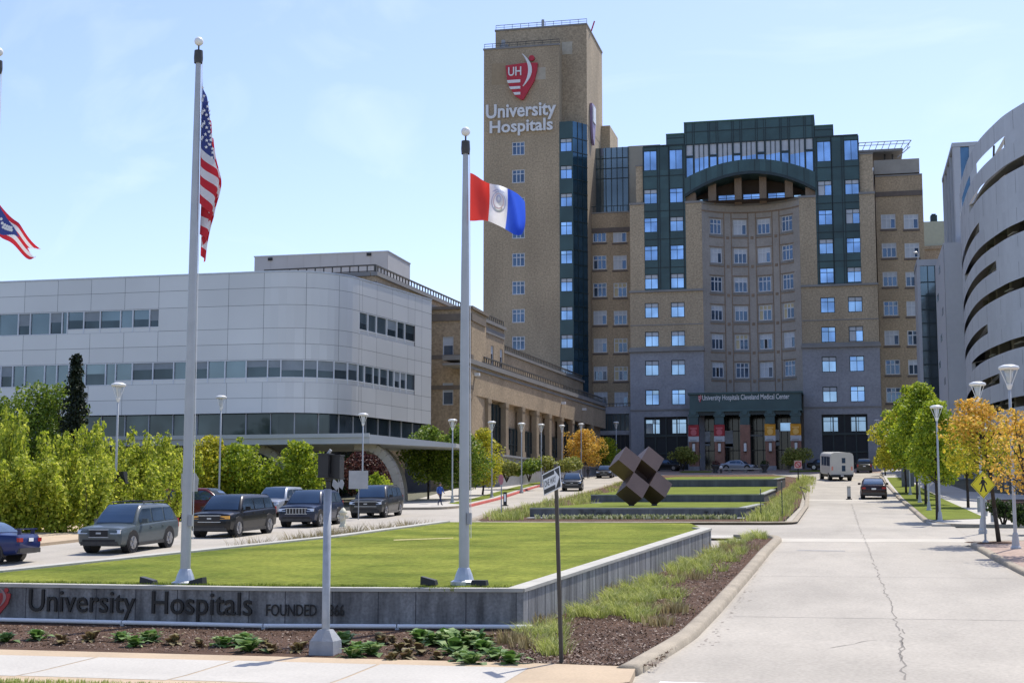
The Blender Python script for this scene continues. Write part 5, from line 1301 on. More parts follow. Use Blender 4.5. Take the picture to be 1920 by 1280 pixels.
# lawn blades near the coping so the turf edge is not a hard line
sp = []
for i in range(500):
    x = rn.uniform(-23, -7); y = 30.05+rn.uniform(0, .5) if x > -8 else 29.75+rn.uniform(0, .5); sp.append((x, y, zl(y), .15, 14))
blades('lawn_fringe', sp, leafm('blade_lawn', (.10, .14, .015), (.16, .21, .02), (.24, .28, .04), .4), .05, .11, 13, .006)
# loose bark chips over the planting bed
def chips(name, n, seed, cols, fn):
    rn = random.Random(seed); mb = MB()
    for _ in range(n):
        x, y = fn(rn); a = rn.uniform(0, 6.28); l = rn.uniform(.008, .026); w = l*rn.uniform(.3, .6); z = g(y)+.10+rn.uniform(.002, .018); d = Vector((math.cos(a)*l, math.sin(a)*l, rn.uniform(-.012, .012))); e = Vector((-math.sin(a)*w, math.cos(a)*w, rn.uniform(-.01, .01))); c = Vector((x, y, z))
        mb.poly([c-d-e, c+d-e, c+d+e, c-d+e])
    tag(mb.build(name, cols), kind='stuff')
CH = leafm('chip', (.075, .045, .03), (.16, .098, .066), (.34, .25, .18), 0.0)
def in_bed(rn):
    while True:
        y = 24.6+34*rn.random()**1.7; x = rn.uniform(-6.4, -3.2)
        if x > -6.4+max(0, y-30)*.085 and (y > 29.6 or x > -6.2): return x, y
chips('bark_chips', 9000, 3, CH, in_bed); chips('bark_chips', 5000, 4, CH, lambda rn: (rn.uniform(-19, -5.5), rn.uniform(25.1, 29.1)))
def spill(rn): y = 30+25*rn.random(); return -2.9+.35*rn.random()**2+.0+max(0, (30-y))*.0, y
mbs = MB(); rn = random.Random(6)
for _ in range(160):
    y = 28+24*rn.random(); x = -2.72+.30*rn.random()**2.5+(.0 if y > 34 else -.03*(34-y)); l = rn.uniform(.008, .03); mbs.poly([(x-l, y-l, g(y)+.006), (x+l, y-l*.4, g(y)+.006), (x+l*.7, y+l, g(y)+.006), (x-l, y+l*.8, g(y)+.006)])
tag(mbs.build('spilled_mulch', CH), kind='stuff')
# ------------------------------------------------------------------ cube sculpture
SL = thing('cube_sculpture', (0, 0, 0), 'brown steel sculpture of large cubes balanced corner to corner on the first terrace', 'sculpture')
sp0 = at(1200, 940, 84); sp0.z = 2.95+.0195*8
kS = mpp(sp0)
vR, vD, vV = RT.copy(), -UP.copy(), -FW.copy()
e1 = (vR*.775+vD*.63-vV*.06).normalized()
e2 = (vR*-.42+vD*.60+vV*.68); e2 = (e2-e1*e2.dot(e1)).normalized()
e3 = e1.cross(e2)
if e3.dot(vV) < 0: e3 = -e3
S_ = 37.5*kS
org = CAMP+ray(1174, 837)*((sp0-CAMP).dot(FW))                 # the top corner of the upper left cube
cells = [(0, 0, 0), (1, -1, 0), (1, 1, 0), (2, 0, 0)]
mb = MB()
def cube(o, a0, a1, b0, b1, c0, c1):
    mb.hexa([o+e1*a*S_+e2*b_*S_+e3*c_*S_ for c_ in (c0, c1) for (a, b_) in ((a0, b0), (a1, b0), (a1, b1), (a0, b1))])
for (i, j, k_) in cells:
    q = .006; cube(org+(e1*i+e2*j+e3*k_)*S_, -q, 1+q, -q, 1+q, -1, 0)
cube(org+e1*S_, .0, 1.0, -.02, .62, -1.35, -.80)
zmin = min(v[2] for v in mb.v); dz_ = sp0.z-.06-zmin
mb.v = [(v[0], v[1], v[2]+0) for v in mb.v]
SL.location = (sp0.x, sp0.y, sp0.z); WLOC[SL.name] = Vector(SL.location)
mb.build('cubes', BRONZE, SL)
mb = MB()
low = sorted({(round(v[0], 2), round(v[1], 2), round(v[2], 2)) for v in mb.v}) if mb.v else []
lows = sorted([Vector(v.co) for v in bpy.data.objects['cubes'].data.vertices], key=lambda v: v.z)
feet = []
for v in lows:
    if all((v.xy-q.xy).length > .6 for q in feet): feet.append(v)
    if len(feet) == 3: break
for v in feet[:2]:
    mb = MB(); mb.lathe([(.0, v.z+.18), (.16, v.z+.12), (.22, min(-.02, v.z-.05)-.3), (0, min(-.02, v.z-.05)-.3)], (v.x+sp0.x, v.y+sp0.y, sp0.z), 10); mb.build('footing', DARKM, SL)
# ------------------------------------------------------------------ flagpoles and flags
STEEL = M('pole_steel', (.40, .415, .42), .42, .06, 3, 0, .35)
def flagpole(loc, H, r0, r1, lab):
    t = thing('flagpole', loc, lab, 'flagpole', 'flagpoles on the front lawn'); c = Vector(loc)
    m = MB(); m.lathe([(r0, .1), (r0*.97, H*.35), (r0*.8, H*.7), (r1, H)], c, 20); m.build('pole', STEEL, t, smooth=True)
    m = MB(); m.lathe([(0, -.05), (r0*2.6, -.05), (r0*2.6, .06), (r0*1.9, .10), (r0*1.6, .22), (r0*1.15, .34), (r0*1.02, .36)], c, 16); m.build('base_collar', ALU, t)
    m = MB(); m.lathe([(r1*1.6, H-.12), (r1*1.75, H), (r1*1.6, H+.18), (0, H+.2)], c, 14); m.tube(c+Vector((0, 0, H+.2)), c+Vector((0, 0, H+.32)), .02); m.build('truck', DARKM, t)
    m = MB(); m.sphere(c+Vector((0, 0, H+.40)), .105, 16, 10); m.build('finial_ball', LAMPW, t, smooth=True)
    m = MB(); q = FW.cross(Vector((0, 0, 1))); q = Vector((RT.x, RT.y, 0))
    m.tube(c+q*(r0*1.3)+Vector((0, 0, 1.0)), c+q*(r1*1.5)+Vector((0, 0, H)), .008, n=4); m.build('halyard', WHITE, t)
    m = MB(); m.box(c.x+r0*.8, c.x+r0*.8+.09, c.y-.12, c.y-.02, c.z+1.3, c.z+1.55); m.build('cleat_box', GREYP, t)
    return t
def lawnpt(px, Y): d = ray(px, 1090); t = Y/d.y; return Vector((d.x*t, Y, zl(Y)))
fp1, fp2, fp3 = lawnpt(347, 30.35), lawnpt(870, 31.3), lawnpt(-44, 30.35)
H1 = onY(366, 110, fp1.y)[1]-fp1.z; H2 = onY(880, 279, fp2.y)[1]-fp2.z; H3 = onY(-1, 128, fp3.y)[1]-fp3.z
flagpole(fp1, H1, .115, .06, 'tallest steel flagpole on the lawn, flying the stars and stripes')
flagpole(fp2, H2, .115, .06, 'shorter steel flagpole flying the red white and blue city flag')
flagpole(fp3, H3, .115, .06, 'steel flagpole cut by the left edge of the photo')
fR = Vector((RT.x, RT.y, 0)); fB = Vector((FH.x, FH.y, 0))
def flag(name, top, fn, nu, nv, colf, mats, lab):      # fn(u, v) -> (right, back, up) from the hoist top
    t = thing(name, top, lab, 'flag'); m = MB(); G2 = [[None]*(nv+1) for _ in range(nu+1)]
    for i in range(nu+1):
        for j in range(nv+1):
            a, b, c = fn(i/nu, j/nv); G2[i][j] = Vector(top)+fR*a+fB*b+Vector((0, 0, c))
    k = len(m.v)
    for i in range(nu+1):
        for j in range(nv+1): m.v.append(tuple(G2[i][j]))
    for i in range(nu):
        for j in range(nv):
            q = k+i*(nv+1)+j; m.f.append((q, q+1, q+nv+2, q+nv+1)); m.m.append(colf((i+.5)/nu, (j+.5)/nv))
    o = m.build('cloth', mats, t, smooth=True)
    return t, G2
FRED, FWHT, FBLU = leafm('flag_red', *[(.62, .03, .045)]*3, .3), leafm('flag_white', *[(.78, .78, .80)]*3, .3), leafm('flag_blue', *[(.045, .065, .24)]*3, .25)
CRED, CBLU = leafm('city_red', *[(.80, .06, .045)]*3, .35), leafm('city_blue', *[(.05, .13, .68)]*3, .35)
# limp stars and stripes
kf = mpp(fp1+Vector((0, 0, 8)))
hh_ = 150*kf
def us_fn(u, v):
    dr = 128*u**.62; sdrop = v*232+dr
    amp = 5+25*min(1, sdrop/150)-16*max(0, min(1, (sdrop-270)/90))
    bump = 13*math.exp(-((sdrop-205)/38)**2)*(1 if u > .2 else u*5)
    x = kf*(-2+.9*(amp+bump)*(.5-.5*math.cos(6.2832*(2.6*u+.10*v*u)))+2*math.sin(v*9+u*4)*min(1, u*4))
    b = kf*(26*u+5*math.sin(u*16+v*3)*min(1, u*4))
    return max(kf*2, x), b, -kf*(sdrop+4*math.sin(u*12+v*4)*u)
def us_col(u, v):
    if u < .40 and v < 7/13: return 2
    return 0 if int(v*13) % 2 == 0 else 1
ft = at(368.5, 140, fp1.y); ft.z = onY(368, 138, fp1.y)[1]; ft.x = fp1.x+.09
t, G2 = flag('national_flag', ft, us_fn, 90, 52, us_col, [FRED, FWHT, FBLU], 'limp stars and stripes flag hanging in folds from the tallest flagpole')
m = MB()
for r_ in range(9):
    for c_ in range(6 if r_ % 2 == 0 else 5):
        u = .40*((c_*2+(1 if r_ % 2 == 0 else 2))/12); v = 7/13*((r_+1)/10)
        p = Vector(ft)+(lambda q: fR*q[0]+fB*q[1]+Vector((0, 0, q[2])))(us_fn(u, v)); s = .045
        for sgn in (-1, 1):
            pts = []
            for i in range(10):
                a = math.pi/2+i*math.pi/5; rr = s if i % 2 == 0 else s*.42; pts.append(p+fB*sgn*.012+fR*rr*math.cos(a)+Vector((0, 0, rr*math.sin(a))))
            m.poly(pts if sgn < 0 else pts[::-1])
m.build('stars', WHITE, t)
# waving city flag
kc = mpp(fp2+Vector((0, 0, 7)))
def city_fn(u, v):
    x = kc*(103*u**.95*(1-.06*v)+4*math.sin(v*3.1)*u); z = -kc*(92*v+ (58*u**1.15)*(1-v)+20*u**1.3*v+7*math.sin(u*6.2+v*2.6)*u)
    b = kc*(24*math.sin(u*6.5+v*3.0)+13*math.sin(u*11-v*3))*min(1, u*2)
    return x, b, z
ft2 = Vector((fp2.x+.11, fp2.y, onY(886, 324, fp2.y)[1]))
t, G2 = flag('city_flag', ft2, city_fn, 48, 30, lambda u, v: 0 if u < 1/3 else (1 if u < 2/3 else 2), [CRED, FWHT, CBLU], 'red white and blue vertical striped flag with a faint seal, waving from the shorter pole')
m = MB()
def on2(u, v, o=.012): q = city_fn(u, v); return Vector(ft2)+fR*q[0]+fB*(q[1]-o)+Vector((0, 0, q[2]))
def ringseg(cu, cv, ru, rv, w, n, mi, a0=0, a1=6.283):
    for i in range(n):
        a, b = a0+(a1-a0)*i/n, a0+(a1-a0)*(i+1)/n
        m.poly([on2(cu+ru*math.cos(a), cv+rv*math.sin(a)), on2(cu+ru*math.cos(b), cv+rv*math.sin(b)), on2(cu+ru*(1-w)*math.cos(b), cv+rv*(1-w)*math.sin(b)), on2(cu+ru*(1-w)*math.cos(a), cv+rv*(1-w)*math.sin(a))], mi)
ringseg(.5, .5, .135, .27, .12, 20, 0); ringseg(.5, .5, .10, .20, .14, 16, 1); ringseg(.5, .46, .05, .11, .5, 10, 0)
ringseg(.5, .62, .085, .13, .25, 10, 2, .2, 2.9); ringseg(.5, .25, .12, .09, .4, 8, 0, 3.4, 6.0)
m.build('seal', [M('seal_blue', (.52, .54, .68), .8), M('seal_red', (.72, .55, .58), .8), M('seal_green', (.55, .62, .62), .8)], t)
# swallow-tailed state flag streaming from the left pole
ko = mpp(fp3+Vector((0, 0, 8)))
def oh_fn(u, v):
    x = ko*(2+82*u*(1-.05*v)+5*math.sin(u*6)*u); z = -ko*((60*(v-.5))*(1-.5*u)+34+ 66*u**.8+9*math.sin(u*8+v*2)*u)
    b = ko*(20*math.sin(u*7+v*2.5))*u
    return x, b, z
def oh_col(u, v):
    if u < .62*(1-abs(2*v-1)): return 2
    return 0 if int(v*5) % 2 == 0 else 1
ft3 = Vector((fp3.x+.10, fp3.y, onY(-6, 372, fp3.y)[1]))
t, G2 = flag('state_flag', ft3, oh_fn, 50, 40, oh_col, [FRED, FWHT, FBLU], 'red white and blue striped pennant blowing in from the left edge')
fo = bpy.data.objects['cloth.002'] if 'cloth.002' in bpy.data.objects else None
if fo:                                                  # cut the swallow tail
    bm = bmesh.new(); bm.from_mesh(fo.data); bm.faces.ensure_lookup_table()
    kill = [f for n, f in enumerate(bm.faces) if ((n//40+.5)/50) > 1-.22*(1-abs(2*((n % 40)+.5)/40-1))]
    bmesh.ops.delete(bm, geom=kill, context='FACES'); bm.to_mesh(fo.data); bm.free()
m = MB()
for i in range(11):
    u, v = .10+.30*((i*37) % 11)/11, .5+.22*(((i*53) % 11)/11-.5); q = oh_fn(u, v); p = Vector(ft3)+fR*q[0]+fB*(q[1]-.015)+Vector((0, 0, q[2]))
    m.poly([p+fR*.04*math.cos(a*1.2566)+Vector((0, 0, .04*math.sin(a*1.2566))) for a in range(5)])
m.build('stars', WHITE, t)
# flood lamps at the foot of the poles
FLB = ['black flood lamp box left of the tallest flagpole', 'black flood lamp box right of the tallest flagpole', 'black wedge flood lamp left of the shorter flagpole', 'black flood lamp box right of the shorter flagpole']
for (px, tilt), lab in zip(((279, 1), (371, -1), (805, 1), (900, 0)), FLB):
    b = lawnpt(px, 30.15 if px < 500 else 30.9); t = thing('flood_lamp', b, lab, 'flood lamp', 'flood lamps on the lawn edge'); m = MB(); w = .17
    x, y, z = b; h0, h1 = (.20, .12) if tilt > 0 else ((.12, .2) if tilt < 0 else (.13, .13))
    m.hexa([(x-w, y-.12, z+.02), (x+w, y-.12, z+.02), (x+w, y+.12, z+.02), (x-w, y+.12, z+.02), (x-w, y-.10, z+h0), (x+w*.85, y-.10, z+h1), (x+w*.85, y+.12, z+h1), (x-w, y+.12, z+h0)]); m.build('housing', BLACK, t)
    m = MB(); m.box(x-.05, x+.05, y-.03, y+.03, z-.06, z+.02); m.build('bracket', DARKM, t)
# ------------------------------------------------------------------ street lamps
LBASE = M('lamp_base', (.42, .44, .45), .5, .06, 3)
def lamp_proto():
    t = thing('street_lamp', (0, 0, 0), 'x', 'street lamp'); H = 6.0
    m = MB(); m.lathe([(.20, -.1), (.20, .06), (.15, .12), (.115, .42), (.10, .5), (.085, .54), (0, .55)], n=14); m.build('base', LBASE, t)
    m = MB(); m.lathe([(.068, .5), (.062, 3), (.052, H-.75), (0, H-.74)], n=12); m.build('pole', M('lamp_pole', (.42, .44, .45), .45, .05, 3), t, smooth=True)
    m = MB(); m.lathe([(.06, H-.78), (.11, H-.66), (.12, H-.60), (.05, H-.58)], n=12)
    for i in range(4): a = i*math.pi/2+.4; m.tube((.09*math.cos(a), .09*math.sin(a), H-.62), (.33*math.cos(a), .33*math.sin(a), H-.1), .018, n=5)
    m.build('bracket_arm', LAMPW, t)
    m = MB(); m.lathe([(.06, H-.58), (.11, H-.45), (.18, H-.12), (.0, H-.11)], n=16); m.build('glass_cone', LAMPG, t, smooth=True)
    m = MB(); m.lathe([(0, H-.12), (.37, H-.10), (.40, H-.05), (.36, H+.0), (.2, H+.05), (0, H+.06)], n=20); m.build('cap', LAMPW, t, smooth=True)
    return t
LPR = lamp_proto()
def lamps(spec):
    first = True
    for (px, py, ytop, lab, grp) in spec:
        b = G(px, py); b.z += .1
        o = LPR if first and not lamps.used else copy_tree(LPR); lamps.used = True
        h = treeheight(b, px, ytop); place(o, b, 0.3*px, (1.0, 1.0, h/6.06) , lab, grp)
        s_ = .86*max(.75, min(1.1, h/6.06)); o.scale = (s_, s_, h/6.06)
lamps.used = False
lamps([(1905, 1035, 683, 'nearest white street lamp on the paved corner at the right edge', 'street lamps on the right'),
       (1843, 1000, 715, 'white street lamp standing behind the orange tree', 'street lamps on the right'),
       (1763, 982, 759, 'white street lamp at the near tip of the grassy verge', 'street lamps on the right'),
       (1742, 960, 772, 'white street lamp second from the near tip of the grassy verge', 'street lamps on the right'),
       (1725, 945, 780, 'white street lamp among the green trees on the verge', 'street lamps on the right'),
       (1707, 930, 788, 'white street lamp towards the far end of the verge', 'street lamps on the right'),
       (1647, 882, 786, 'small distant street lamp beyond the verge near the hospital corner', 'street lamps on the right'),
       (214, 990, 717, 'street lamp rising from the left hedge with a black box on its pole', 'street lamps on the left'),
       (410, 955, 741, 'street lamp between the flagpole and the black cars', 'street lamps on the left'),
       (679, 955, 774, 'street lamp in front of the end of the canopy', 'street lamps on the left'),
       (848, 945, 785, 'street lamp just left of the shorter flagpole', 'street lamps on the left'),
       (922, 935, 789, 'street lamp just right of the shorter flagpole', 'street lamps on the left'),
       (978, 924, 792, 'street lamp in front of the third colonnade bay', 'street lamps on the left'),
       (1015, 913, 794, 'street lamp in front of the middle of the colonnade', 'street lamps on the left'),
       (1054, 903, 796, 'street lamp left of the orange tree', 'street lamps on the left'),
       (1090, 896, 793, 'street lamp hidden in the crown of the orange tree', 'street lamps on the left'),
       (1156, 888, 790, 'street lamp farthest up the left drive before the dark hospital entrance', 'street lamps on the left')])
b = G(214, 990); bx = thing('pole_box', b+Vector((.33, -.05, 2.5)), 'black loudspeaker box strapped to the street lamp in the hedge', 'speaker'); m = MB(); c = WLOC[bx.name]
m.hexa([(c.x-.18, c.y-.2, c.z-.3), (c.x+.35, c.y-.2, c.z-.3), (c.x+.35, c.y+.2, c.z-.3), (c.x-.18, c.y+.2, c.z-.3), (c.x-.18, c.y-.2, c.z+.3), (c.x+.2, c.y-.2, c.z+.3), (c.x+.2, c.y+.2, c.z+.3), (c.x-.18, c.y+.2, c.z+.3)]); m.build('housing', BLACK, bx)
m = MB(); m.tube((c.x-.4, c.y+.05, c.z), (c.x-.18, c.y, c.z), .05); m.build('bracket', DARKM, bx)
# ------------------------------------------------------------------ pedestrian signal on its concrete foot
b = G(610, 1226, .1); PS_ = thing('pedestrian_signal', b, 'grey post on a concrete foot carrying two black pedestrian signal boxes seen from behind', 'signal'); kb = mpp(b)
m = MB(); w0, w1, h = 25*kb, 11*kb, 45*kb; a_ = [(math.cos(i*math.pi/4+math.pi/8), math.sin(i*math.pi/4+math.pi/8)) for i in range(8)]
m.hexa([b+Vector((x*w0, y*w0, -.15)) for x, y in ((-1, -1), (1, -1), (1, 1), (-1, 1))]+[b+Vector((x*w0*.92, y*w0*.92, h*.55)) for x, y in ((-1, -1), (1, -1), (1, 1), (-1, 1))])
m.hexa([b+Vector((x*w0*.92, y*w0*.92, h*.552)) for x, y in ((-1, -1), (1, -1), (1, 1), (-1, 1))]+[b+Vector((x*w1, y*w1, h)) for x, y in ((-1, -1), (1, -1), (1, 1), (-1, 1))])
m.build('concrete_foot', M('foot_concrete', (.34, .35, .36), .8, .14, 5, .2), PS_)
zt_ = 307*kb
m = MB(); m.lathe([(7.6*kb, h-.02), (7.4*kb, zt_), (0, zt_+.01)], b, 18); m.build('post', M('galvanised', (.38, .39, .40), .5, .12, 7, 0, .4), PS_, smooth=True)
m = MB(); m.lathe([(4.5*kb, zt_), (4.5*kb, zt_+14*kb), (6.5*kb, zt_+16*kb), (6.5*kb, zt_+28*kb), (0, zt_+29*kb)], b+Vector((.01, 0, 0)), 12); m.build('clamp', BLACK, PS_)
def sbox(xa, xb, za, zb, y0, y1, nm):
    m = MB(); m.hexa([b+Vector(q) for q in ((xa, y0, za), (xb, y0, za), (xb, y1, za), (xa, y1, za), (xa, y0, zb), (xb, y0, zb), (xb, y1, zb), (xa, y1, zb))])
    for z in (za, zb): m.hexa([b+Vector(q) for q in ((xa-.012, y0-.012, z-.012), (xb+.012, y0-.012, z-.012), (xb+.012, y1+.012, z-.012), (xa-.012, y1+.012, z-.012), (xa-.012, y0-.012, z+.012), (xb+.012, y0-.012, z+.012), (xb+.012, y1+.012, z+.012), (xa-.012, y1+.012, z+.012))])
    m.build(nm, BLACK, PS_)
sbox(-14*kb, 6*kb, zt_+23*kb, zt_+66*kb, -.16, .12, 'signal_box'); sbox(7*kb, 24*kb, zt_+20*kb, zt_+64*kb, -.02, .22, 'signal_box')
m = MB(); m.tube(b+Vector((3*kb, -.1, zt_+66*kb)), b+Vector((9*kb, -.1, zt_+74*kb)), .03); m.build('bracket_arm', GREYP, PS_)
# ------------------------------------------------------------------ signs
def arrow_sign():
    b = G(1053, 1243, .1); t = thing('one_way_sign', b, 'black and white ONE WAY arrow sign tilted on a thin brown post', 'sign'); k = mpp(b)
    m = MB(); top = 372*k; w = .032
    lean = RT*(-10*k)+Vector((0, 0, 0))
    m.hexa([b+Vector((x*w, y*w, -.1)) for x, y in ((-1, -1), (1, -1), (1, 1), (-1, 1))]+[b+lean+Vector((x*w*.9, y*w*.9, top)) for x, y in ((-1, -1), (1, -1), (1, 1), (-1, 1))]); m.build('post', BROWNM, t)
    c = b+lean*.95+Vector((0, 0, 340*k))-FH*.05
    yaw = R(66); ax = (Vector((RT.x, RT.y, 0))*math.cos(yaw)-Vector((FH.x, FH.y, 0))*math.sin(yaw)); ay = Vector((0, 0, 1))
    rl = R(11); ax2 = ax*math.cos(rl)+ay*math.sin(rl); ay2 = ay*math.cos(rl)-ax*math.sin(rl); nn = ax2.cross(ay2)
    W, Hh = .35, .185
    def q(x, y, o): return c+ax2*x+ay2*y+nn*o
    c = c-RT*(8*k)
    def pl(mm, pts, o0, o1, mi=0):
        n = len(mm.v); kk = len(pts); mm.v += [tuple(q(x, y, o1)) for x, y in pts]+[tuple(q(x, y, o0)) for x, y in pts]
        mm.f.append(tuple(range(n, n+kk))); mm.m.append(mi); mm.f.append(tuple(reversed(range(n+kk, n+2*kk)))); mm.m.append(mi)
        for i in range(kk): j = (i+1) % kk; mm.f.append((n+i, n+kk+i, n+kk+j, n+j)); mm.m.append(mi)
    m = MB(); pl(m, [(-W, -Hh), (W, -Hh), (W, Hh), (-W, Hh)], -.004, .004, 0); pl(m, [(-W+.02, -Hh+.02), (W-.02, -Hh+.02), (W-.02, Hh-.02), (-W+.02, Hh-.02)], .004, .006, 1)
    pl(m, [(-W+.04, -.09), (.14, -.09), (.14, -.165), (W-.03, 0), (.14, .165), (.14, .09), (-W+.04, .09)], .006, .008, 0)
    v, f = text_mesh('ONE WAY', .01, .02); xs = [a[0] for a in v]; ys = [a[1] for a in v]; n = len(m.v)
    for a in v: m.v.append(tuple(q(-W+.07+(a[0]-min(xs))/(max(xs)-min(xs))*.46, -.055+(a[1]-min(ys))/(max(ys)-min(ys))*.11, .0085+(a[2] > 0)*.001)))
    for a in f: m.f.append(tuple(n+i for i in a)); m.m.append(1)
    m.build('sign_face', [WHITE, BLACK], t)
    return t
arrow_sign()
b = G(1848, 1018, .1); t = thing('crossing_sign', b, 'yellow diamond sign with a black walking figure on a steel post', 'sign'); k = mpp(b)
m = MB(); m.tube(b+Vector((0, 0, -.1)), b+Vector((0, 0, 130*k)), .04, n=10); m.lathe([(.12, -.02), (.12, .06), (.05, .12)], b, 10); m.build('post', GREYP, t)
c = b+Vector((-.02, -.06, 109*k)); fy = Fr(c.x, c.y, R(24)); s = 25.5*k
m = MB(); m.prism([(0, c.z-s), (s, c.z), (0, c.z+s), (-s, c.z)], fy, 0, .012, 0)
m.prism([(0, c.z-s*.93), (s*.93, c.z), (0, c.z+s*.93), (-s*.93, c.z)], fy, .012, .014, 1); m.prism([(0, c.z-s*.89), (s*.89, c.z), (0, c.z+s*.89), (-s*.89, c.z)], fy, .014, .016, 0)
def fig(pts): m.prism([(x*s, c.z+y*s) for x, y in pts], fy, .016, .019, 1)
fig([(.10*math.cos(i*.785)-.02, .50+.10*math.sin(i*.785)) for i in range(8)])
fig([(-.13, .02), (.12, .0), (.13, .33), (.04, .39), (-.09, .38), (-.15, .30)])
fig([(-.12, .05), (.02, .05), (-.04, -.18), (-.17, -.52), (-.30, -.52), (-.16, -.16)])
fig([(-.02, .05), (.12, .03), (.17, -.16), (.30, -.50), (.17, -.53), (.05, -.18)])
fig([(.08, .36), (.14, .30), (.27, .16), (.32, .02), (.24, .0), (.20, .12), (.10, .20)])
fig([(-.10, .36), (-.16, .30), (-.20, .16), (-.34, .06), (-.30, .0), (-.14, .10), (-.06, .22)])
m.build('sign_face', [YELLOW, BLACK], t)
def plate_sign(name, px, py, ytop, w, h, mats, lab, poly=None, yaw=0, wp=.03, Y=None, drop=0, pcol=GREYP):
    b = G(px, py, .05); 
    if Y: b = at(px, py, Y); b.z = g(Y)
    t = thing(name, b, lab, 'sign'); k = mpp(b); zt = treeheight(b, px, ytop)
    m = MB(); m.tube(b+Vector((0, 0, -.1)), b+Vector((0, 0, zt)), wp, n=8); m.build('post', pcol, t)
    f = Fr(b.x, b.y-.06, yaw); z0 = b.z+zt-h*k-drop*k; pts = poly or [(-.5, 0), (.5, 0), (.5, 1), (-.5, 1)]
    m = MB(); m.prism([(x*w*k, z0+y*h*k) for x, y in pts], f, 0, .02); m.build('sign_plate', mats, t); return t
BK = M('sign_back', (.40, .40, .40), .5, .08, 3, 0, .3)
octo = [(-.21, 0), (.21, 0), (.5, .29), (.5, .71), (.21, 1), (-.21, 1), (-.5, .71), (-.5, .29)]
plate_sign('road_sign', 355, 985, 887, 34, 34, BK, 'back of a grey sign half hidden by the tallest flagpole', [(-.5, 0), (.45, 0), (.5, .7), (.32, 1), (-.5, 1)], .1)
plate_sign('road_sign', 672, 972, 882, 38, 34, BK, 'back of a square grey sign in front of the plum tree')
plate_sign('road_sign', 634, 962, 893, 24, 26, BK, 'back of a pointed grey sign beside the pedestrian signal', [(-.5, .35), (-.15, 0), (.1, .25), (.35, .05), (.5, .5), (.28, 1), (.05, .5), (-.4, .85)])
plate_sign('stop_sign', 940, 975, 889, 9, 19, M('faded_sign_red', (.42, .16, .18), .6), 'small red sign on a thin post at the front corner of the island', octo)
plate_sign('no_entry_sign', 1497, 905, 863, 14, 15, [M('noentry', (.62, .40, .38), .6)], 'small red and white sign on a dark post right of the portico shrub', None, 0, .06, None, 0, BLACK)
nb = bpy.data.objects['no_entry_sign']; f = Fr(nb.location.x, nb.location.y-.09); k = mpp(nb.location); zt = nb.location.z+treeheight(nb.location, 1497, 870.5)
m = MB(); 
for i in range(16):
    a, b_ = i*.3927, (i+1)*.3927; m.prism([(6*k*math.cos(a), zt+6*k*math.sin(a)), (6*k*math.cos(b_), zt+6*k*math.sin(b_)), (4.6*k*math.cos(b_), zt+4.6*k*math.sin(b_)), (4.6*k*math.cos(a), zt+4.6*k*math.sin(a))], f, .0, .02)
m.prism([(-4*k, zt+3*k), (-3*k, zt+4*k), (4*k, zt-3*k), (3*k, zt-4*k)], f, 0, .02); o = m.build('sign_mark', RED, nb)
for i, (px, py, yt) in enumerate(((1467, 974, 903), (1427, 976, 918))):
    b = G(px, py, .1); t = thing('marker_post', b, ('taller thin green marker post in the island grass', 'shorter thin marker post near the front corner of the island')[i], 'post'); z = treeheight(b, px, yt)
    m = MB(); m.tube(b+Vector((0, 0, -.1)), b+Vector((0, 0, z)), .025, n=6); m.build('post', M('post_green', (.05, .075, .06), .6), t); m = MB(); m.tube(b+Vector((0, 0, z)), b+Vector((0, 0, z+.05)), .035, n=6); m.build('cap', GREYP, t)
for i, (px, py, yt) in enumerate(((947, 948, 922), (1592, 936, 911))):
    b = G(px, py, .0); k = mpp(b); h = treeheight(b, px, yt); w = 4.2*k
    t = thing('lane_marker', b, ('black and white upright lane marker in the left drive', 'grey and black upright lane marker on the crossing strip behind the maroon car')[i], 'lane marker')
    m = MB(); m.box(b.x-w*1.3, b.x+w*1.3, b.y-.2, b.y+.2, b.z, b.z+.06); m.build('rubber_base', BLACK, t)
    m = MB(); m.box(b.x-w*.8, b.x+w*.8, b.y-.03, b.y+.03, b.z+.06, b.z+h); m.build('panel', BLACK if i == 0 else M('marker_grey', (.36, .35, .30), .6), t)
    m = MB(); m.box(b.x-w*(.45 if i == 0 else .62), b.x+w*(.45 if i == 0 else .62), b.y-.036, b.y-.03, b.z+h*.32, b.z+h*.86); m.box(b.x-w*.8, b.x+w*.8, b.y-.037, b.y-.031, b.z+.06, b.z+h*.22, 1); m.build('reflector', [WHITE if i == 0 else BK, BLACK], t)
b = G(643, 988, .05); t = thing('fire_hydrant', b, 'pale cream fire hydrant at the edge of the drive before the black cars', 'hydrant'); m = MB(); m.lathe([(.2, 0), (.2, .08), (.14, .1), (.14, .62), (.2, .66), (.2, .72), (.15, .78), (.08, .9), (.03, .92), (0, .98)], b, 14); m.build('barrel', M('hydrant_cream', (.62, .58, .42), .5), t, smooth=True)
m = MB(); m.tube(b+Vector((-.28, 0, .5)), b+Vector((.28, 0, .5)), .075, n=10); m.tube(b+Vector((0, 0, .45)), b+Vector((0, -.26, .45)), .1, n=10); m.build('outlet', M('hydrant_cap', (.55, .52, .42), .5), t)
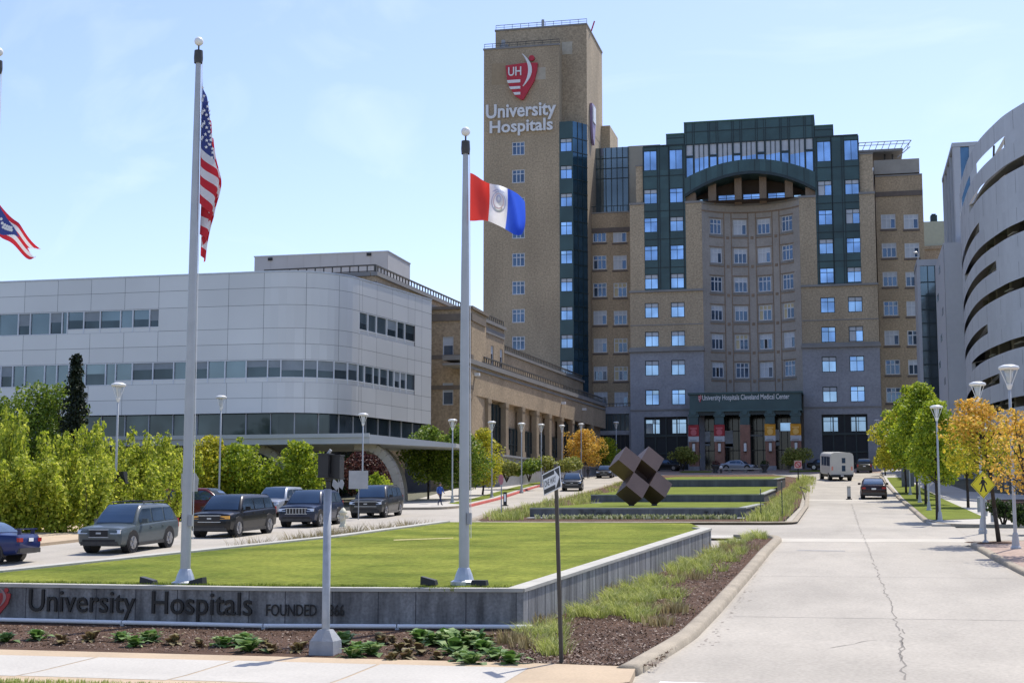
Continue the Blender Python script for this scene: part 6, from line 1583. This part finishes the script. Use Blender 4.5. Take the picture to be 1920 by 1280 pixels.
# plaza furniture before the entrance
b = at(1385, 885, 190); b.z = g(190)+.05; t = thing('plaza_bench', b, 'long pale stone bench on the brick plaza before the hospital', 'bench'); x0, x1 = onY(1335, 885, 190)[0], onY(1432, 885, 190)[0]
m = MB(); m.box(x0, x1, 189.6, 190.4, b.z+.32, b.z+.5); m.build('seat', WALK, t); m = MB()
for i in range(4): x = x0+.3+(x1-x0-.6)*i/3; m.box(x-.2, x+.2, 189.7, 190.3, b.z-.1, b.z+.32)
m.build('leg', STONET, t)
for px, lab in ((1342, 'dark round planter urn at the left end of the plaza bench'), (1434, 'dark round planter urn at the right end of the plaza bench')):
    b = at(px, 884, 188.5); b.z = g(188.5)+.05; t = thing('planter_urn', b, lab, 'planter', 'planter urns on the plaza'); m = MB(); m.lathe([(.35, 0), (.35, .1), (.2, .2), (.55, .75), (.6, 1.0), (.5, 1.0), (.4, .9), (0, .88)], b, 16); m.build('urn', DARKM, t, smooth=True)
    m = MB(); leaf_quads(m, b+Vector((0, 0, 1.15)), .5, 160, .16, random.Random(px), .7); m.build('planting', LR if px < 1400 else LD, t)
b = at(1352, 884, 187); b.z = g(187)+.05; t = thing('bollard_globe', b, 'white globe bollard beside the left planter urn', 'bollard'); m = MB(); m.lathe([(.14, 0), (.12, .5), (0, .52)], b, 10); m.build('post', DARKM, t); m = MB(); m.sphere(b+Vector((0, 0, .7)), .22); m.build('globe', LAMPW, t, smooth=True)
b = at(1702, 895, 138); b.z = g(138); t = thing('information_totem', b, 'dark grey information totem behind the far verge trees', 'sign'); m = MB(); m.box(b.x-.55, b.x+.55, b.y-.15, b.y+.15, b.z, b.z+3.0); m.build('panel', M('totem', (.15, .155, .15), .6), t); m = MB(); m.box(b.x-.6, b.x+.6, b.y-.17, b.y+.17, b.z+3.0, b.z+3.6); m.build('head_band', M('totem_teal', (.05, .12, .12), .5), t)
for i, (px, Y) in enumerate(((1837, 84), (1847, 79), (1862, 72))):
    b = at(px, 960, Y); b.z = g(Y)+.13; t = thing('garage_bollard', b, ('farthest', 'middle', 'nearest')[i]+' short grey bollard among the garage shrubs', 'bollard', 'bollards by the garage'); m = MB(); m.lathe([(.12, 0), (.12, .75), (.09, .82), (0, .84)], b, 10); m.build('post', GREYP, t)
# ------------------------------------------------------------------ vehicles (front faces -Y, origin on the ground)
def paint(name, col, metal=.0): return M(name, col, .3, .04, 2, 0, metal, spec=.3, coat=.35)
def car(name, lab, pa, L=4.6, W=1.82, H=1.68, hood=.98, belt=1.02, kind='suv', rails=False, wr=.36, style=0, rear_light='v'):
    t = thing(name, (0, 0, 0), lab, 'car'); hl = L/2; w = W/2
    # lower body: stations from nose (-y) to tail
    if kind == 'sedan':
        st = [(-hl, .80, .42, .72), (-hl+.12, .95, .30, hood*.86), (-hl+.6, 1, .24, hood*.95), (-hl+1.25, 1, .22, hood), (-.1, 1, .22, belt), (hl-1.35, 1, .22, belt+.03), (hl-.75, 1, .24, belt+.05), (hl-.12, .96, .32, belt+.02), (hl, .84, .45, belt-.12)]
        gh = dict(f0=-hl+1.2, f1=-.42, r1=hl-1.55, r0=hl-.7)
    elif kind == 'van':
        st = [(-hl, .80, .42, .80), (-hl+.12, .95, .30, hood*.9), (-hl+.5, 1, .24, hood), (-hl+.9, 1, .22, hood+.04), (0, 1, .22, belt), (hl-.5, 1, .22, belt), (hl-.08, .98, .3, belt), (hl, .90, .42, belt-.03)]
        gh = dict(f0=-hl+.75, f1=-hl+1.75, r1=hl-.35, r0=hl-.05)
    else:
        st = [(-hl, .82, .42, .84), (-hl+.10, .96, .30, hood*.93), (-hl+.5, 1, .24, hood*.985), (-hl+1.2, 1, .22, hood+.02), (-.2, 1, .22, belt), (hl-1.0, 1, .22, belt+.03), (hl-.12, .98, .3, belt+.03), (hl, .90, .45, belt-.02)]
        gh = dict(f0=-hl+1.12, f1=-hl+1.88, r1=hl-.62, r0=hl-.12)
    # lower body lofted through smooth stations
    def cat(k, y):
        ys = [q[0] for q in st]
        for i in range(len(st)-1):
            if y <= ys[i+1] or i == len(st)-2:
                t_ = (y-ys[i])/(ys[i+1]-ys[i]); t_ = t_*t_*(3-2*t_)*.5+t_*.5; return st[i][k]+(st[i+1][k]-st[i][k])*t_
    Y_ = sorted({q[0] for q in st} | {-hl+L*i/24 for i in range(25)} | {-hl+.05, hl-.05})
    m = MB(); secs = []
    for y in Y_:
        wf, zs, zt = cat(1, y), cat(2, y), cat(3, y); a = w*wf; h_ = zt-zs
        secs.append([(-a*.86, y, zs), (-a*.97, y, zs+.08), (-a, y, zs+h_*.38), (-a*1.0, y, zs+h_*.60), (-a*.985, y, zt-.09), (-a*.945, y, zt-.025), (-a*.84, y, zt+.005), (-a*.42, y, zt+.035), (0, y, zt+.045)])
        secs[-1] += [(-x, y, z) for x, y, z in reversed(secs[-1][:-1])]
    k = len(secs[0]); n0 = len(m.v)
    for s_ in secs: m.v += s_
    for i in range(len(secs)-1):
        for j in range(k): j2 = (j+1) % k; m.f.append((n0+i*k+j, n0+i*k+j2, n0+(i+1)*k+j2, n0+(i+1)*k+j)); m.m.append(0)
    m.f.append(tuple(n0+j for j in reversed(range(k)))); m.m.append(0); m.f.append(tuple(n0+(len(secs)-1)*k+j for j in range(k))); m.m.append(0)
    # cabin lofted with curved roof, raked screen and tumblehome
    zb, wb, wt = belt-.06, w*.95, w*.76; f0, f1, r1, r0 = gh['f0'], gh['f1'], gh['r1'], gh['r0']
    def ztop(y):
        if y < f1: t_ = max(0, (y-f0)/(f1-f0)); return hood+(H-.03-hood)*(1-(1-t_)**1.45)
        if y > r1: t_ = min(1, (y-r1)/(r0-r1)); return H-.05-(H-.05-belt-.02)*t_**1.7
        t_ = (y-f1)/(r1-f1); return H-.03+.03*math.sin(math.pi*min(1, t_*1.15+.05))-.03*t_
    xs_ = lambda z: wb+(wt-wb)*max(0, (z-zb)/(H-zb))**1.15
    YG = sorted({f0+(f1-f0)*i/7 for i in range(8)} | {f1+(r1-f1)*i/6 for i in range(7)} | {r1+(r0-r1)*i/6 for i in range(7)})
    g2 = []
    for y in YG:
        zt = ztop(y); hh2 = max(.02, zt-zb); x1 = xs_(zt)
        p = [(-wb, y, zb), (-xs_(zb+hh2*.5), y, zb+hh2*.5), (-xs_(zt-.14*min(1, hh2*2)), y, zt-.14*min(1, hh2*2)), (-x1*.965, y, zt-.05*min(1, hh2*2)), (-x1*.86, y, zt-.008), (-x1*.45, y, zt+.012), (0, y, zt+.018)]
        g2.append(p+[(-x, y_, z) for x, y_, z in reversed(p[:-1])])
    k = len(g2[0]); n0 = len(m.v)
    for s_ in g2: m.v += s_
    for i in range(len(g2)-1):
        for j in range(k-1): m.f.append((n0+i*k+j, n0+i*k+j+1, n0+(i+1)*k+j+1, n0+(i+1)*k+j)); m.m.append(0)
    m.f.append(tuple(n0+j for j in range(k))); m.m.append(0); m.f.append(tuple(n0+(len(g2)-1)*k+j for j in reversed(range(k)))); m.m.append(0)
    b = m.build('body', pa, t)
    b.data.polygons.foreach_set('use_smooth', [True]*len(b.data.polygons))
    es = b.modifiers.new('edges', 'EDGE_SPLIT'); es.split_angle = R(42)
    def screen(nm, ya, yb):
        m = MB(); n = 6; q = []
        for i in range(n+1):
            y = ya+(yb-ya)*i/n; zt = ztop(y); x1 = xs_(zt)*.87
            q.append([(x1*s_, y, zt+.022+.008*(1-abs(s_))) for s_ in (-1, -.5, 0, .5, 1)])
        for i in range(n):
            for j in range(4): m.poly([q[i][j], q[i][j+1], q[i+1][j+1], q[i+1][j]])
        m.build(nm, CARG, t, smooth=True)
    screen('windscreen', f0+(f1-f0)*.07, f1-.04); screen('rear_window', r1+(r0-r1)*.14, r1+(r0-r1)*(.62 if kind != 'sedan' else .9))
    for sd in (-1, 1):
        ya, yb = f0+(f1-f0)*.42, r1+(r0-r1)*.35
        cuts = [(0, .36), (.39, .71), (.74, 1)] if kind != 'sedan' else [(0, .46), (.49, .93)]
        for c0, c1 in cuts:
            m = MB(); n = 5; lowz = belt+.035
            for i in range(n):
                y0, y1 = ya+(yb-ya)*(c0+(c1-c0)*i/n), ya+(yb-ya)*(c0+(c1-c0)*(i+1)/n)
                h0, h1 = max(lowz+.01, min(H-.17, ztop(y0)-.13)), max(lowz+.01, min(H-.17, ztop(y1)-.13))
                q = [(sd*(xs_(lowz)+.012), y0, lowz), (sd*(xs_(lowz)+.012), y1, lowz), (sd*(xs_(h1)+.012), y1, h1), (sd*(xs_(h0)+.012), y0, h0)]
                m.poly(q if sd > 0 else q[::-1])
            m.build('side_window', CARG, t)
        m = MB()
        for yy in (ya+(yb-ya)*.375, ya+(yb-ya)*.72): m.box(min(sd*(w-.01), sd*(w+.012)), max(sd*(w-.01), sd*(w+.012)), yy-.30, yy-.14, belt-.16, belt-.125)
        m.build('door_handle', pa, t)
        # mirror, wheels
        m = MB(); my = gh['f0']+.45; m.hexa([(sd*(w-.02), my, belt+.02), (sd*(w+.2), my+.02, belt+.02), (sd*(w+.2), my+.1, belt+.02), (sd*(w-.02), my+.1, belt+.02), (sd*(w-.02), my, belt+.17), (sd*(w+.18), my+.02, belt+.17), (sd*(w+.18), my+.1, belt+.17), (sd*(w-.02), my+.1, belt+.17)][::1]); m.build('mirror', pa if style != 2 else BLACK, t)
        for wy in (-hl+.88, hl-.92):
            m = MB(); m.tube((sd*(w-.3), wy, wr+.04), (sd*(w-.004), wy, wr+.03), wr+.07, n=22); m.build('wheel_arch', BLACK, t)
            m = MB(); m.tube((sd*(w-.24), wy, wr), (sd*(w+.004), wy, wr), wr, n=22); ty = m.build('wheel', RUBBER, t)
            m = MB(); m.tube((sd*(w-.01), wy, wr), (sd*(w+.012), wy, wr), wr*.66, n=18)
            for q in range(5): a = q*1.2566; m.tube((sd*(w+.006), wy, wr), (sd*(w+.006), wy+wr*.6*math.cos(a), wr+wr*.6*math.sin(a)), .04, n=4)
            m.build('rim', RIM, ty)
        # lamps
        x0, x1 = sd*w*.50, sd*w*.93; zl_ = hood*.80
        m = MB(); m.hexa([(min(x0, x1), -hl-.005, zl_-.06), (max(x0, x1), -hl-.005, zl_-.06), (max(x0, x1), -hl+.28, zl_-.06), (min(x0, x1), -hl+.28, zl_-.06), (min(x0, x1), -hl+.03, zl_+.07), (max(x0, x1), -hl+.03, zl_+.08), (max(x0, x1), -hl+.3, zl_+.08), (min(x0, x1), -hl+.3, zl_+.07)]); m.build('headlight', HEADL if style != 3 else AMBER, t)
        m = MB(); 
        if kind == 'sedan': m.box(min(sd*w*.62, sd*w*.92), max(sd*w*.62, sd*w*.92), hl-.22, hl+.006, belt-.21, belt-.08)
        else: m.box(min(sd*w*.74, sd*w*.93), max(sd*w*.74, sd*w*.93), hl-.16, hl+.008, belt-.28, belt+.06)
        m.build('tail_light', TAIL, t)
    m = MB(); gz = hood*.80
    gw = {0: .40, 1: .62, 2: .55, 3: .5}[style if style < 4 else 0]
    m.box(-w*gw, w*gw, -hl-.012, -hl+.12, gz-.17, gz+.07); m.box(-w*.72, w*.72, -hl-.008, -hl+.1, .38, .52); m.build('grille', BLACK, t)
    m = MB()
    m.box(-w*gw-.03, w*gw+.03, -hl-.02, -hl+.05, gz+.07, gz+.10); m.box(-w*gw-.03, w*gw+.03, -hl-.02, -hl+.05, gz-.2, gz-.17)
    if style == 2:
        for i in range(7): x = -w*gw+.06+(2*w*gw-.12)*i/6; m.box(x-.018, x+.018, -hl-.02, -hl, gz-.17, gz+.07)
    else: m.box(-.1, .1, -hl-.022, -hl, gz-.07, gz-.01)
    m.build('grille_trim', ALU, t)
    m = MB(); m.box(-w*.80, w*.80, -hl-.012, -hl+.2, .30, .43); m.build('bumper', DARKM if style != 1 else pa, t); m = MB(); m.box(-w*.84, w*.84, hl-.2, hl+.012, .34, .50); m.build('bumper', DARKM if style != 1 else pa, t); m = MB(); m.box(-w-.012, w+.012, -hl+1.3, hl-1.35, .22, .34); m.build('sill_trim', DARKM if style != 1 else pa, t)
    m = MB(); m.box(-.16, .16, hl+.02, hl+.03, (.78 if kind != 'sedan' else .72), (.90 if kind != 'sedan' else .84)); m.build('number_plate', WHITE, t)
    if rails:
        m = MB()
        for sd in (-1, 1):
            m.tube((sd*wt*.92, gh['f1']+.2, H+.06), (sd*wt*.9, gh['r1']-.2, H+.06), .025, n=6)
            for y in (gh['f1']+.3, (gh['f1']+gh['r1'])/2, gh['r1']-.3): m.tube((sd*wt*.92, y, H-.02), (sd*wt*.92, y, H+.06), .02, n=5)
        for y in ((gh['f1']+.7), gh['r1']-.6): m.tube((-wt*.9, y, H+.07), (wt*.9, y, H+.07), .022, n=5)
        m.build('roof_rack', DARKM, t)
    return t
def put(o, px, py, rz=0.0, dz=.01, Y=None, X=None):
    b = G(px, py)
    if Y: b = Vector((X, Y, g(Y)))
    sl_ = (g(b.y+2)-g(b.y-2))/4
    o.location = (b.x, b.y, g(b.y)+dz); o.rotation_euler = (math.atan(sl_)*math.cos(rz), 0, rz)
P_ = dict(grey=paint('paint_grey_green', (.075, .095, .10)), black=paint('paint_black', (.008, .009, .011)), navy=paint('paint_navy', (.012, .022, .05)), blue=paint('paint_blue', (.010, .020, .095)), red=paint('paint_dark_red', (.10, .012, .012)), silver=paint('paint_silver', (.33, .36, .40), .4), maroon=paint('paint_maroon', (.024, .010, .014)), dark=paint('paint_dark', (.03, .033, .036)), olive=paint('paint_olive', (.06, .062, .05)))
RZ = R(-6)
put(car('suv', 'grey green SUV with roof rack nearest the hedge, facing the camera', P_['grey'], 4.62, 1.82, 1.72, rails=True, style=0), 0, 0, R(-1), Y=51.0, X=-26.5)
put(car('suv', 'large black SUV with amber lit headlights behind the grey green one', P_['black'], 5.1, 1.98, 1.80, 1.08, 1.12, style=3, wr=.40), 0, 0, R(-1), Y=61.2, X=-26.75)
put(car('suv', 'dark navy SUV with a slotted grille partly behind the signal post', P_['navy'], 4.8, 1.94, 1.78, 1.06, 1.1, style=2, wr=.39), 0, 0, R(2), Y=70.2, X=-26.5)
put(car('suv', 'black SUV last in the queue of cars, right of the signal post', P_['dark'], 5.0, 1.97, 1.80, 1.04, 1.1, style=1, wr=.39), 0, 0, R(3), Y=81.0, X=-26.6)
put(car('minivan', 'dark red minivan waiting by the pavement beyond the black SUV', P_['red'], 5.1, 1.98, 1.78, 1.0, 1.08, 'van', style=1), 0, 0, R(88), Y=75.5, X=-35.2)
put(car('suv', 'silver grey SUV with sun glinting on its windscreen behind the navy one', P_['silver'], 4.7, 1.88, 1.70, style=1), 0, 0, R(0), Y=82.0, X=-33.0)
put(car('sedan', 'blue saloon with a rear spoiler leaving at the left edge', P_['blue'], 4.5, 1.72, 1.42, .86, .92, 'sedan', wr=.31), 0, 0, R(-86), Y=45.0, X=-29.4)
m = MB(); bl = bpy.data.objects['sedan']; m.box(-.62, .62, 1.98, 2.18, 1.12, 1.155); m.box(-.5, -.44, 2.02, 2.14, .95, 1.12); m.box(.44, .5, 2.02, 2.14, .95, 1.12); sp_ = MB(); 
o = m.build('spoiler', P_['blue'], origin=(0, 0, 0)); o.parent = bl; o.location = (0, 0, 0)
put(car('suv', 'dark grey SUV driving down behind the ONE WAY sign', P_['dark'], 4.5, 1.82, 1.62, style=1), 0, 0, R(8), Y=133.5, X=-24.9)
put(car('sedan', 'black saloon parked by the red kerb left of the cube sculpture', P_['black'], 4.7, 1.84, 1.46, .88, .95, 'sedan'), 0, 0, R(4), Y=173, X=-28.3)
put(car('sedan', 'maroon saloon driving away up the right drive', P_['maroon'], 4.8, 1.86, 1.52, .9, .98, 'sedan'), 0, 0, R(180), Y=113.6, X=1.75)
put(car('suv', 'dark olive SUV driving away beyond the white bus', P_['olive'], 4.7, 1.88, 1.72, style=1), 0, 0, R(180), Y=187, X=1.85)
put(car('sedan', 'pale silver saloon stopped under the entrance portico', P_['silver'], 4.7, 1.84, 1.46, .88, .95, 'sedan'), 0, 0, R(75), Y=197.0, X=-14.3)
put(car('suv', 'black car in the shade left of the round shrub by the portico', P_['black'], 4.6, 1.84, 1.6), 0, 0, R(80), Y=199.5, X=-24.4)
put(car('sedan', 'dark parked car half hidden by the white bus', P_['black'], 4.6, 1.84, 1.5, .88, .95, 'sedan'), 0, 0, R(88), Y=198.5, X=-3.1)
# white shuttle bus (rear towards the camera)
BS = thing('shuttle_bus', (0, 0, 0), 'white shuttle bus with a windowed rear door driving up the right drive', 'bus')
BW = M('bus_white', (.66, .64, .58), .4, .04, 2, coat=.3)
m = MB(); w, L_, z0, z1 = 1.2, 6.6, .62, 2.95
sec = [(-w, z0), (w, z0), (w+.02, 1.5), (w, 2.6), (w-.1, 2.84), (w-.35, z1), (-w+.35, z1), (-w+.1, 2.84), (-w, 2.6), (-w-.02, 1.5)]
ys = [(0, .96), (.12, 1), (L_-1.6, 1), (L_-1.2, .97)]; n0 = len(m.v); k = len(sec)
for y, s in ys: m.v += [(x*s, y, 1.75+(z-1.75)*s) for x, z in sec]
for i in range(len(ys)-1):
    for j in range(k): j2 = (j+1) % k; m.f.append((n0+i*k+j, n0+i*k+j2, n0+(i+1)*k+j2, n0+(i+1)*k+j)); m.m.append(0)
m.f.append(tuple(n0+j for j in range(k))); m.m.append(0); m.f.append(tuple(n0+(len(ys)-1)*k+j for j in reversed(range(k)))); m.m.append(0)
m.hexa([(-.95, L_-1.2, .5), (.95, L_-1.2, .5), (.95, L_+.4, .5), (-.95, L_+.4, .5), (-.9, L_-1.2, 2.2), (.9, L_-1.2, 2.2), (.88, L_+.1, 1.2), (-.88, L_+.1, 1.2)])
b = m.build('body', BW, BS); bv = b.modifiers.new('soft', 'BEVEL'); bv.width = .08; bv.segments = 3; bv.angle_limit = R(25)
m = MB(); m.box(-.2, .62, -.012, .05, .85, 2.55); dr = m.build('rear_door', BW, BS)
m = MB(); m.box(-.02, .36, -.024, 0, 1.85, 2.4); m.build('door_window', CARG, dr); m = MB(); m.box(-.02, .36, -.024, 0, 1.0, 1.6); m.build('door_window', CARG, dr)
for y0, y1 in ((.35, 1.9), (2.15, 3.4), (3.65, 4.7)):
    for sd in (-1, 1):
        m = MB(); m.box(min(sd*(w+.0), sd*(w+.03)), max(sd*w, sd*(w+.03)), y0, y1, 1.55, 2.5); m.build('side_window', CARG, BS)
for sd in (-1, 1):
    m = MB(); m.box(sd*1.02-.09, sd*1.02+.09, -.02, .03, 1.1, 1.5); m.build('tail_light', M('bus_tail', (.75, .30, .22), .4), BS)
    for wy in (1.2, 5.6):
        m = MB(); m.tube((sd*(w-.35), wy, .42), (sd*(w+.01), wy, .42), .42, n=20); ty = m.build('wheel', RUBBER, BS); m = MB(); m.tube((sd*(w), wy, .42), (sd*(w+.02), wy, .42), .24, n=14); m.build('rim', RIM, ty)
m = MB(); m.box(-1.15, 1.15, -.12, .1, .42, .64); m.build('bumper', BLACK, BS); m = MB(); m.box(-1.1, 1.1, .1, 6, .35, .62); m.build('chassis', BLACK, BS)
m = MB(); m.box(-.15, .15, -.135, -.12, .47, .6); m.build('number_plate', WHITE, BS)
put(BS, 0, 0, R(12), Y=158.5, X=-.72)
# ------------------------------------------------------------------ people
def person(lab, px, py, htpx, pose, jacket, trousers, skin, hairc, rz=0.0, bag=False):
    b = G(px, py, .12); t = thing('person', b, lab, 'person'); Hh = htpx*mpp(b)*1.0; s = Hh/1.75
    P = dict(pel=(0, 0, .95), ch=(0, .01, 1.25), nk=(0, 0, 1.46), hd=(0, -.03, 1.62), hd2=(0, -.03, 1.70),
             ls=(-.19, 0, 1.41), le=(-.24, .10, 1.14), lw=(-.22, .02, .90), lh=(-.22, -.03, .80), rs=(.19, 0, 1.41), re=(.25, -.06, 1.15), rw=(.21, -.24, .98), rh=(.20, -.31, .92),
             lhp=(-.10, 0, .90), lk=(-.10, -.16, .52), la=(-.10, -.26, .09), lt=(-.10, -.42, .04), rhp=(.10, 0, .90), rk=(.10, .06, .50), ra=(.10, .34, .14), rt=(.10, .26, .03))
    if pose == 'stand': P.update(lk=(-.1, -.02, .5), la=(-.1, .02, .08), lt=(-.11, -.14, .03), rk=(.1, -.02, .5), ra=(.1, .02, .08), rt=(.11, -.14, .03))
    E = [('pel', 'ch'), ('ch', 'nk'), ('nk', 'hd'), ('hd', 'hd2'), ('ch', 'ls'), ('ls', 'le'), ('le', 'lw'), ('lw', 'lh'), ('ch', 'rs'), ('rs', 're'), ('re', 'rw'), ('rw', 'rh'), ('pel', 'lhp'), ('lhp', 'lk'), ('lk', 'la'), ('la', 'lt'), ('pel', 'rhp'), ('rhp', 'rk'), ('rk', 'ra'), ('ra', 'rt')]
    rad = dict(pel=.16, ch=.17, nk=.062, hd=.098, hd2=.085, ls=.078, le=.052, lw=.04, lh=.042, rs=.078, re=.052, rw=.04, rh=.042, lhp=.098, lk=.068, la=.05, lt=.042, rhp=.098, rk=.068, ra=.05, rt=.042)
    nm = list(P); me = bpy.data.meshes.new('body'); me.from_pydata([tuple(c*s for c in P[n]) for n in nm], [(nm.index(a), nm.index(c)) for a, c in E], [])
    o = bpy.data.objects.new('body', me); COL.objects.link(o)
    sk = o.modifiers.new('skin', 'SKIN'); 
    for i, n in enumerate(nm): v = me.skin_vertices[0].data[i]; v.radius = (rad[n]*s, rad[n]*s*(.82 if n in ('ch', 'pel') else 1)); v.use_root = n == 'pel'
    su = o.modifiers.new('sub', 'SUBSURF'); su.levels = 2; su.render_levels = 2
    bpy.context.view_layer.update(); dg = bpy.context.evaluated_depsgraph_get(); m2 = bpy.data.meshes.new_from_object(o.evaluated_get(dg)); bpy.data.objects.remove(o)
    for mm in (jacket, trousers, skin, BLACK): m2.materials.append(mm)
    for p in m2.polygons:
        c = p.center/s; hand = (c.z < .93 and abs(c.x) > .16 and c.z > .7) or (c.y < -.22 and .85 < c.z < 1.02)
        p.material_index = 2 if (c.z > 1.5 or hand) else (0 if c.z > .90 else (3 if c.z < .10 else 1)); p.use_smooth = True
    o = bpy.data.objects.new('body', m2); COL.objects.link(o); o.parent = t
    off = WLOC[t.name]
    m = MB(); m.sphere(off+Vector((0, .012, 1.70))*s, .108*s, 12, 8, 0, (1, 1.05, .85)); h_ = m.build('hair', hairc, t, smooth=True)
    m = MB()
    for x in (-.035, .035): m.sphere(off+Vector((x, -.118, 1.665))*s, .012*s, 6, 4, 1)
    m.sphere(off+Vector((0, -.128, 1.63))*s, .016*s, 6, 4, 0); m.box(*(sorted((off.x-.025*s, off.x+.025*s))), off.y-.122*s, off.y-.10*s, off.z+1.585*s, off.z+1.595*s, 1); m.build('face', [skin, BLACK], t)
    if bag:
        m = MB(); m.hexa([off+Vector(q)*s for q in ((-.15, .12, 1.05), (.15, .12, 1.05), (.13, .30, 1.05), (-.13, .30, 1.05), (-.13, .12, 1.42), (.13, .12, 1.42), (.11, .24, 1.42), (-.11, .24, 1.42))]); m.build('backpack', bag, t)
    t.rotation_euler = (0, 0, rz); return t
SK = M('skin', (.32, .19, .13), .6, .05); SKD = M('skin_dark', (.10, .055, .04), .6, .05); HRD = M('hair_dark', (.02, .015, .012), .7)
person('person in a blue jacket and dark trousers walking on the left pavement', 825, 947, 42, 'walk', M('jacket_blue', (.035, .09, .32), .8, .15, 6), M('trousers_navy', (.018, .03, .08), .8), SK, HRD, R(60), bag=M('bag_pale', (.35, .45, .6), .7))
person('person in dark clothes standing near the trunk of the orange tree', 1103, 897, 22, 'stand', M('jacket_dark', (.02, .02, .025), .8), M('trousers_dark', (.025, .025, .03), .8), SKD, HRD, R(20))
b_ = G(1509, 937, .1); t = thing('barrier_post', b_, 'leaning pale wooden stake at the island kerb near the bus', 'post'); m = MB(); m.chain([b_, b_+Vector((-.1, 0, .5)), b_+Vector((-.35, 0, .95))], [.05, .045, .03], 6); m.build('stake', M('stake', (.32, .25, .17), .8), t); m = MB(); m.tube(b_+Vector((-.35, 0, .95)), b_+Vector((.12, 0, .78)), .035, n=6); m.build('crosspiece', DARKM, t)
